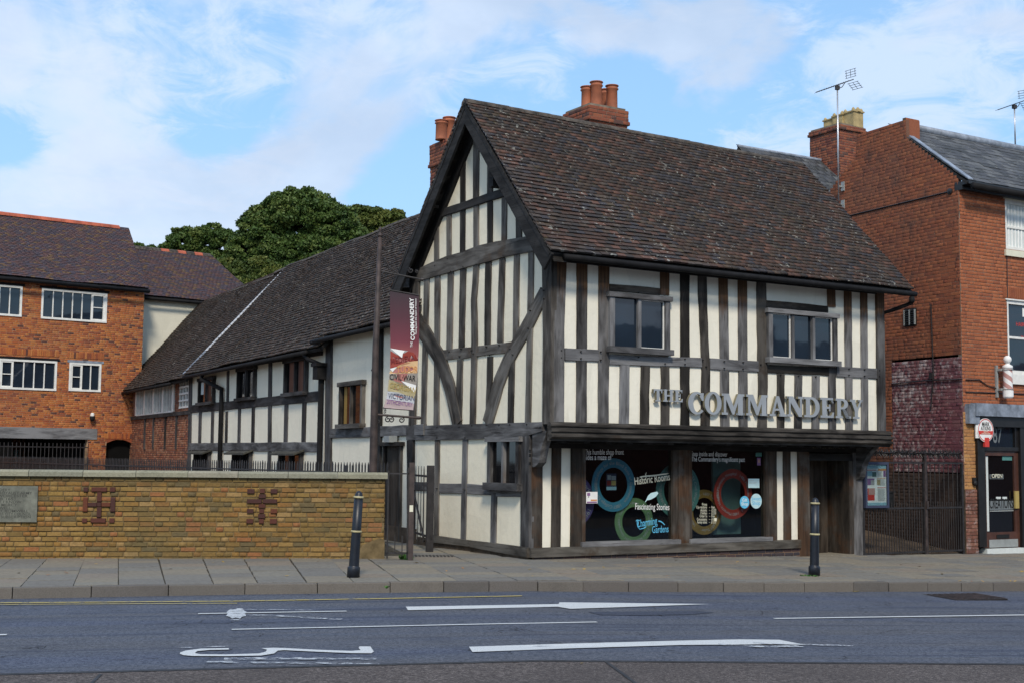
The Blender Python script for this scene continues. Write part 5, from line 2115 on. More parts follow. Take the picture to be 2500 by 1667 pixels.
rbox(600, 1200, 126, 232, -.1, .16, 'lead', 'fascia')
rbox(552, 640, 124, 290, -.05, .12, 'lead', 'fascia_end')
rbox(630, 1200, 236, 318, -.1, .08, 'blackpaint', 'shop_head')
rbox(632, 694, 318, 1338, -.12, .07, 'blackpaint', 'pilaster')
rbox(1004, 1040, 318, 1345, -.12, .05, 'blackpaint', 'pilaster')
rbox(690, 1006, 488, 522, -.12, .02, 'blackpaint', 'transom')
rbox(690, 984, 318, 490, -.07, -.06, 'pane', 'fanlight')
rbox(975, 1006, 318, 490, -.1, .0, 'blackpaint', 'transom')
m = MB()
a, z = ruv(798, 450)
text_on(m, RF, a, z, -.055, '87', .50, bold=.01, width=ruv(875, 450)[0] - a)
m.build('number', M['p_dim'], BH)
dr_ = bpy.data.objects.new('shop_door', None)
COL.objects.link(dr_)
dr_.parent = BH
rbox(692, 728, 524, 1345, -.10, -.02, 'brownpaint_reflection', 'stile', dr_)
rbox(968, 1004, 524, 1345, -.10, -.02, 'brownpaint_reflection', 'stile', dr_)
rbox(728, 968, 524, 562, -.10, -.02, 'brownpaint_reflection', 'rail', dr_, 845)
rbox(728, 968, 1212, 1345, -.10, -.02, 'brownpaint_reflection', 'rail', dr_, 845)
rbox(728, 968, 562, 1212, -.07, -.06, 'pane_dark', 'pane', dr_, 845)
rbox(712, 756, 566, 1206, -.058, -.05, 'p_cur', 'blind_or_reflection', dr_, 735)
rbox(742, 985, 1274, 1340, -.018, -.012, 'grey', 'kick_plate', dr_, 860)
rbox(805, 912, 1232, 1266, -.018, -.010, 'p_black', 'letter_plate', dr_)
rbox(770, 886, 722, 760, -.058, -.050, 'p_dim', 'open_sign', dr_)
rbox(775, 881, 727, 755, -.052, -.046, 'p_black', 'open_sign', dr_)
rbox(764, 966, 946, 1022, -.058, -.052, 'p_dim', 'name_band', dr_)
rbox(764, 966, 1030, 1034, -.058, -.050, 'p_cur', 'name_band', dr_)
rbox(960, 992, 862, 1010, -.018, .02, 'p_gold2', 'handle_plate', dr_)
rbox(820, 860, 912, 932, -.058, -.050, 'p_cur', 'card', dr_)
rbox(874, 912, 912, 932, -.058, -.050, 'p_cur', 'card', dr_)
rbox(880, 962, 566, 602, -.058, -.050, 'p_teal', 'sticker', dr_)
m = MB()
a, z = ruv(784, 750)
text_on(m, RF, a, z, -.044, 'OPEN', .12, bold=.01, width=ruv(874, 750)[0] - a)
m.build('lettering', M['p_cream'], dr_)
m = MB()
a, z = ruv(768, 1010)
text_on(m, RF, a, z, -.048, 'CREATIONS', .30, bold=.012, width=ruv(968, 1000)[0] - a)
m.build('lettering', M['p_black'], dr_)
rbox(700, 1200, 1348, 1404, -.3, .06, 'p_cur', 'doorstep')
m = MB()
m.box(RF, ruv(1040, 700)[0], RX, ruv(1040, 1345)[1], ruv(1040, 318)[1], -.1, -.05, .5)
m.build('shop_glazing', M['pane'], BH)
# brick pier between gate and shopfront
pa, pb = .0, ruv(632, 700)[0]
zsplit = ruv(590, 850)[1]
ztop = ruv(590, 262)[1]
bk, br = brick_wall(RF.shift(n=.012), rect(pa + .01, pb, zsplit, ztop + .15), [], .0755, .225, depth=.06, hdr=.4)
o = bk.build('pier', M['mortar_l'], BH)
pieces('brick', 'brick', br, M['brick_pier'], o, 40)
bk, br = brick_wall(RF.shift(n=.030), rect(pa - .0, pb + .03, -.6, zsplit), [], .0755, .225, depth=.08, hdr=.4)
o = bk.build('pier', M['mortar_d'], BH)
pieces('brick', 'brick', br, M['brick_pier2'], o, 40)
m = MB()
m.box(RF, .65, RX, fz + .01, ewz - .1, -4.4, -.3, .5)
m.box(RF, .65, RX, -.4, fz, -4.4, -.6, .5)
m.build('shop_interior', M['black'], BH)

# things fixed to the shop
sg = RF.shift(n=.09)
a, z = sg.px(*zt_(712, 345))
rr_ = .5 * (sg.px(*zt_(780, 345))[0] - sg.px(*zt_(646, 345))[0])
o = thing('round_shop_sign', 'round white and red barber sign fixed beside the black shop fascia', 'sign')


def disc(F, a, z, r, n0, n1, sq=1., k=40):
    m = MB()
    m.prism(F, [(a + r * math.cos(2 * math.pi * i / k), z + r * sq * math.sin(2 * math.pi * i / k)) for i in range(k)], n0, n1, .5)
    return m


m = MB()
m.box(sg, a - rr_ * 1.12, a - rr_ * .1, z - rr_ * .68, z + rr_ * .68, -.03, .0, .5)
m.build('backplate', M['p_white'], o)
disc(sg, a, z, rr_, .002, .022).build('disc', M['p_white'], o)
m = MB()
k = 40
for i in range(k):
    t0, t1 = 2 * math.pi * i / k, 2 * math.pi * (i + 1) / k
    m.add([sg.P(a + rr_ * q * math.cos(t), z + rr_ * q * math.sin(t), .025) for q, t in ((.88, t0), (.95, t0), (.95, t1), (.88, t1))], [(0, 1, 2, 3)], None, .5)
m.box(sg, a - rr_ * .86, a + rr_ * .86, z - rr_ * .36, z - rr_ * .06, .022, .026, .5)
m.build('red_band', M['p_red2'], o)
m = MB()
text_on(m, sg, a, z + rr_ * .34, .027, 'MARK', rr_ * .5, 'CENTER', bold=.01, width=rr_ * .95)
text_on(m, sg, a, z + rr_ * .0, .027, 'ATKINS', rr_ * .45, 'CENTER', bold=.01, width=rr_ * 1.25)
m.build('lettering', M['p_black'], o)
m = MB()
text_on(m, sg, a, z - rr_ * .19, .028, 'GENTS', rr_ * .20, 'CENTER', bold=.01)
text_on(m, sg, a, z - rr_ * .34, .028, 'HAIRDRESSERS', rr_ * .17, 'CENTER', bold=.01)
m.build('lettering', M['p_cream'], o)
m = MB()
q = ruv(695, 440)
m.box(RF, q[0] - .08, q[0] + .06, q[1] - .12, q[1] + .08, .07, .12, .5)
o = m.build('alarm_box', M['p_red2'])
tag(o, 'small red alarm box below the round barber sign', 'alarm box')
m = MB()
q = ruv(612, 795)
m.lathe(RF.P(q[0], q[1], .02), [(.055, 0), (.055, .05), (.03, .07)], 12, RF.n)
m.box(RF, q[0] - .05, q[0] + .05, q[1] - .02, q[1] + .12, .015, .05, .5)
o = m.build('entry_bell', M['p_black'])
tag(o, 'small black doorbell on the ochre brick pier beside the shop', 'doorbell')

# barber pole
bp = thing('barber_pole', 'red and white striped barber pole with a white globe on the brick wall', 'barber pole')
bf = RF.shift(n=.22)
x0, zA = bf.px(*zs_(1605, 1090))
x1, zB_ = bf.px(*zs_(1612, 1420))
zc1 = bf.px(*zs_(1608, 1175))[1]
zc2 = bf.px(*zs_(1612, 1380))[1]
base = lambda z: bf.P(x0, z)
m = MB()
m.lathe(base(zc1), [(.10, 0), (.108, .02), (.108, .06), (.06, .09), (.035, .11), (.035, .13)] + [(.088 * math.cos(t), .20 + .088 * math.sin(t)) for t in [rad(x) for x in range(-60, 91, 15)]], 20)
m.build('globe', M['p_white'], bp, True)
m = MB()
m.lathe(base(zc2), [(.10, 0), (.112, -.01), (.112, -.14), (.09, -.17)], 20)
m.build('base', M['p_white'], bp)
h = zc1 - zc2
kk = 48
ns = 24
for q4 in range(4):
    m = MB()
    vs = []
    for j in range(ns + 1):
        for i in range(13):
            t = 2 * math.pi * ((q4 + i / 12) / 4) - 2 * math.pi * 1.1 * j / ns
            vs.append(bf.P(x0, 0) + np.array([.098 * math.cos(t), .098 * math.sin(t), zc2 + h * j / ns]))
    m.add(vs, [(j * 13 + i, j * 13 + i + 1, (j + 1) * 13 + i + 1, (j + 1) * 13 + i) for j in range(ns) for i in range(12)], None, .5)
    m.build('stripe', M['p_pink' if q4 % 2 else 'p_white'], bp, True)
m = MB()
for z in (zc1 - .02, zc2 + .02):
    m.tube([bf.P(x0, z) + np.array([.112 * math.cos(t), .112 * math.sin(t), 0]) for t in [2 * math.pi * i / 16 for i in range(17)]], .008, 5)
    m.box(RF, x0 - .14, x0 - .02, z - .025, z + .025, 0, .15, .5)
m.box(RF, x0 - .16, x0 - .10, zc2 - .15, zc1 + .08, .005, .05, .5)
m.build('bracket', M['grey'], bp)
m = MB()
m.tube([RF.P(*RF.px(*zs_(1200, 1278)), .02), RF.P(*RF.px(*zs_(1330, 1280)), .02), RF.P(*RF.px(*zs_(1400, 1330)), .02), RF.P(*RF.px(*zs_(1530, 1375)), .03)], .012, 5)
m.tube([RF.P(*RF.px(*zs_(1200, 1395)), .02), RF.P(*RF.px(*zs_(1350, 1400)), .02), RF.P(*RF.px(*zs_(1764, 1415)), .02)], .012, 5)
m.tube([RF.P(*RF.px(*zs_(1595, 60)), .015), RF.P(*RF.px(*zs_(1600, 500)), .015)], .010, 5)
m.build('cable', M['iron'], BH)

# wall vent
m = MB()
a, z = RS.px(*zs_(677, 688))
ga, gb = RS.px(*zs_(628, 688))[0], RS.px(*zs_(728, 688))[0]
gh = .17
m.box(RS, ga - .03, gb + .03, z - gh - .03, z + gh + .03, -.02, .012, .5)
o = m.build('wall_vent', M['p_black'])
tag(o, 'square black vent grille on the red brick side wall', 'vent')
for i in range(7):
    m = MB()
    zz = z - gh + .02 + i * (2 * gh - .04) / 6
    m.box(RS, ga, gb, zz - .008, zz + .008, .012, .04, .5)
    m.build('louvre', M['iron'], o)
for x in (ga, (ga + gb) / 2, gb):
    m = MB()
    m.box(RS, x - .012, x + .012, z - gh, z + gh, .014, .046, .5)
    m.build('upright', M['grey'], o)

# aerials
def aerial(foot, top, label, boom_dir, tilt=.42, size=1.):
    o = thing('tv_aerial', label, 'aerial')
    m = MB()
    m.tube([foot, top], .020, 8)
    m.build('mast', M['alu'], o, True)
    d = np.array([*boom_dir, 0.])
    d /= np.linalg.norm(d)
    up = np.array([0, 0, 1.])
    b0 = top - d * .55 * size - up * tilt * .62 * size * .55
    b1 = top + d * .42 * size + up * tilt * .55 * size
    m = MB()
    m.tube([b0, b1], .012, 6)
    sidev = np.cross(d, up)
    ax = (b1 - b0) / np.linalg.norm(b1 - b0)
    for i in range(14):
        p = b0 + (b1 - b0) * i / 16
        l = .09 + .003 * i
        m.tube([p - sidev * l + up * .0, p + sidev * l], .005, 4)
    m.build('boom', M['iron'], o)
    m = MB()
    vp = np.cross(ax, sidev)
    c = b1 - ax * .05
    for s_ in (-1, 1):
        base_ = c + vp * s_ * .07
        bow = ax * .05
        for j in range(4):
            q = base_ + vp * s_ * j * .060 + bow * j * .4
            m.tube([q - sidev * .15 - d * .08, q + sidev * .15 + d * .08], .006, 4)
        for x in (-.8, 0, .8):
            m.tube([base_ + sidev * .15 * x + d * .08 * x, base_ + vp * s_ * .18 + bow * 1.2 + sidev * .15 * x + d * .08 * x], .006, 4)
    m.build('reflector', M['iron'], o)
    m = MB()
    m.tube([top - up * .03, top + d * .12 + up * .02, b1 - ax * .25 - up * .02], .010, 5)
    m.box(Frame(top[:2], d[:2]), -.05, .05, top[2] - .05, top[2] + .05, -.04, .04, .5)
    m.build('clamp', M['iron'], o)
    return o


ma, mz = RS.px(*zr(463, 1070), n=.12)
ta, tz = RS.px(*zr(463, 200), n=.12)
o = aerial(RS.P(ma, mz, .12), RS.P(ma, tz, .12), 'tall TV aerial mast fixed to the red brick gable beside the chimney', (.75, .1))
for y0, y1 in ((925, 995), (1065, 1135)):
    m = MB()
    q0, q1 = RS.px(*zr(498, y1)), RS.px(*zr(498, y0))
    m.box(RS, q0[0] - .05, q0[0] + .06, q0[1], q1[1], .0, .03, .5)
    m.box(RS, ma - .03, q0[0], (q0[1] + q1[1]) / 2 - .02, (q0[1] + q1[1]) / 2 + .02, .03, .12, .5)
    m.build('wall_bracket', M['grey'], o)
RB = RF.shift(n=-2.4)
qa, qz = RB.px(2479, 362)
qt = RB.px(2479, 262)[1]
aerial(RB.P(qa, qz), RB.P(qa, qt), 'TV aerial standing on the slate ridge at the right edge', (.7, .3))

# ------------------------------------------------------------------ slate house behind, with its own stack
SH = thing('slate_roofed_house', 'house behind with grey slate roof and brick chimney rising over the tiled ridge', 'house')
SF = FL.shift(n=-9.0)
pa, pz = SF.px(1802, 359)
pb, pz2 = SF.px(2069, 403)
E0, E1 = SF.P(pa - 0.1, pz - 2.6, 2.8), SF.P(pb + 2.0, pz - 2.6, 2.8)
Rr0, Rr1 = SF.P(pa, pz, 0), SF.P(pb + 2, pz, 0)
ro = slab_mesh(E0, E1, Rr0, Rr1, .07).build('roof', M['oak_black'], SH)
tl, _ = tiled_slope(E0, E1, Rr0, Rr1, .30, .22, .010, .02, 31, .34)
pieces('roof_slate', 'tile', tl, M['slate'], ro, 120)
m = MB()
m.tube([Rr0 + np.array([0, 0, .02]), Rr1 + np.array([0, 0, .02])], .05, 8)
m.build('ridge_cap', M['lead'], SH, True)
m = MB()
m.box(SF, pa + .2, pb + 1.9, -.2, pz - 2.4, -.0, 2.2, .5)
m.prism(Frame(SF.P(pa + .3, 0, 0)[:2], SF.n[:2]), [(0, pz - 2.45), (2.5, pz - 2.45), (0, pz - .1)], -.2, 0, .5)
m.build('wall', M['brick_stack'], SH)
SC = FL.shift(n=-8.2)
e0 = SC.px(2051, 330)[0]
e1 = SC.px(2112, 330)[0]
ztc = SC.px(2051, 303)[1]
ndep = min([q / 100 for q in range(60, 260, 5)], key=lambda q: abs(SC.px(1975, 330, n=-q)[0] - e0))
ch = chimney(SC, e0, e1, -ndep, 0., pz - 1.6, ztc, SH, .16, lim=60, oh=.05)
for u_, vt, vb, n_2 in ((2083, 268, 306, -ndep * .18), (2056, 277, 300, -ndep * .5), (2034, 288, 306, -ndep * .82)):
    a, z = SC.px(u_, vt, n=n_2)
    m = MB()
    r = .20
    h = z - ztc
    m.box(SC, a - r, a + r, ztc + .02, ztc + h * .82, n_2 - r, n_2 + r, .5)
    m.box(SC, a - r - .03, a + r + .03, ztc + h * .78, ztc + h * .85, n_2 - r - .03, n_2 + r + .03, .5)
    for sx in (-1, 1):
        for sy in (-1, 1):
            m.lathe(SC.P(a + sx * r * .8, ztc + h * .82, n_2 + sy * r * .8), [(.06, 0), (.05, h * .12), (.012, h * .2)], 8)
    m.lathe(SC.P(a, ztc + h * .8, n_2 + r * .9), [(.09, 0), (.08, h * .12), (.02, h * .24)], 8)
    m.build('chimney_pot', M['pot_buff'], ch)

# ------------------------------------------------------------------ street wall on the left
SW = thing('boundary_wall', 'low sandy brick street wall with pale stone coping and cross emblems', 'wall')
wl_ = 6.21
wz1 = 1.335
def lwuv(u, v, n=0.):
    return LW.px(u, v, n)


emb = []
E4 = lambda x, y: (x / 4.704, 1000 + y / 4.704)
E5 = lambda x, y: (500 + x / 4.704, 1120 + y / 4.704)
for Z, lst in ((E4, [(962, 1015, 884, 940), (1052, 1232, 884, 938), (1264, 1328, 884, 940), (1118, 1168, 941, 1056), (957, 1008, 1000, 1172), (1272, 1324, 1000, 1174), (1010, 1116, 1059, 1110), (1168, 1270, 1059, 1110), (1115, 1166, 1112, 1236), (945, 1003, 1242, 1294), (1042, 1218, 1240, 1294), (1258, 1316, 1240, 1296), (1118, 1166, 1058, 1110)]),
               (E5, [(488, 572, 340, 396), (634, 690, 336, 392), (755, 835, 340, 396), (618, 702, 400, 450), (484, 655, 456, 508), (665, 832, 456, 508), (618, 698, 512, 562), (484, 560, 568, 622), (626, 682, 568, 622), (755, 832, 568, 622), (612, 696, 626, 678), (478, 558, 684, 738), (622, 678, 682, 740), (746, 828, 684, 742)])):
    for x0, x1, y0, y1 in lst:
        a0, z1 = lwuv(*Z(x0, y0))
        a1, z0 = lwuv(*Z(x1, y1))
        emb.append((a0, a1, z0, z1))
bk, br = brick_wall(LW, rect(-4.5, wl_, -.06, wz1 + .02), [], .0822, .250, .012, .32, .014, hdr=.5)
# irregular hand-made look: extra jitter
br2 = []
for o, x, y, z, r in br:
    a = float((o - LW.O) @ LW.d)
    if False:
        continue
    br2.append((o + LW.n * U(-.006, .004), x * U(.975, 1.0), y * U(.90, 1.04), z * 1.15, r))
bw1 = bk.build('wall_core', M['mortar_s'], SW)
pieces('brick', 'brick', br2, M['sandstone'], bw1, 262)
eb = [(LW.P((a + b) / 2, (c + d) / 2, -.01), LW.d * (b - a - .004), np.array([0, 0, d - c - .004]), LW.n * .045, R()) for a, b, c, d in emb]
pieces('emblem_brick', 'brick', eb, M['emblem'], SW)
# far right end of the wall: return and rendered patch
WE = Frame(LW.P(wl_, 0, 0)[:2], -LW.n[:2])
_, br = brick_wall(WE, rect(0, .32, -.06, wz1), [], .0725, .245, .01, .1, .0)
pieces('brick', 'brick', br, M['sandstone'], bw1, 8)
m = MB()
pts = [(wl_ - .42, -.05), (wl_ + .012, -.05), (wl_ + .012, .30), (wl_ - .05, .34), (wl_ - .2, .29), (wl_ - .36, .22), (wl_ - .44, .1)]
m.prism(LW, pts, -.30, .018, .4)
m.build('render_patch', M['mortar_s'], SW)
cp = []
t = -4.6
cj = [lwuv(u, 1145)[0] for u in (72, 204, 333, 460, 582, 704, 824)]
cj = [-4.6, -3.3, -1.9, -.85] + cj + [wl_ + .05]
for a, b in zip(cj, cj[1:]):
    m = MB()
    n0, n1 = -.36, .055
    z0, z1 = wz1 + .0, wz1 + .105
    o = U(-.003, .003)
    c = []
    for z, g in ((z0, .0), (z1 - .035, .0), (z1, .045)):
        c += [LW.P(a + .004, z + o, n0 + g), LW.P(b - .004, z + o, n0 + g), LW.P(b - .004, z + o, n1 - g), LW.P(a + .004, z + o, n1 - g)]
    m.add(c, [(3, 2, 1, 0), (8, 9, 10, 11)] + [(i, (i + 1) % 4, 4 + (i + 1) % 4, 4 + i) for i in range(4)] + [(4 + i, 4 + (i + 1) % 4, 8 + (i + 1) % 4, 8 + i) for i in range(4)], None, R())
    m.build('coping_stone', M['coping'], SW)

# plaque
a1, z1 = lwuv(*E4(443, 872))
a1b, z0 = lwuv(*E4(425, 1285))
a0 = -.95
PQ = thing('stone_plaque', 'grey stone plaque with cut lettering set in the sandy street wall', 'plaque')
m = MB()
m.box(LW, a0, a1, z0, z1, -.01, .045, .5)
m.build('slab', M['plaque'], PQ)
m = MB()
rows_ = [('THE COMMANDERY', 0), ('HEADQUARTERS OF THE ROYALIST ARMY', 0), ('AT THE BATTLE OF WORCESTER', 0), ('3RD SEPTEMBER 1651', .03), ('WHERE FOR AUGHT I KNOW', 0), ('IS A CROWNING MERCY', 0), ('OLIVER CROMWELL', .03), ('PLACED HERE BY THE CROMWELL', 0), ('ASSOCIATION AND WORCESTER CITY COUNCIL', 0), ('WITH THE AID OF PUBLIC SUBSCRIPTION', 0), ('1951', 0)]
zz = z1 - .085
for tx, gp_ in rows_:
    text_on(m, LW, (a0 + a1) / 2, zz, .047, tx, .060, 'CENTER', sx=1.0, bold=.004, width=min((a1 - a0) * .88, .046 * len(tx)))
    zz -= (z1 - z0 - .05) / 11
m.build('lettering', M['plaque_cut'], PQ)

# ------------------------------------------------------------------ spiked railing behind the wall
RL = thing('iron_railing', 'low black iron railing with pointed flat pickets behind the sandy street wall', 'railing')
A = np.array([-2.15, 23.25])
Bv = np.array([-8.4, 11.7])
Lr = float(np.linalg.norm(Bv)) * 1.80
Bd = Bv / np.linalg.norm(Bv)
RLf = Frame(A, -Bd)
def picket(a, ztop, w, z0, F, mat, par, tip=.055, n=.0, name='picket'):
    m = MB()
    m.prism(F, [(a - w / 2, z0), (a + w / 2, z0), (a + w / 2, ztop - tip), (a, ztop), (a - w / 2, ztop - tip)], n - .005, n + .005, .5)
    return m


npk = int(Lr / .112)
rest = MB()
for i in range(npk):
    a = -i * .112
    w = .040 if i % 9 else .055
    zt_k = 1.605 + (.012 if i % 9 == 0 else 0) + U(-.003, .003)
    if i < 285:
        picket(a, zt_k, w, .35, RLf, None, None).build('picket', M['iron'], RL)
    else:
        m = picket(a, zt_k, w, .35, RLf, None, None)
        rest.add(m.v, m.f, m.g, .5)
rest.build('far_pickets', M['iron'], RL, kind='stuff')
m = MB()
for z in (.45, 1.40):
    m.box(RLf, -Lr, .05, z, z + .03, -.016, .016, .5)
m.build('rail', M['iron'], RL)
# stray broken pieces near the pole
m = MB()
for u_, w in ((845, .16), (862, .07)):
    a = RLf.px(u_, 1135)[0]
    m.box(RLf, a - w / 2, a + w / 2, 1.40, 1.545, .0, .01, .5)
m.build('back_plate', M['iron'], RL)

# taller railing in front of the left building opening
TG = thing('courtyard_railing', 'taller thin black railing across the dark opening of the orange brick building', 'railing')
TF = LB.shift(n=.5)
zt1_ = TF.px(110, 1080)[1]
for i in range(38):
    a = TF.px(215, 1100)[0] - i * .145
    m = MB()
    m.tube([TF.P(a, .3), TF.P(a, zt1_)], .016, 5)
    m.build('bar', M['iron'], TG)
for z in (TF.px(110, 1090)[1], .5):
    m = MB()
    m.box(TF, TF.px(215, 1100)[0] - 38 * .145, TF.px(216, 1100)[0], z - .02, z + .02, -.02, .02, .5)
    m.build('rail', M['iron'], TG)

# ------------------------------------------------------------------ pedestrian gate, post and open leaf
gp0 = ground(1002, 1367)
GF = Frame(gp0[:2], (1, .12))
PGT = thing('iron_gate_post', 'square brown iron gate post standing on the pavement beside the street wall', 'post')
m = MB()
pz = GF.px(1002, 1128)[1]
m.box(GF, -.042, .042, -.03, pz, -.042, .042, .5)
m.build('post', M['iron_brown'], PGT)
m = MB()
m.box(GF, -.03, .028, GF.px(1002, 1248)[1], GF.px(1002, 1232)[1], .042, .046, .5)
m.build('sticker', M['p_cream'], PGT)
# closed low leaf between wall end and post (thin rails)
PG = thing('iron_side_gate', 'thin black iron side gate between the wall end and the brown post', 'gate')
ga0 = GF.px(945, 1250)[0]
zr1, zr0 = GF.px(970, 1155)[1], GF.px(970, 1349)[1]
for (a, b, z0_k, z1_k, nm) in ((ga0, -.04, zr1 - .012, zr1 + .012, 'rail'), (ga0, -.04, zr0 - .014, zr0 + .014, 'rail'), (ga0, ga0 + .025, .03, zr1 + .05, 'upright'), (-.07, -.045, .03, zr1 + .1, 'upright'), (ga0 + .13, ga0 + .145, zr0, zr0 + .28, 'bar'), (ga0 + .25, ga0 + .265, zr0, zr0 + .28, 'bar')):
    m = MB()
    m.box(GF, a, b, z0_k, z1_k, -.012, .012, .5)
    m.build(nm, M['iron'], PG)
# open leaf swung in, with pickets and brace
q1 = ground(1046, 1345)
q0 = ground(1007, 1330)
OG = thing('open_picket_gate', 'open black picket gate leaf swung back against the pale gable wall', 'gate')
OF = Frame(q1[:2], (q1[0] - q0[0], q1[1] - q0[1]))
OL = float(np.linalg.norm((q1 - q0)[:2]))
def ofp(x, y):
    return OF.px(*zb(x, y))


m = MB()
ps = ofp(702, 645)
m.box(OF, ps[0] - .06, ps[0] + .06, -.1, ps[1], -.06, .06, .5)
m.build('hinge_post', M['iron'], OG)
for i, x in enumerate((577, 600, 623, 647, 668)):
    a, zt_k = ofp(x, 650 + (0 if i != 4 else 20))
    if i == 4:
        continue
    w = .03 if i < 3 else .07
    picket(a, zt_k, w, .12, OF, None, None, .07).build('picket', M['iron'], OG)
for y in (728, 1215):
    m = MB()
    a0, z = ofp(560, y)
    m.box(OF, a0, ofp(700, y)[0], z - .02, z + .02, -.03, -.008, .5)
    m.build('rail', M['iron'], OG)
m = MB()
m.beam(OF, [ofp(558, 900), ofp(640, 1290)], .05, -.03, .0, 0, 5)
m.build('brace', M['iron'], OG)

# ------------------------------------------------------------------ banner on its tall pole
pb_ = np.array([*(ground(912, 1146, 1.46)[:2] * 1.0), 0.])
pb_[:2] = ground(911, 1362)[:2] + np.array([0, .62])
PF = Frame(pb_[:2], (1, .13))
def pf(x, y):
    return PF.px(880 + x / 4.356, 700 + y / 4.356)


PL = thing('banner_pole', 'tall thin dark iron pole carrying the museum banner on scrolled brackets', 'pole')
tp = PF.px(928, 575)
bt = PF.px(911, 1146)
k = (tp[0] - bt[0]) / (tp[1] - bt[1])
foot = (bt[0] - k * bt[1], 0)
m = MB()
m.tube([PF.P(foot[0], -.15), PF.P(bt[0], bt[1]), PF.P(*pf(160, 700)), PF.P(*tp)], [.075, .072, .058, .036], 12)
m.lathe(PF.P(*tp), [(.05, -.02), (.055, .0), (.03, .03), (.012, .06), (.035, .10), (.004, .16)], 12)
m.build('shaft', M['iron_brown'], PL, True)


def scroll(F, a, z, r, turn=1, n=0, start=0., th=.011):
    m = MB()
    pts = []
    for i in range(22):
        t = start + turn * i / 21 * 2 * math.pi * 1.25
        rr = r * (1 - .72 * i / 21)
        pts.append(F.P(a + rr * math.cos(t), z + rr * math.sin(t), n))
    m.tube(pts, th, 5)
    return m


m = MB()
up0, up1 = PF.px(930, 663), PF.px(1031, 683)
m.tube([PF.P(*up0), PF.P(*up1)], .016, 6)
m.lathe(PF.P(*up1), [(.03, -.02), (.03, .02)], 8, PF.d)
m.build('upper_arm', M['iron'], PL)
m = MB()
s0, s1 = PF.px(930, 620), PF.px(976, 672)
m.tube([PF.P(*s0), PF.P((s0[0] + s1[0]) / 2 - .02, (s0[1] + s1[1]) / 2 - .05), PF.P(*s1)], .012, 6)
m.build('stay', M['iron'], PL)
for u_, v_, r_ in ((1003, 661, .05), (938, 607, .035), (940, 636, .035), (952, 655, .035), (1018, 663, .03)):
    a, z = PF.px(u_, v_)
    scroll(PF, a, z, r_, 1, 0, 2).build('scroll', M['iron'], PL)
m = MB()
l0, l1 = pf(170, 1355), pf(632, 1390)
m.tube([PF.P(*l0), PF.P(*l1)], .020, 8)
m.lathe(PF.P(*l1), [(.03, -.06), (.03, 0), (.012, .03)], 8, PF.d)
m.build('lower_arm', M['iron_brown'], PL)
for x, y, r_, tn in ((292, 1408, .05, 1), (328, 1410, .05, -1), (436, 1412, .055, -1), (190, 1425, .04, 1)):
    a, z = pf(x, y)
    scroll(PF, a, z, r_, tn, 0, 1.6).build('scroll', M['iron'], PL)
a, z = pf(132, 885)
scroll(PF, a, z, .03, 1).build('ring', M['iron'], PL)
m = MB()
for i, y in enumerate((1300, 1318, 1336)):
    a, z = pf(258 + 4 * (i % 2), y)
    m2 = scroll(PF, a, z, .022, 1, th=.005)
    m.add(m2.v, m2.f, m2.g, .5)
m.build('chain', M['iron'], PL)

BN = thing('hanging_banner', 'long printed vertical banner in dark red fading to striped pale bands', 'banner')
# curved cloth: left and right edges along the drop, slightly billowing in depth
Lx = [(312, 40), (314, 350), (318, 650), (312, 850), (300, 1000), (285, 1130), (248, 1285)]
Rx = [(620, 95), (625, 400), (620, 650), (612, 800), (600, 980), (583, 1130), (560, 1310)]


def lerp(lst, f):
    x = f * (len(lst) - 1)
    i = min(int(x), len(lst) - 2)
    return tuple(lst[i][k] * (1 - (x - i)) + lst[i + 1][k] * (x - i) for k in (0, 1))


def bpt(s, f, off=0.):
    """point on the cloth: s across 0..1, f down 0..1"""
    l, r = lerp(Lx, f), lerp(Rx, f)
    a, z = pf(l[0] * (1 - s) + r[0] * s, l[1] * (1 - s) + r[1] * s)
    return PF.P(a, z, .02 + .05 * math.sin(3.0 * f) * math.sin(2.4 * s + .5) + off)


def bq(x, y):
    """sighting in banner close-up -> (s, f)"""
    f = (y - 60) / 1235.
    for _ in range(6):
        f = min(max(f, -.02), 1.02)
        l, r = lerp(Lx, f), lerp(Rx, f)
        s = (x - l[0]) / (r[0] - l[0])
        yy = l[1] * (1 - s) + r[1] * s
        f += (y - yy) / 1235.
    return s, f


def cloth(poly_f0, poly_f1, mat, name, off, n=14, ns=8, s0=lambda f: 0., s1=lambda f: 1.):
    m = MB()
    vs = []
    for i in range(n + 1):
        f = poly_f0 + (poly_f1 - poly_f0) * i / n
        for j in range(ns + 1):
            s = s0(f) + (s1(f) - s0(f)) * j / ns
            vs.append(bpt(s, f, off))
    m.add(vs, [(i * (ns + 1) + j, (i + 1) * (ns + 1) + j, (i + 1) * (ns + 1) + j + 1, i * (ns + 1) + j + 1) for i in range(n) for j in range(ns)], None, .5)
    return m.build(name, mat, BN, True)


def cpoly(pts, mat, name, off):
    """printed area: fan of a polygon given in close-up sightings"""
    q = [bq(x, y) for x, y in pts]
    out = []
    for i in range(len(q)):
        a, b = q[i], q[(i + 1) % len(q)]
        for k in range(3):
            out.append((a[0] + (b[0] - a[0]) * k / 3, a[1] + (b[1] - a[1]) * k / 3))
    m = MB()
    m.add([bpt(s, f, off) for s, f in out], [tuple(range(len(out)))], None, .5)
    if m.v:
        P = np.array(m.v)
        nn = sum(np.cross(P[i] - P[0], P[(i + 1) % len(P)] - P[0]) for i in range(len(P)))
        if nn @ PF.n < 0:
            m.f = [tuple(reversed(m.f[0]))]
    return m.build(name, mat, BN)


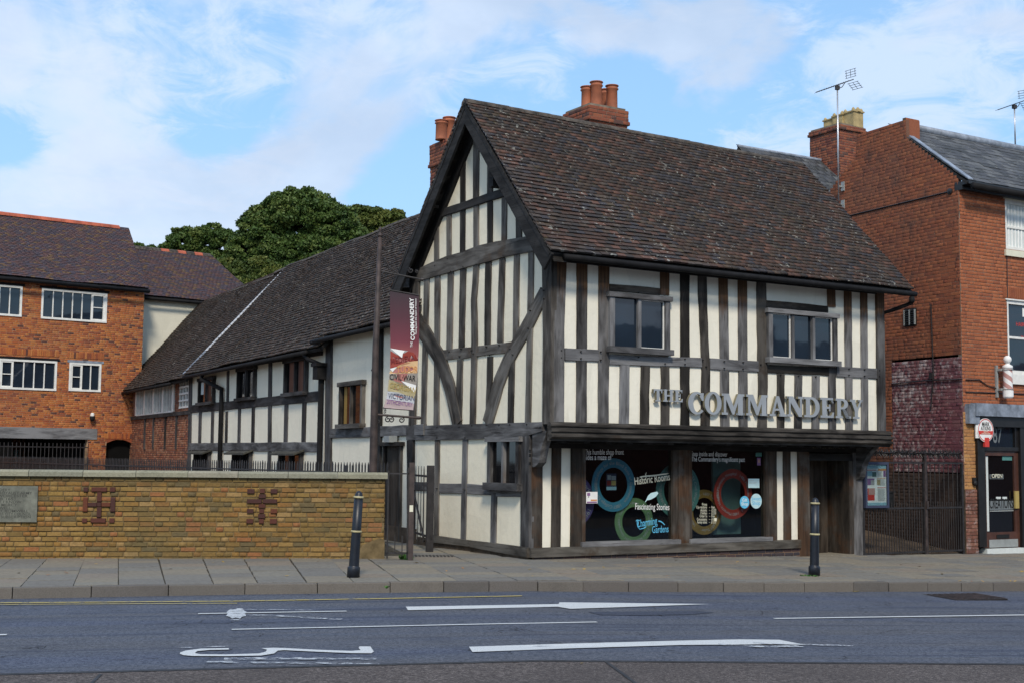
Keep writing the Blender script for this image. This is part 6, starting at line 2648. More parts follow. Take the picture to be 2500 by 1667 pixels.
def bannermat():
    m, t, b = newmat('banner_print')
    g = attr(t, 'g').outputs['Vector']
    z = t.new('ShaderNodeSeparateXYZ', None, Vector=g).outputs[2]
    zt_m, zb_m = bpt(.5, 0)[2], bpt(.5, .5)[2]
    f = t.math('DIVIDE', t.math('SUBTRACT', zt_m, z), zt_m - zb_m, clamp=True)
    c = t.ramp(f, [(0., (.035, .020, .028)), (.35, (.075, .020, .032)), (.68, (.15, .028, .045)), (.86, (.28, .075, .075)), (1., (.42, .17, .15))])
    t.put(b, 'Base Color', c)
    t.put(b, 'Roughness', .75)
    return m


cloth(0, 1, bannermat(), 'cloth', 0., 20, 8)
cpoly([(318, 655), (400, 672), (470, 680), (500, 684), (620, 760), (560, 1312), (250, 1285), (285, 1130), (300, 1000), (312, 850)], M['p_grey'], 'lower_print', .004)
cpoly([(318, 680), (435, 755), (455, 715), (500, 688), (560, 700), (612, 765), (610, 790), (450, 830), (313, 868)], flat('banner_brick_red', (.30, .05, .035)), 'medieval_band', .008)
cpoly([(318, 655), (470, 682), (448, 715), (440, 757)], M['p_white'], 'page_curl', .012)
cpoly([(610, 786), (500, 800), (400, 840), (313, 900), (305, 925), (603, 918)], M['p_sand'], 'tudor_band', .009)
cpoly([(313, 872), (385, 852), (340, 905)], M['p_white'], 'page_curl', .012)
cpoly([(305, 925), (420, 912), (603, 922), (592, 1040), (585, 1110), (300, 985)], flat('banner_stone', (.30, .27, .24)), 'civil_war_band', .009)
cpoly([(300, 985), (430, 1020), (585, 1128), (570, 1185), (288, 1105)], flat('banner_straw', (.42, .36, .20)), 'georgian_band', .011)
cpoly([(430, 1000), (590, 1045), (580, 1128)], M['p_white'], 'page_curl', .013)
cpoly([(288, 1110), (400, 1120), (575, 1190), (568, 1240), (272, 1190)], flat('banner_mist', (.50, .52, .55)), 'victorian_band', .012)
cpoly([(272, 1190), (420, 1200), (568, 1240), (560, 1308), (250, 1284)], flat('banner_rose', (.46, .36, .36)), 'century_band', .010)


def btext(x0, y0, x1, y1, h, txt, mat, off=.016, bold=.01):
    """lettering from (x0,y0) to (x1,y1) baseline in close-up sightings with cap height h"""
    v, f = text_data(txt, 1., 'LEFT', bold)
    xs = [p[0] for p in v]
    W = max(xs) - min(xs)
    ux, uy = (x1 - x0) / W, (y1 - y0) / W
    L = math.hypot(x1 - x0, y1 - y0)
    nx, ny = (y1 - y0) / L, -(x1 - x0) / L
    vs = []
    for x, y in v:
        X = x0 + (x - min(xs)) * ux + nx * y / .72 * h
        Y = y0 + (x - min(xs)) * uy + ny * y / .72 * h
        vs.append(bpt(*bq(X, Y), off))
    m = MB()
    m.add(vs, f, None, .5)
    m.build('lettering', mat, BN)


btext(325, 822, 612, 775, 62, 'MEDIEVAL', M['p_dred'])
btext(385, 912, 608, 908, 66, 'TUDOR', M['p_orange'])
btext(308, 985, 582, 1003, 62, 'CIVIL·WAR', M['p_black'])
btext(303, 1070, 582, 1130, 60, 'GEORGIAN', M['p_gold2'])
btext(290, 1180, 572, 1212, 56, 'VICTORIAN', flat('slate_ink', (.10, .11, .17)))
btext(278, 1238, 548, 1272, 46, '20THCENTURY', M['p_violet'])
btext(574, 572, 562, 122, 42, 'COMMANDERY', M['p_white'], bold=.03)
btext(550, 645, 552, 588, 24, 'THE', M['p_white'], bold=.01)
btext(596, 510, 594, 130, 18, 'Peeling back the layers of history', M['p_white'])
m = MB()
m.tube([bpt(0, 0, .0), bpt(1, 0, .0)], .014, 6)
m.build('top_bar', M['iron'], BN)
m = MB()
m.tube([bpt(-.06, 1, .0), bpt(.2, 1, .0), bpt(1.03, 1, .0)], .012, 6)
m.build('bottom_bar', M['iron'], BN)

# ------------------------------------------------------------------ bollards
def bollard(u0, v0, u1, v1, label):
    b = ground(u0, v0)
    F = Frame(b[:2], (1, 0))
    tp = F.px(u1, v1)
    t0 = F.px(u0, v0)
    ax = np.array(F.P(*tp)) - np.array(F.P(*t0))
    Hh = float(np.linalg.norm(ax))
    o = thing('bollard', label, 'bollard', 'navy bollards along the kerb')
    z = lambda f: f * Hh
    bs = b + np.array([0, 0, -.02])
    r = Hh * .073
    m = MB()
    m.lathe(bs, [(r * 1.0, 0), (r * 1.0, z(.125)), (r * .96, z(.132)), (r * .80, z(.137)), (r * .80, z(.15)), (r * .74, z(.53)), (r * .70, z(.935))], 24, ax)
    m.lathe(bs, [(r * .70, z(.93))] + [(r * .62 * math.cos(t), z(.935) + r * .85 * math.sin(t)) for t in [rad(x) for x in range(0, 91, 15)]][:-1] + [(.001, z(.935) + r * .85)], 24, ax)
    m.build('shaft', M['bollard'], o, True)
    for f, rr in ((.925, .84), (.535, .88)):
        m = MB()
        m.lathe(bs, [(r * rr * .86, z(f - .012)), (r * rr, z(f - .008)), (r * rr, z(f + .006)), (r * rr * .86, z(f + .012))], 24, ax)
        m.build('band', M['bollard_band'], o, True)
    return o


bollard(862, 1408, 877, 1193, 'navy bollard with cream bands leaning in front of the sandy street wall')
bollard(1988, 1404, 1990, 1210, 'navy bollard with cream bands standing in front of the entrance door')

# ------------------------------------------------------------------ THE COMMANDERY letters
def arc(cx, cy, rx, ry, a0, a1, n=14):
    return [(cx + rx * math.cos(rad(a0 + (a1 - a0) * i / n)), cy + ry * math.sin(rad(a0 + (a1 - a0) * i / n))) for i in range(n + 1)]


def ringpoly(outer, inner):
    return ('ring', outer, inner)


R4 = lambda a, b, c, d: [(a, b), (c, b), (c, d), (a, d)]
SE = .11
GL = {
    'T': [R4(.30, 0, .56, 1), R4(0, .87, .86, 1), [(0, .87), (.0, .68), (.07, .68), (.14, .87)], [(.86, .87), (.86, .68), (.79, .68), (.72, .87)], R4(.18, 0, .68, SE)],
    'H': [R4(.10, 0, .32, 1), R4(.62, 0, .84, 1), R4(.32, .44, .62, .56), R4(0, 0, .42, SE), R4(.52, 0, .94, SE), R4(0, 1 - SE, .42, 1), R4(.52, 1 - SE, .94, 1)],
    'E': [R4(.10, 0, .34, 1), R4(0, 0, .74, SE), R4(0, 1 - SE, .72, 1), R4(.34, .45, .56, .56), [(.74, 0), (.78, .28), (.70, .28), (.60, SE), (.60, 0)], [(.72, 1), (.75, .74), (.68, .74), (.58, 1 - SE), (.58, 1)], R4(.50, .34, .57, .67)],
    'C': [('ring', arc(.45, .5, .45, .52, 52, 318, 24), arc(.50, .5, .24, .42, 52, 318, 24)), [(.70, .97), (.80, .97), (.80, .62), (.72, .62), (.60, .80)]],
    'O': [('ring', arc(.47, .5, .47, .52, 0, 360, 32), arc(.47, .5, .23, .42, 0, 360, 32))],
    'M': [R4(.10, 0, .22, 1), R4(.86, 0, 1.12, 1), [(.10, 1), (.38, 1), (.66, .32), (.66, .02), (.56, .02)], [(1.0, 1), (.86, 1), (.58, .25), (.58, .02), (.66, .02)], R4(0, 0, .32, SE), R4(.76, 0, 1.22, SE), R4(0, 1 - SE, .3, 1), R4(.95, 1 - SE, 1.22, 1)],
    'A': [[(.40, 1), (.56, 1), (.94, 0), (.66, 0), (.44, .72)], [(.40, 1), (.52, 1), (.22, 0), (.10, 0)], R4(.26, .28, .66, .38), R4(0, 0, .34, SE), R4(.58, 0, 1.02, SE)],
    'N': [R4(.10, 0, .21, 1), R4(.80, 0, .91, 1), [(.10, 1), (.36, 1), (.91, .22), (.91, 0), (.72, 0), (.10, .86)], R4(0, 0, .32, SE), R4(.69, 1 - SE, 1.02, 1), R4(0, 1 - SE, .2, 1)],
    'D': [R4(.10, 0, .34, 1), R4(0, 0, .44, SE), R4(0, 1 - SE, .44, 1), ('ring', arc(.42, .5, .50, .5, -90, 90, 18), arc(.40, .5, .27, .39, -90, 90, 18))],
    'R': [R4(.10, 0, .34, 1), R4(0, 0, .46, SE), R4(0, 1 - SE, .44, 1), ('ring', arc(.44, .73, .40, .27, -90, 90, 14), arc(.42, .73, .17, .17, -90, 90, 14)), R4(.34, .46, .46, .56), [(.42, .50), (.62, .50), (.98, 0), (.70, 0)], R4(.70, 0, 1.04, SE)],
    'Y': [R4(.36, 0, .60, .48), [(.06, 1), (.32, 1), (.60, .46), (.36, .40)], [(.94, 1), (.82, 1), (.46, .42), (.60, .42)], R4(.22, 0, .74, SE), R4(0, 1 - SE, .44, 1), R4(.64, 1 - SE, 1.02, 1)],
}
LT = thing('building_sign', 'large raised grey slab serif letters spelling the building name on the jettied front', 'sign')


def glyph(F, ch, a, z, w, h, n0, n1, mt='letters'):
    """one raised letter: face and body overlap slightly so no two faces coincide"""
    gl = GL[ch]
    xs = [p[0] for s_ in gl for p in (s_[1] if s_[0] == 'ring' else s_)]
    k = w / max(xs)
    m = MB()
    e = MB()
    for q, s_ in enumerate(gl):
        d = q * .0012
        if s_[0] == 'ring':
            o_, i_ = s_[1], s_[2]
            for mm, b0, b1 in ((m, n1 - .006, n1), (e, n0, n1 - .006)):
                for j in range(len(o_) - 1):
                    p = [o_[j], o_[j + 1], i_[j + 1], i_[j]]
                    mm.prism(F, [(a + x * k, z + y * h) for x, y in p], b0, b1 - d, .5)
        else:
            for mm, b0, b1 in ((m, n1 - .006, n1), (e, n0, n1 - .006)):
                mm.prism(F, [(a + x * k, z + y * h) for x, y in s_], b0, b1 - d, .5)
    o = m.build('letter', M[mt], LT)
    e.build('letter_return', M['letters_edge'], o)


LP = (.04, .10)
lx = [(738, 790, 864, 938, 'T'), (796, 858, 866, 940, 'H'), (864, 915, 869, 942, 'E'),
      (946, 1040, 882, 1014, 'C'), (1046, 1148, 882, 1016, 'O'), (1150, 1288, 892, 1020, 'M'), (1298, 1430, 898, 1024, 'M'), (1438, 1543, 906, 1028, 'A'), (1545, 1645, 908, 1030, 'N'), (1648, 1742, 912, 1034, 'D'), (1746, 1830, 916, 1037, 'E'), (1838, 1932, 922, 1040, 'R'), (1925, 2005, 928, 1044, 'Y')]
for x0, x1, y0, y1, ch_ in lx:
    a0, z1 = FU.px(*zc(x0, y0), n=.12)
    a1, z0 = FU.px(*zc(x1, y1), n=.12)
    z1 = FU.px(*zc((x0 + x1) / 2, (y0 + y0) / 2), n=.12)[1]
    z0 = FU.px(*zc((x0 + x1) / 2, y1), n=.12)[1]
    glyph(FU, ch_, a0, z0, a1 - a0, z1 - z0, *LP)

# ------------------------------------------------------------------ shop window displays
def ring_thing(cx, cy, rx, ry, ix, iy, mat, label, n, texts, tcol='p_grey', clip=None):
    F = FL.shift(n=n)
    a, z = F.px(*zd(cx, cy))
    r = (F.px(*zd(cx, cy - ry))[1] - F.px(*zd(cx, cy + ry))[1]) / 2
    ri = (F.px(*zd(cx, cy - iy))[1] - F.px(*zd(cx, cy + iy))[1]) / 2
    o = thing('display_ring', label, 'display ring', 'coloured display rings in the shop windows')
    m = MB()
    k = 48
    cl = clip or (-9, 9)
    for i in range(k):
        t0, t1 = 2 * math.pi * i / k, 2 * math.pi * (i + 1) / k
        p = [(min(max(a + rr * math.cos(t), cl[0]), cl[1]), z + rr * math.sin(t)) for rr, t in ((r, t0), (r, t1), (ri, t1), (ri, t0))]
        if max(x for x, _ in p) - min(x for x, _ in p) < .004:
            continue
        m.prism(F, p, -.012, 0, .5)
    m.build('ring', M[mat], o)
    m = MB()
    rm = (r + ri) / 2 - .03
    for tx, st, size in texts:
        v, f = text_data(tx, size)
        vs = []
        for x, y in v:
            t = st - x / rm
            rr = rm + y
            vs.append((a + rr * math.cos(t), z + rr * math.sin(t)))
        if vs:
            m.add([F.P(min(max(x, cl[0]), cl[1]), y, .003) for x, y in vs], f, None, .5)
    m.build('lettering', M[tcol], o)
    return o, a, z, r, ri


g1, g2 = S1[0] + .08, S1[1] - .12
h1, h2 = S2[0] + .07, S2[1] - .10
ring_thing(582, 390, 158, 192, 97, 125, 'p_blue', 'steel blue display ring upper left in the left shop window', -.12, [('1887 College for the Blind Sons of Gentlemen · 1887 College for the Blind ·', rad(200), .085)])
ring_thing(730, 655, 140, 172, 78, 108, 'p_green', 'sage green display ring low in the left shop window', -.16, [('1541 Georgian Home · 1541 Country Estate Home · 1541 Georgian', rad(190), .075)])
ring_thing(290, 505, 155, 190, 90, 120, 'p_purple', 'purple display ring cut by the left edge of the left shop window', -.15, [('1952 Printing Works · 1952 Printing Works', rad(-20), .11)], clip=(g1 - .02, 9))
ring_thing(1046, 430, 172, 200, 112, 130, 'p_teal', 'teal display ring behind the post between the shop windows', -.20, [('1651 Civil War Headquarters · 1651 Civil War Headquarters · 1651 Civil War', rad(210), .085)])
ring_thing(1234, 585, 122, 162, 72, 104, 'p_gold', 'mustard gold display ring low in the right shop window', -.24, [('1607 Tudor Merchant · 1607 Tudor Merchant · 1607 Tudor', rad(230), .075)])
ring_thing(1440, 455, 142, 180, 90, 114, 'p_red', 'brick red display ring in the middle of the right shop window', -.12, [('1480 Monastic Hospital · 1480 Monastic Hospital · 1480 Monastic Hospital ·', rad(200), .080)])

GT = FL.shift(n=-.024)


def gt(x, y):
    return GT.px(*zd(x, y))


def wtext(lines, mat, label, name='window_lettering', F=GT):
    m = MB()
    for x0, y0, x1, y1, txt, size, bold in lines:
        a0, z0 = gt(x0, y0)
        a1, z1 = gt(x1, y1)
        rot = math.atan2(z1 - z0, a1 - a0)
        text_on(m, F, a0, z0, 0, txt, size, bold=bold, rot=rot, width=math.hypot(a1 - a0, z1 - z0))
    o = m.build(name, M[mat])
    tag(o, label, 'lettering')
    return o


wtext([(370, 172, 655, 172, 'This humble shop front', .135, .004), (370, 210, 566, 210, 'hides a maze of', .135, .008)], 'p_white', 'white two line text at the top of the left shop window')
wtext([(1140, 182, 1398, 186, 'Step inside and discover', .125, .004), (1140, 220, 1524, 224, "The Commandery's magnificent past", .125, .008)], 'p_white', 'white two line text at the top of the right shop window')
wtext([(732, 390, 986, 355, 'Historic Rooms', .19, .008)], 'p_cream', 'cream words Historic Rooms under a drawn sword')
wtext([(735, 565, 980, 570, 'Fascinating Stories', .16, .003)], 'p_white', 'white script words Fascinating Stories under a feather')
wtext([(750, 695, 895, 670, 'Charming', .19, .004), (858, 735, 975, 728, 'Gardens', .18, .004)], 'p_lblue', 'light blue words Charming Gardens low in the left window')
wtext([(1217, 538, 1252, 538, 'Prices', .07, .004), (1175, 558, 1252, 558, 'City residents', .07, .003), (1205, 580, 1252, 580, 'Adults', .07, .003), (1205, 601, 1252, 601, 'Children', .07, .003), (1200, 622, 1252, 622, 'Under 5s', .07, .003), (1180, 645, 1252, 645, 'Concessions', .07, .003), (1182, 666, 1252, 666, 'Family ticket', .07, .003),
       (1268, 558, 1308, 558, '–  free', .07, .003), (1268, 580, 1318, 580, '–  £5.50', .07, .003), (1268, 601, 1318, 601, '–  £2.50', .07, .003), (1268, 622, 1308, 622, '–  free', .07, .003), (1268, 645, 1318, 645, '–  £4.50', .07, .003), (1268, 666, 1318, 666, '–  £13.50', .07, .003)], 'p_cream', 'small white price list over the mustard gold ring')
# sword
m = MB()
p = [gt(*q) for q in ((770, 330), (810, 322), (870, 318), (970, 306), (985, 304), (960, 314), (870, 328), (812, 332), (772, 338))]
m.prism(GT, p, -.002, .0, .5)
c = [gt(*q) for q in ((780, 330), (783, 345), (797, 354), (810, 350), (815, 335), (812, 310), (818, 302))]
m.tube([GT.P(*q, .001) for q in c], .008, 5)
o = m.build('sword_emblem', M['p_cream'])
tag(o, 'cream drawn sword above the words Historic Rooms', 'emblem')
m = MB()
p = [gt(*q) for q in ((815, 500), (828, 470), (850, 448), (895, 437), (904, 450), (885, 475), (850, 495), (822, 500), (812, 514), (808, 512))]
m.prism(GT, p, -.002, .0, .5)
o = m.build('feather_emblem', M['p_pale'])
tag(o, 'pale blue quill feather above the words Fascinating Stories', 'emblem')
m = MB()
for i in range(7):
    t = i / 6
    a, z = gt(908 + 38 * t, 650 + 4 * i * t)
    m.lathe(GT.P(a, z, 0), [(.013, 0), (.010, .004)], 8, GT.n)
c = [gt(*q) for q in ((742, 650), (752, 640), (760, 660), (755, 690), (770, 708), (800, 700), (815, 690))]
m.tube([GT.P(*q, .001) for q in c], .008, 5)
o = m.build('flourish_emblem', M['p_lblue'])
tag(o, 'light blue flourish beside the words Charming Gardens', 'emblem')
for cx, cy, rx, mt, words, tm, lb in ((1522, 514, 35, 'p_lblue', ('Gift', 'Shop'), 'p_white', 'round bright blue window sticker reading Gift Shop'), (1605, 506, 42, 'p_pale', ('Sweet', 'Shop'), 'p_lblue', 'round pale blue window sticker reading Sweet Shop')):
    o = thing('round_sticker', lb, 'sticker')
    a, z = gt(cx, cy)
    r = (gt(cx, cy - rx * 1.28)[1] - gt(cx, cy + rx * 1.28)[1]) / 2
    disc(GT, a, z, r, .0, .003, 1, 28).build('disc', M[mt], o)
    m = MB()
    text_on(m, GT, a, z + r * .10, .0045, words[0], r * .72, 'CENTER', bold=.01)
    text_on(m, GT, a, z - r * .50, .0045, words[1], r * .72, 'CENTER', bold=.01)
    m.build('lettering', M[tm], o)


def card(x0, x1, y0, y1, mat, name, label, cat='notice', n0=.0, extra=None):
    a0, z1 = gt(x0, y0)
    a1, z0 = gt(x1, y1)
    o = thing(name, label, cat)
    m = MB()
    m.box(GT, a0, a1, z0, z1, n0, n0 + .003, .5)
    m.build('sheet', M[mat], o)
    for (f0, f1, g0, g1, mt) in extra or []:
        m = MB()
        m.box(GT, a0 + (a1 - a0) * f0, a0 + (a1 - a0) * f1, z1 - (z1 - z0) * g1, z1 - (z1 - z0) * g0, n0 + .003, n0 + .005, .5)
        m.build('print', M[mt], o)
    return o


card(385, 466, 440, 522, 'p_white', 'window_notice', 'small white notice with an orange strip at the left edge of the left window', 'notice', .0, [(.08, .35, .08, .34, 'p_violet'), (.16, .26, .34, .5, 'p_grey'), (.4, .95, .66, .80, 'p_orange'), (.06, .95, .84, .97, 'p_violet')])
card(545, 615, 308, 430, 'p_navy', 'hanging_poster', 'small dark poster inside the steel blue ring', 'poster', -.06, [(.10, .45, .10, .36, 'p_grey'), (.5, .95, .14, .38, 'p_grey'), (.05, .45, .42, .7, 'p_dred'), (.5, .95, .42, .7, 'p_gold2'), (.0, 1., .78, .97, 'p_sky')])
card(1548, 1628, 345, 411, 'p_pale', 'window_notice', 'pale handwritten paper notice taped right of the brick red ring', 'notice', .0, [(.06, .5, .2, .24, 'p_grey'), (.06, .8, .36, .39, 'p_grey'), (.06, .65, .5, .53, 'p_grey')])
card(1612, 1638, 195, 250, 'p_violet', 'window_sticker', 'small purple sticker in the top right corner of the right window', 'sticker', .0, [(.2, .8, .2, .65, 'p_pink')])
card(1602, 1645, 158, 186, 'p_teal', 'window_sticker', 'teal sticker right at the top edge of the right window', 'sticker')
card(1304, 1322, 628, 650, 'p_cream', 'window_sticker', 'tiny cream price sticker on the price list', 'sticker')

# ------------------------------------------------------------------ iron gates and poster case on the right
def gfx(x, y, n=0.):
    return FL.px(*zg_(x, y), n)


GTs = thing('iron_alley_gates', 'tall pair of black iron bar gates closing the alley beside the entrance', 'gate')
gl0, gm_, gr1 = gfx(492, 900)[0], gfx(968, 900)[0], gfx(1252, 900)[0]
gt_z = gfx(800, 560)[1]
gm_z = gfx(800, 908)[1]
gb_z = gfx(1000, 1250)[1]
for a0, a1 in ((gl0, gm_ - .03), (gm_ + .03, gr1)):
    for z in (gt_z, gm_z, gb_z + .03):
        m = MB()
        m.box(FL, a0, a1, z - .018, z + .018, -.02, .02, .5)
        m.build('rail', M['iron'], GTs)
    for a in (a0, a1):
        m = MB()
        m.box(FL, a - .025, a + .025, gb_z - .05, gt_z + .02, -.025, .025, .5)
        m.build('stile', M['iron'], GTs)
    k = max(3, round((a1 - a0) / .145))
    for i in range(1, k):
        m = MB()
        x = a0 + (a1 - a0) * i / k
        m.tube([FL.P(x, gb_z), FL.P(x, gt_z)], .011, 5)
        m.build('bar', M['iron'], GTs)
        m = MB()
        x += (a1 - a0) / k / 2
        m.tube([FL.P(x, gb_z), FL.P(x, gm_z + .12)], .011, 5)
        m.build('bar', M['iron'], GTs)
for a, zt_k in ((gm_, gfx(968, 490)[1]),):
    m = MB()
    m.box(FL, a - .03, a + .03, gb_z - .05, zt_k, -.03, .035, .5)
    m.box(FL, a - .01, a + .05, gm_z - .02, gm_z + .14, .03, .06, .5)
    m.build('lock_stile', M['iron_brown'], GTs)
sp = thing('spiked_rotary_barrier', 'row of black rotating spikes above the alley gates', 'spikes')
szz = gfx(900, 490)[1]
m = MB()
m.tube([FL.P(gl0 + .05, szz), FL.P(gr1, szz)], .018, 6)
m.build('spindle', M['iron'], sp)
m = MB()
for i in range(60):
    a = gl0 + .08 + (gr1 - gl0 - .1) * i / 59
    for j in range(4):
        t = U(0, .8) + j * math.pi / 2
        p = FL.P(a, szz)
        d = (FL.n * math.cos(t) + np.array([0, 0, 1.]) * math.sin(t)) * .11 + FL.d * U(-.03, .03)
        m.tube([p, p + d], [.018, .004], 4)
m.build('spikes', M['iron'], sp, kind='stuff')

PC = thing('poster_case', 'navy framed poster case fixed to the alley gates beside the entrance', 'notice board')
PCF = FL.shift(n=.06)
a0, z1 = PCF.px(*zg_(499, 552))
a1, z0 = PCF.px(*zg_(683, 906))
z1 = PCF.px(*zg_(590, 555))[1]
z0 = PCF.px(*zg_(590, 905))[1]
for b in ((a0, a0 + .05, z0, z1), (a1 - .05, a1, z0, z1), (a0 + .05, a1 - .05, z1 - .05, z1), (a0 + .05, a1 - .05, z0, z0 + .05)):
    m = MB()
    m.box(PCF, *b, -.03, .04, .5)
    m.build('frame', M['p_navy'], PC)
m = MB()
m.box(PCF, a0 + .05, a1 - .05, z0 + .05, z1 - .05, -.02, .01, .5)
m.build('poster', M['p_white'], PC)
W_, H_ = a1 - a0 - .1, z1 - z0 - .1
for f0, f1, g0, g1, mt in ((.0, 1, .0, .10, 'p_sky'), (.60, 1, .02, .15, 'p_orange'), (.05, .50, .13, .145, 'p_red2'), (.06, .30, .16, .28, 'p_sky'), (.30, .5, .18, .30, 'p_tealgrey'), (.86, .98, .14, .30, 'p_violet'), (.55, .97, .13, .145, 'p_orange'),
                           (.06, .40, .34, .50, 'p_violet'), (.22, .40, .38, .50, 'p_grey'), (.54, .70, .36, .50, 'p_gold2'), (.54, .97, .33, .342, 'p_orange'), (.06, .40, .58, .88, 'p_red2'), (.10, .42, .58, .74, 'p_pink'), (.55, .97, .56, .572, 'p_red2'), (.0, 1, .93, 1, 'p_sky')):
    m = MB()
    m.box(PCF, a0 + .05 + W_ * f0, a0 + .05 + W_ * f1, z1 - .05 - H_ * g1, z1 - .05 - H_ * g0, .010, .0125 + R() * .002, .5)
    m.build('print', M[mt], PC)
m = MB()
for c0, c1, g0, g1 in ((.56, .82, .165, .30), (.56, .95, .36, .52), (.56, .95, .59, .90), (.08, .46, .295, .315)):
    n = int((g1 - g0) / .018)
    for i in range(n):
        zz = z1 - .05 - H_ * (g0 + (g1 - g0) * i / n)
        f = c1 - U(0, .08)
        m.box(PCF, a0 + .05 + W_ * c0, a0 + .05 + W_ * f, zz - .006, zz - .001, .0100, .0148, .5)
m.build('text_lines', M['p_grey'], PC, kind='stuff')
m = MB()
q0 = PCF.px(*zg_(512, 582))
text_on(m, PCF, q0[0], q0[1], .0165, "What's on", .075, bold=.008)
text_on(m, PCF, q0[0], q0[1] - .07, .0165, 'at The Commandery', .05, bold=.006)
m.build('lettering', M['p_white'], PC)
m = MB()
m.box(PCF, a0 + .05, a1 - .05, z0 + .05, z1 - .05, .024, .026, .5)
m.build('glazing', M['shopglass'], PC)
m = MB()
b0, bz1 = gfx(690, 790)
b1, bz0 = gfx(742, 905)
m.box(FL, b0, b1, bz0, bz1, -.25, -.03, .5)
m.box(FL, b0 - .02, b1 + .02, bz1, bz1 + .03, -.27, -.01, .5)
m.box(FL, b0 + .05, b1 - .05, bz1 - .12, bz1 - .09, -.03, -.02, .5)
o = m.build('letter_box', M['p_black'])
tag(o, 'black metal letter box behind the gate bars beside the poster case', 'letter box')
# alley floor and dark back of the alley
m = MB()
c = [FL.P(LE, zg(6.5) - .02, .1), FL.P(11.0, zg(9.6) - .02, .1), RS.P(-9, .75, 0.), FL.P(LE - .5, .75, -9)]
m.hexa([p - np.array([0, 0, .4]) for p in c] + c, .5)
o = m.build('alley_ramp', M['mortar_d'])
o['kind'] = 'structure'
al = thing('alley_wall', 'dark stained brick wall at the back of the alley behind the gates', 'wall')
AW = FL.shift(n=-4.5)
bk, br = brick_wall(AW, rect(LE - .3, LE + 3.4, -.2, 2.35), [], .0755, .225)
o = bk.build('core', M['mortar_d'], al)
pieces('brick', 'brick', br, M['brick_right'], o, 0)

# ------------------------------------------------------------------ trees
def leafmat(name, a, b_, c_):
    m, t, b = newmat(name)
    rnd = attr(t, 'rnd').outputs['Fac']
    pos = P_(t)
    n = t.noise(pos, .35, 4., .6).outputs[0]
    f = t.math('ADD', t.math('MULTIPLY', rnd, .5), t.math('MULTIPLY', n, .6))
    c = t.ramp(f, [(.3, a), (.55, b_), (.8, c_)])
    t.put(b, 'Base Color', c)
    t.put(b, 'Roughness', .6)
    t.put(b, 'Specular IOR Level', .3)
    return m


M['leaf'] = leafmat('sycamore_leaf', (.028, .060, .013), (.060, .105, .020), (.125, .160, .038))
M['leaf_y'] = leafmat('yellowing_leaf', (.035, .060, .012), (.075, .105, .020), (.15, .16, .035))
M['bark'] = plain('bark', (.06, .05, .04), .95, 0., .3, 4.)


def tree(u, v_base_z, depth, lobes, label, mat, n_leaf, leaf, name='broadleaf_tree'):
    """lobes: list of (u, v, radius_px, squash) sightings at this depth"""
    t = thing(name, label, 'tree', 'trees behind the roofs')
    x0 = (u - 1250) / FPX * depth
    F = Frame((x0, depth), (1, 0))
    rng = np.random.default_rng(int(u))
    L = []
    for (uu, vv, rp, sq) in lobes:
        a, z = F.px(uu, vv)
        r = rp / FPX * depth
        L.append((a, z, r, sq))
    m = MB()
    topz = max(l[1] for l in L)
    m.tube([F.P(0, -.5), F.P(.3, topz * .35), F.P(.1, topz * .6), F.P(0, topz * .85)], [.75, .6, .42, .12], 10)
    m.build('trunk', M['bark'], t, True)
    for (a, z, r, sq) in L:
        m = MB()
        m.tube([F.P(.1, topz * .4), F.P(a * .5, (z + topz * .4) / 2 - .3), F.P(a, z)], [.28, .18, .05], 6)
        m.build('limb', M['bark'], t, True)
    # leaf clumps: sub-lobes on the surface of each lobe, leaves scattered on their shells
    pts, rn = [], []
    tot = sum(l[2] ** 2 for l in L)
    for (a, z, r, sq) in L:
        c = F.P(a, z)
        k = int(70 + r * r * 16.0)
        for _ in range(k):
            d = rng.normal(size=3)
            d /= np.linalg.norm(d)
            if d[2] < -.55:
                d[2] *= -.5
            rr = r * rng.uniform(.70, .93)
            cc = c + d * rr * np.array([1, .8, sq])
            rs = r * rng.uniform(.17, .30)
            tone = rng.uniform(0, 1)
            nl = int(n_leaf * (r * r / tot) / k)
            q = rng.normal(size=(nl, 3))
            q /= np.linalg.norm(q, axis=1)[:, None]
            q *= rng.uniform(.55, 1.08, (nl, 1)) * rs
            q[:, 2] *= .62
            pts.append(cc + q)
            rn.append(np.full(nl, tone) * .65 + rng.uniform(0, .35, nl))
    P = np.concatenate(pts)
    rn = np.concatenate(rn)
    N = len(P)
    A = rng.normal(size=(N, 3))
    A /= np.linalg.norm(A, axis=1)[:, None]
    B = rng.normal(size=(N, 3))
    B -= (B * A).sum(1)[:, None] * A
    B /= np.linalg.norm(B, axis=1)[:, None]
    s = leaf * rng.uniform(.6, 1.3, (N, 1))
    V = np.stack([P - A * s, P + B * s * .55, P + A * s, P - B * s * .55], 1).reshape(-1, 3)
    me = bpy.data.meshes.new('crown')
    me.vertices.add(N * 4)
    me.vertices.foreach_set('co', V.ravel())
    me.loops.add(N * 4)
    me.loops.foreach_set('vertex_index', np.arange(N * 4))
    me.polygons.add(N)
    me.polygons.foreach_set('loop_start', np.arange(N) * 4)
    me.update(calc_edges=True)
    at = me.attributes.new('rnd', 'FLOAT', 'POINT')
    at.data.foreach_set('value', np.repeat(rn, 4).astype(np.float32))
    me.materials.append(M[mat])
    o = bpy.data.objects.new('crown', me)
    COL.objects.link(o)
    o.parent = t
    return t


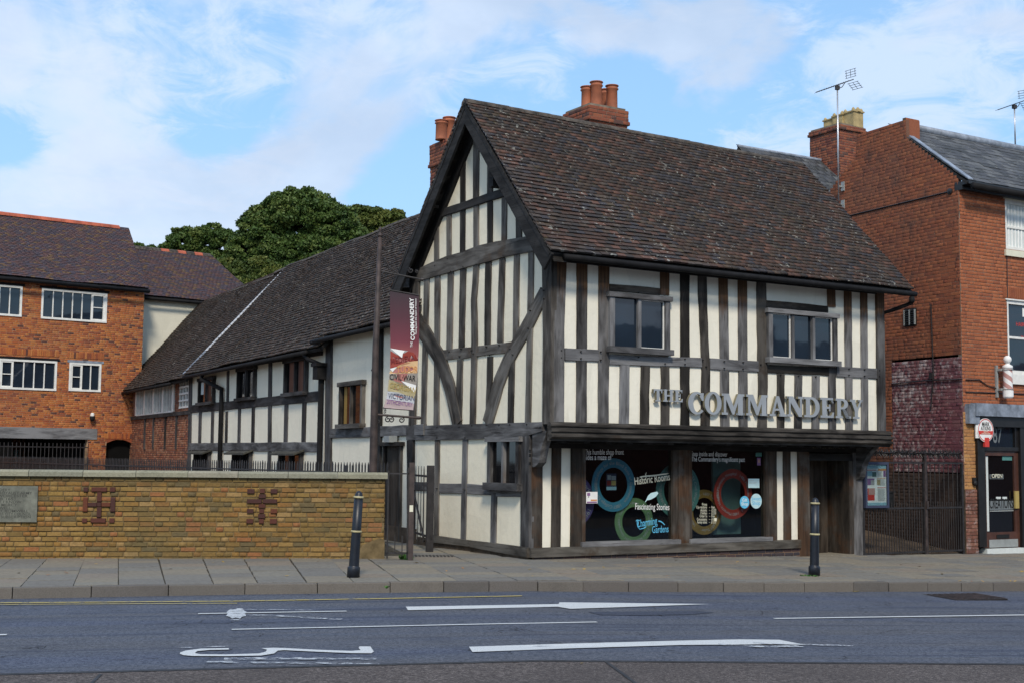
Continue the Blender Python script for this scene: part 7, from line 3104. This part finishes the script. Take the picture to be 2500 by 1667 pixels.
tree(735, 0, 78, [(735, 528, 82, .92), (645, 562, 66, .9), (812, 548, 66, .9), (690, 512, 55, .8), (775, 512, 52, .8), (690, 620, 75, .8), (780, 620, 80, .8), (850, 590, 55, .8), (600, 610, 50, .9), (860, 640, 60, .8), (650, 650, 60, .8), (720, 670, 70, .8), (590, 660, 45, .8), (800, 670, 70, .8)],
     'huge dark green domed tree rising behind the long tiled wing', 'leaf', 320000, .095)
tree(470, 0, 84, [(455, 592, 48, .85), (515, 580, 42, .8), (560, 600, 45, .8), (415, 612, 30, .8), (500, 640, 50, .7), (455, 640, 45, .8), (405, 640, 35, .8), (555, 650, 45, .8)], 'smaller dark green tree left of the huge domed tree', 'leaf', 120000, .095)
tree(930, 0, 88, [(920, 545, 48, .8), (962, 538, 34, .8), (880, 535, 42, .8), (950, 580, 48, .8), (985, 560, 34, .8), (900, 590, 50, .8)], 'lighter green tree just left of the steep gable', 'leaf_y', 80000, .11)
tree(345, 0, 92, [(335, 608, 18, .7), (368, 616, 20, .7), (395, 622, 22, .7)], 'small strip of treetop above the rear plum roof', 'leaf', 12000, .18)
tree(600, 0, 66, [(585, 675, 42, .8), (632, 660, 42, .8), (560, 655, 32, .8), (610, 690, 45, .8), (560, 690, 40, .8), (655, 670, 36, .8)], 'yellowish green tree low over the wing ridge', 'leaf_y', 70000, .09)

# ------------------------------------------------------------------ small growth, leaves, covers
def tuft(u, v, r, h, label, n=60):
    P = ground(u, v)
    m = MB()
    for i in range(n):
        t, q = U(0, 6.28), r * math.sqrt(R())
        p = P + np.array([q * math.cos(t), q * math.sin(t) * .6, 0])
        d = np.array([U(-.04, .04), U(-.04, .04), h * U(.4, 1)])
        sd_ = np.array([math.cos(t + 1), math.sin(t + 1), 0]) * .012
        m.add([p, p + d * .6 + sd_, p + d, p + d * .6 - sd_], [(0, 1, 2, 3)], None, R())
    o = m.build('weeds', M['leaf_w'], None)
    o['kind'] = 'stuff'
    tag(o, label, 'weeds')
    del o['category']
    return o


M['leaf_w'] = leafmat('weed_leaf', (.035, .10, .02), (.06, .16, .03), (.10, .20, .05))
tuft(992, 1366, .12, .11, 'bright green weeds at the foot of the brown gate post', 90)
tuft(1975, 1406, .16, .03, 'thin grass at the foot of the right bollard', 70)
tuft(943, 1436, .012, .05, 'weed growing in a kerb joint', 14)
M['leaf_d'] = leafmat('dry_leaf', (.30, .20, .05), (.45, .30, .08), (.25, .10, .05))
m = MB()
spots = [(300, 1400), (545, 1370), (520, 1371), (866, 1361), (776, 1369), (700, 1404), (1090, 1392), (1130, 1385), (1400, 1388), (250, 1366), (1650, 1366), (2040, 1432), (1420, 1617), (1388, 1616), (1440, 1445), (1560, 1380), (1800, 1370), (2000, 1395), (2300, 1400), (2200, 1376)]
spots += [(U(2330, 2500), 1424 + U(-8, 2)) for _ in range(40)] + [(U(0, 2500), U(1362, 1405)) for _ in range(30)]
for u_, v_ in spots:
    P = ground(u_, v_, .008 if v_ < 1418 else -.125)
    s = U(.02, .05)
    t = U(0, 6.28)
    a = np.array([math.cos(t), math.sin(t), U(0, .3)]) * s
    b = np.array([-math.sin(t), math.cos(t), U(0, .3)]) * s * .6
    m.add([P - a, P + b, P + a, P - b], [(0, 1, 2, 3)], None, R())
o = m.build('fallen_leaves', M['leaf_d'], kind='stuff')
# drain cover in the road and slotted drain by the gable
mh = gm(2355, 1456)
MF = Frame(mh[:2], (.95, .3))
o = thing('drain_cover', 'rusty dark drain cover set in the road near the right kerb', 'drain cover')
zq_ = zg(mh[0]) - .128
m = MB()
m.hexa([MF.P(-.45, zq_ - .02, -.4), MF.P(.45, zq_ - .02, -.4), MF.P(.45, zq_ - .02, .4), MF.P(-.45, zq_ - .02, .4)] + [MF.P(-.45, zq_ + .004, -.4), MF.P(.45, zq_ + .004, -.4), MF.P(.45, zq_ + .004, .4), MF.P(-.45, zq_ + .004, .4)], .4)
m.build('plate', M['iron'], o)
for i in range(9):
    m = MB()
    a = -.4 + i * .1
    m.hexa([MF.P(a, zq_ + .004, -.36), MF.P(a + .04, zq_ + .004, -.36), MF.P(a + .04, zq_ + .004, .36), MF.P(a, zq_ + .004, .36)] + [MF.P(a, zq_ + .012, -.36), MF.P(a + .04, zq_ + .012, -.36), MF.P(a + .04, zq_ + .012, .36), MF.P(a, zq_ + .012, .36)], .4)
    m.build('rib', M['iron_brown'], o)
mh = ground(1046, 1356)
MF = Frame(mh[:2], (.99, .1))
o = thing('slotted_drain', 'slotted iron drain in the pavement beside the pale gable', 'drain')
zq_ = .002
for i in range(14):
    m = MB()
    a = -.42 + i * .062
    m.box(MF, a, a + .035, zq_ - .03, zq_ + .006, -.18, .18, .4)
    m.build('bar', M['iron'], o)

# ------------------------------------------------------------------ terrace across the road, behind the camera, mirrored in the panes
OT = thing('opposite_terrace', 'brick terrace on the near side of the road, mirrored in the window panes', 'house')
of = Frame((72, 27), (-.91, -.41))
xx = 0
for i in range(11):
    w = U(6, 9)
    h = U(4.6, 5.6)
    m = MB()
    m.box(of, xx, xx + w - .02, -.5, h, -7, 0, .5)
    m.build('front_wall', M['brick_stack'], OT)
    m = MB()
    Fe = Frame(of.P(xx, 0, 0)[:2], of.n[:2])
    c = [of.P(xx, h, .3), of.P(xx + w - .02, h, .3), of.P(xx + w - .02, h + 2.4, -3.5), of.P(xx, h + 2.4, -3.5)]
    m.hexa(c + [p + np.array([0, 0, .1]) for p in c], .5)
    m.build('roof', M['slate'], OT)
    m = MB()
    m.box(of, xx + .3, xx + 1.3, h, h + 3.3, -3.9, -3.1, .5)
    m.build('chimney', M['brick_stack'], OT)
    for j in range(3):
        m = MB()
        m.box(of, xx + 1 + j * 2, xx + 2 + j * 2, 3.6, 5.0, -.05, .02, .5)
        m.build('window', M['pane_dark'], OT)
    xx += w
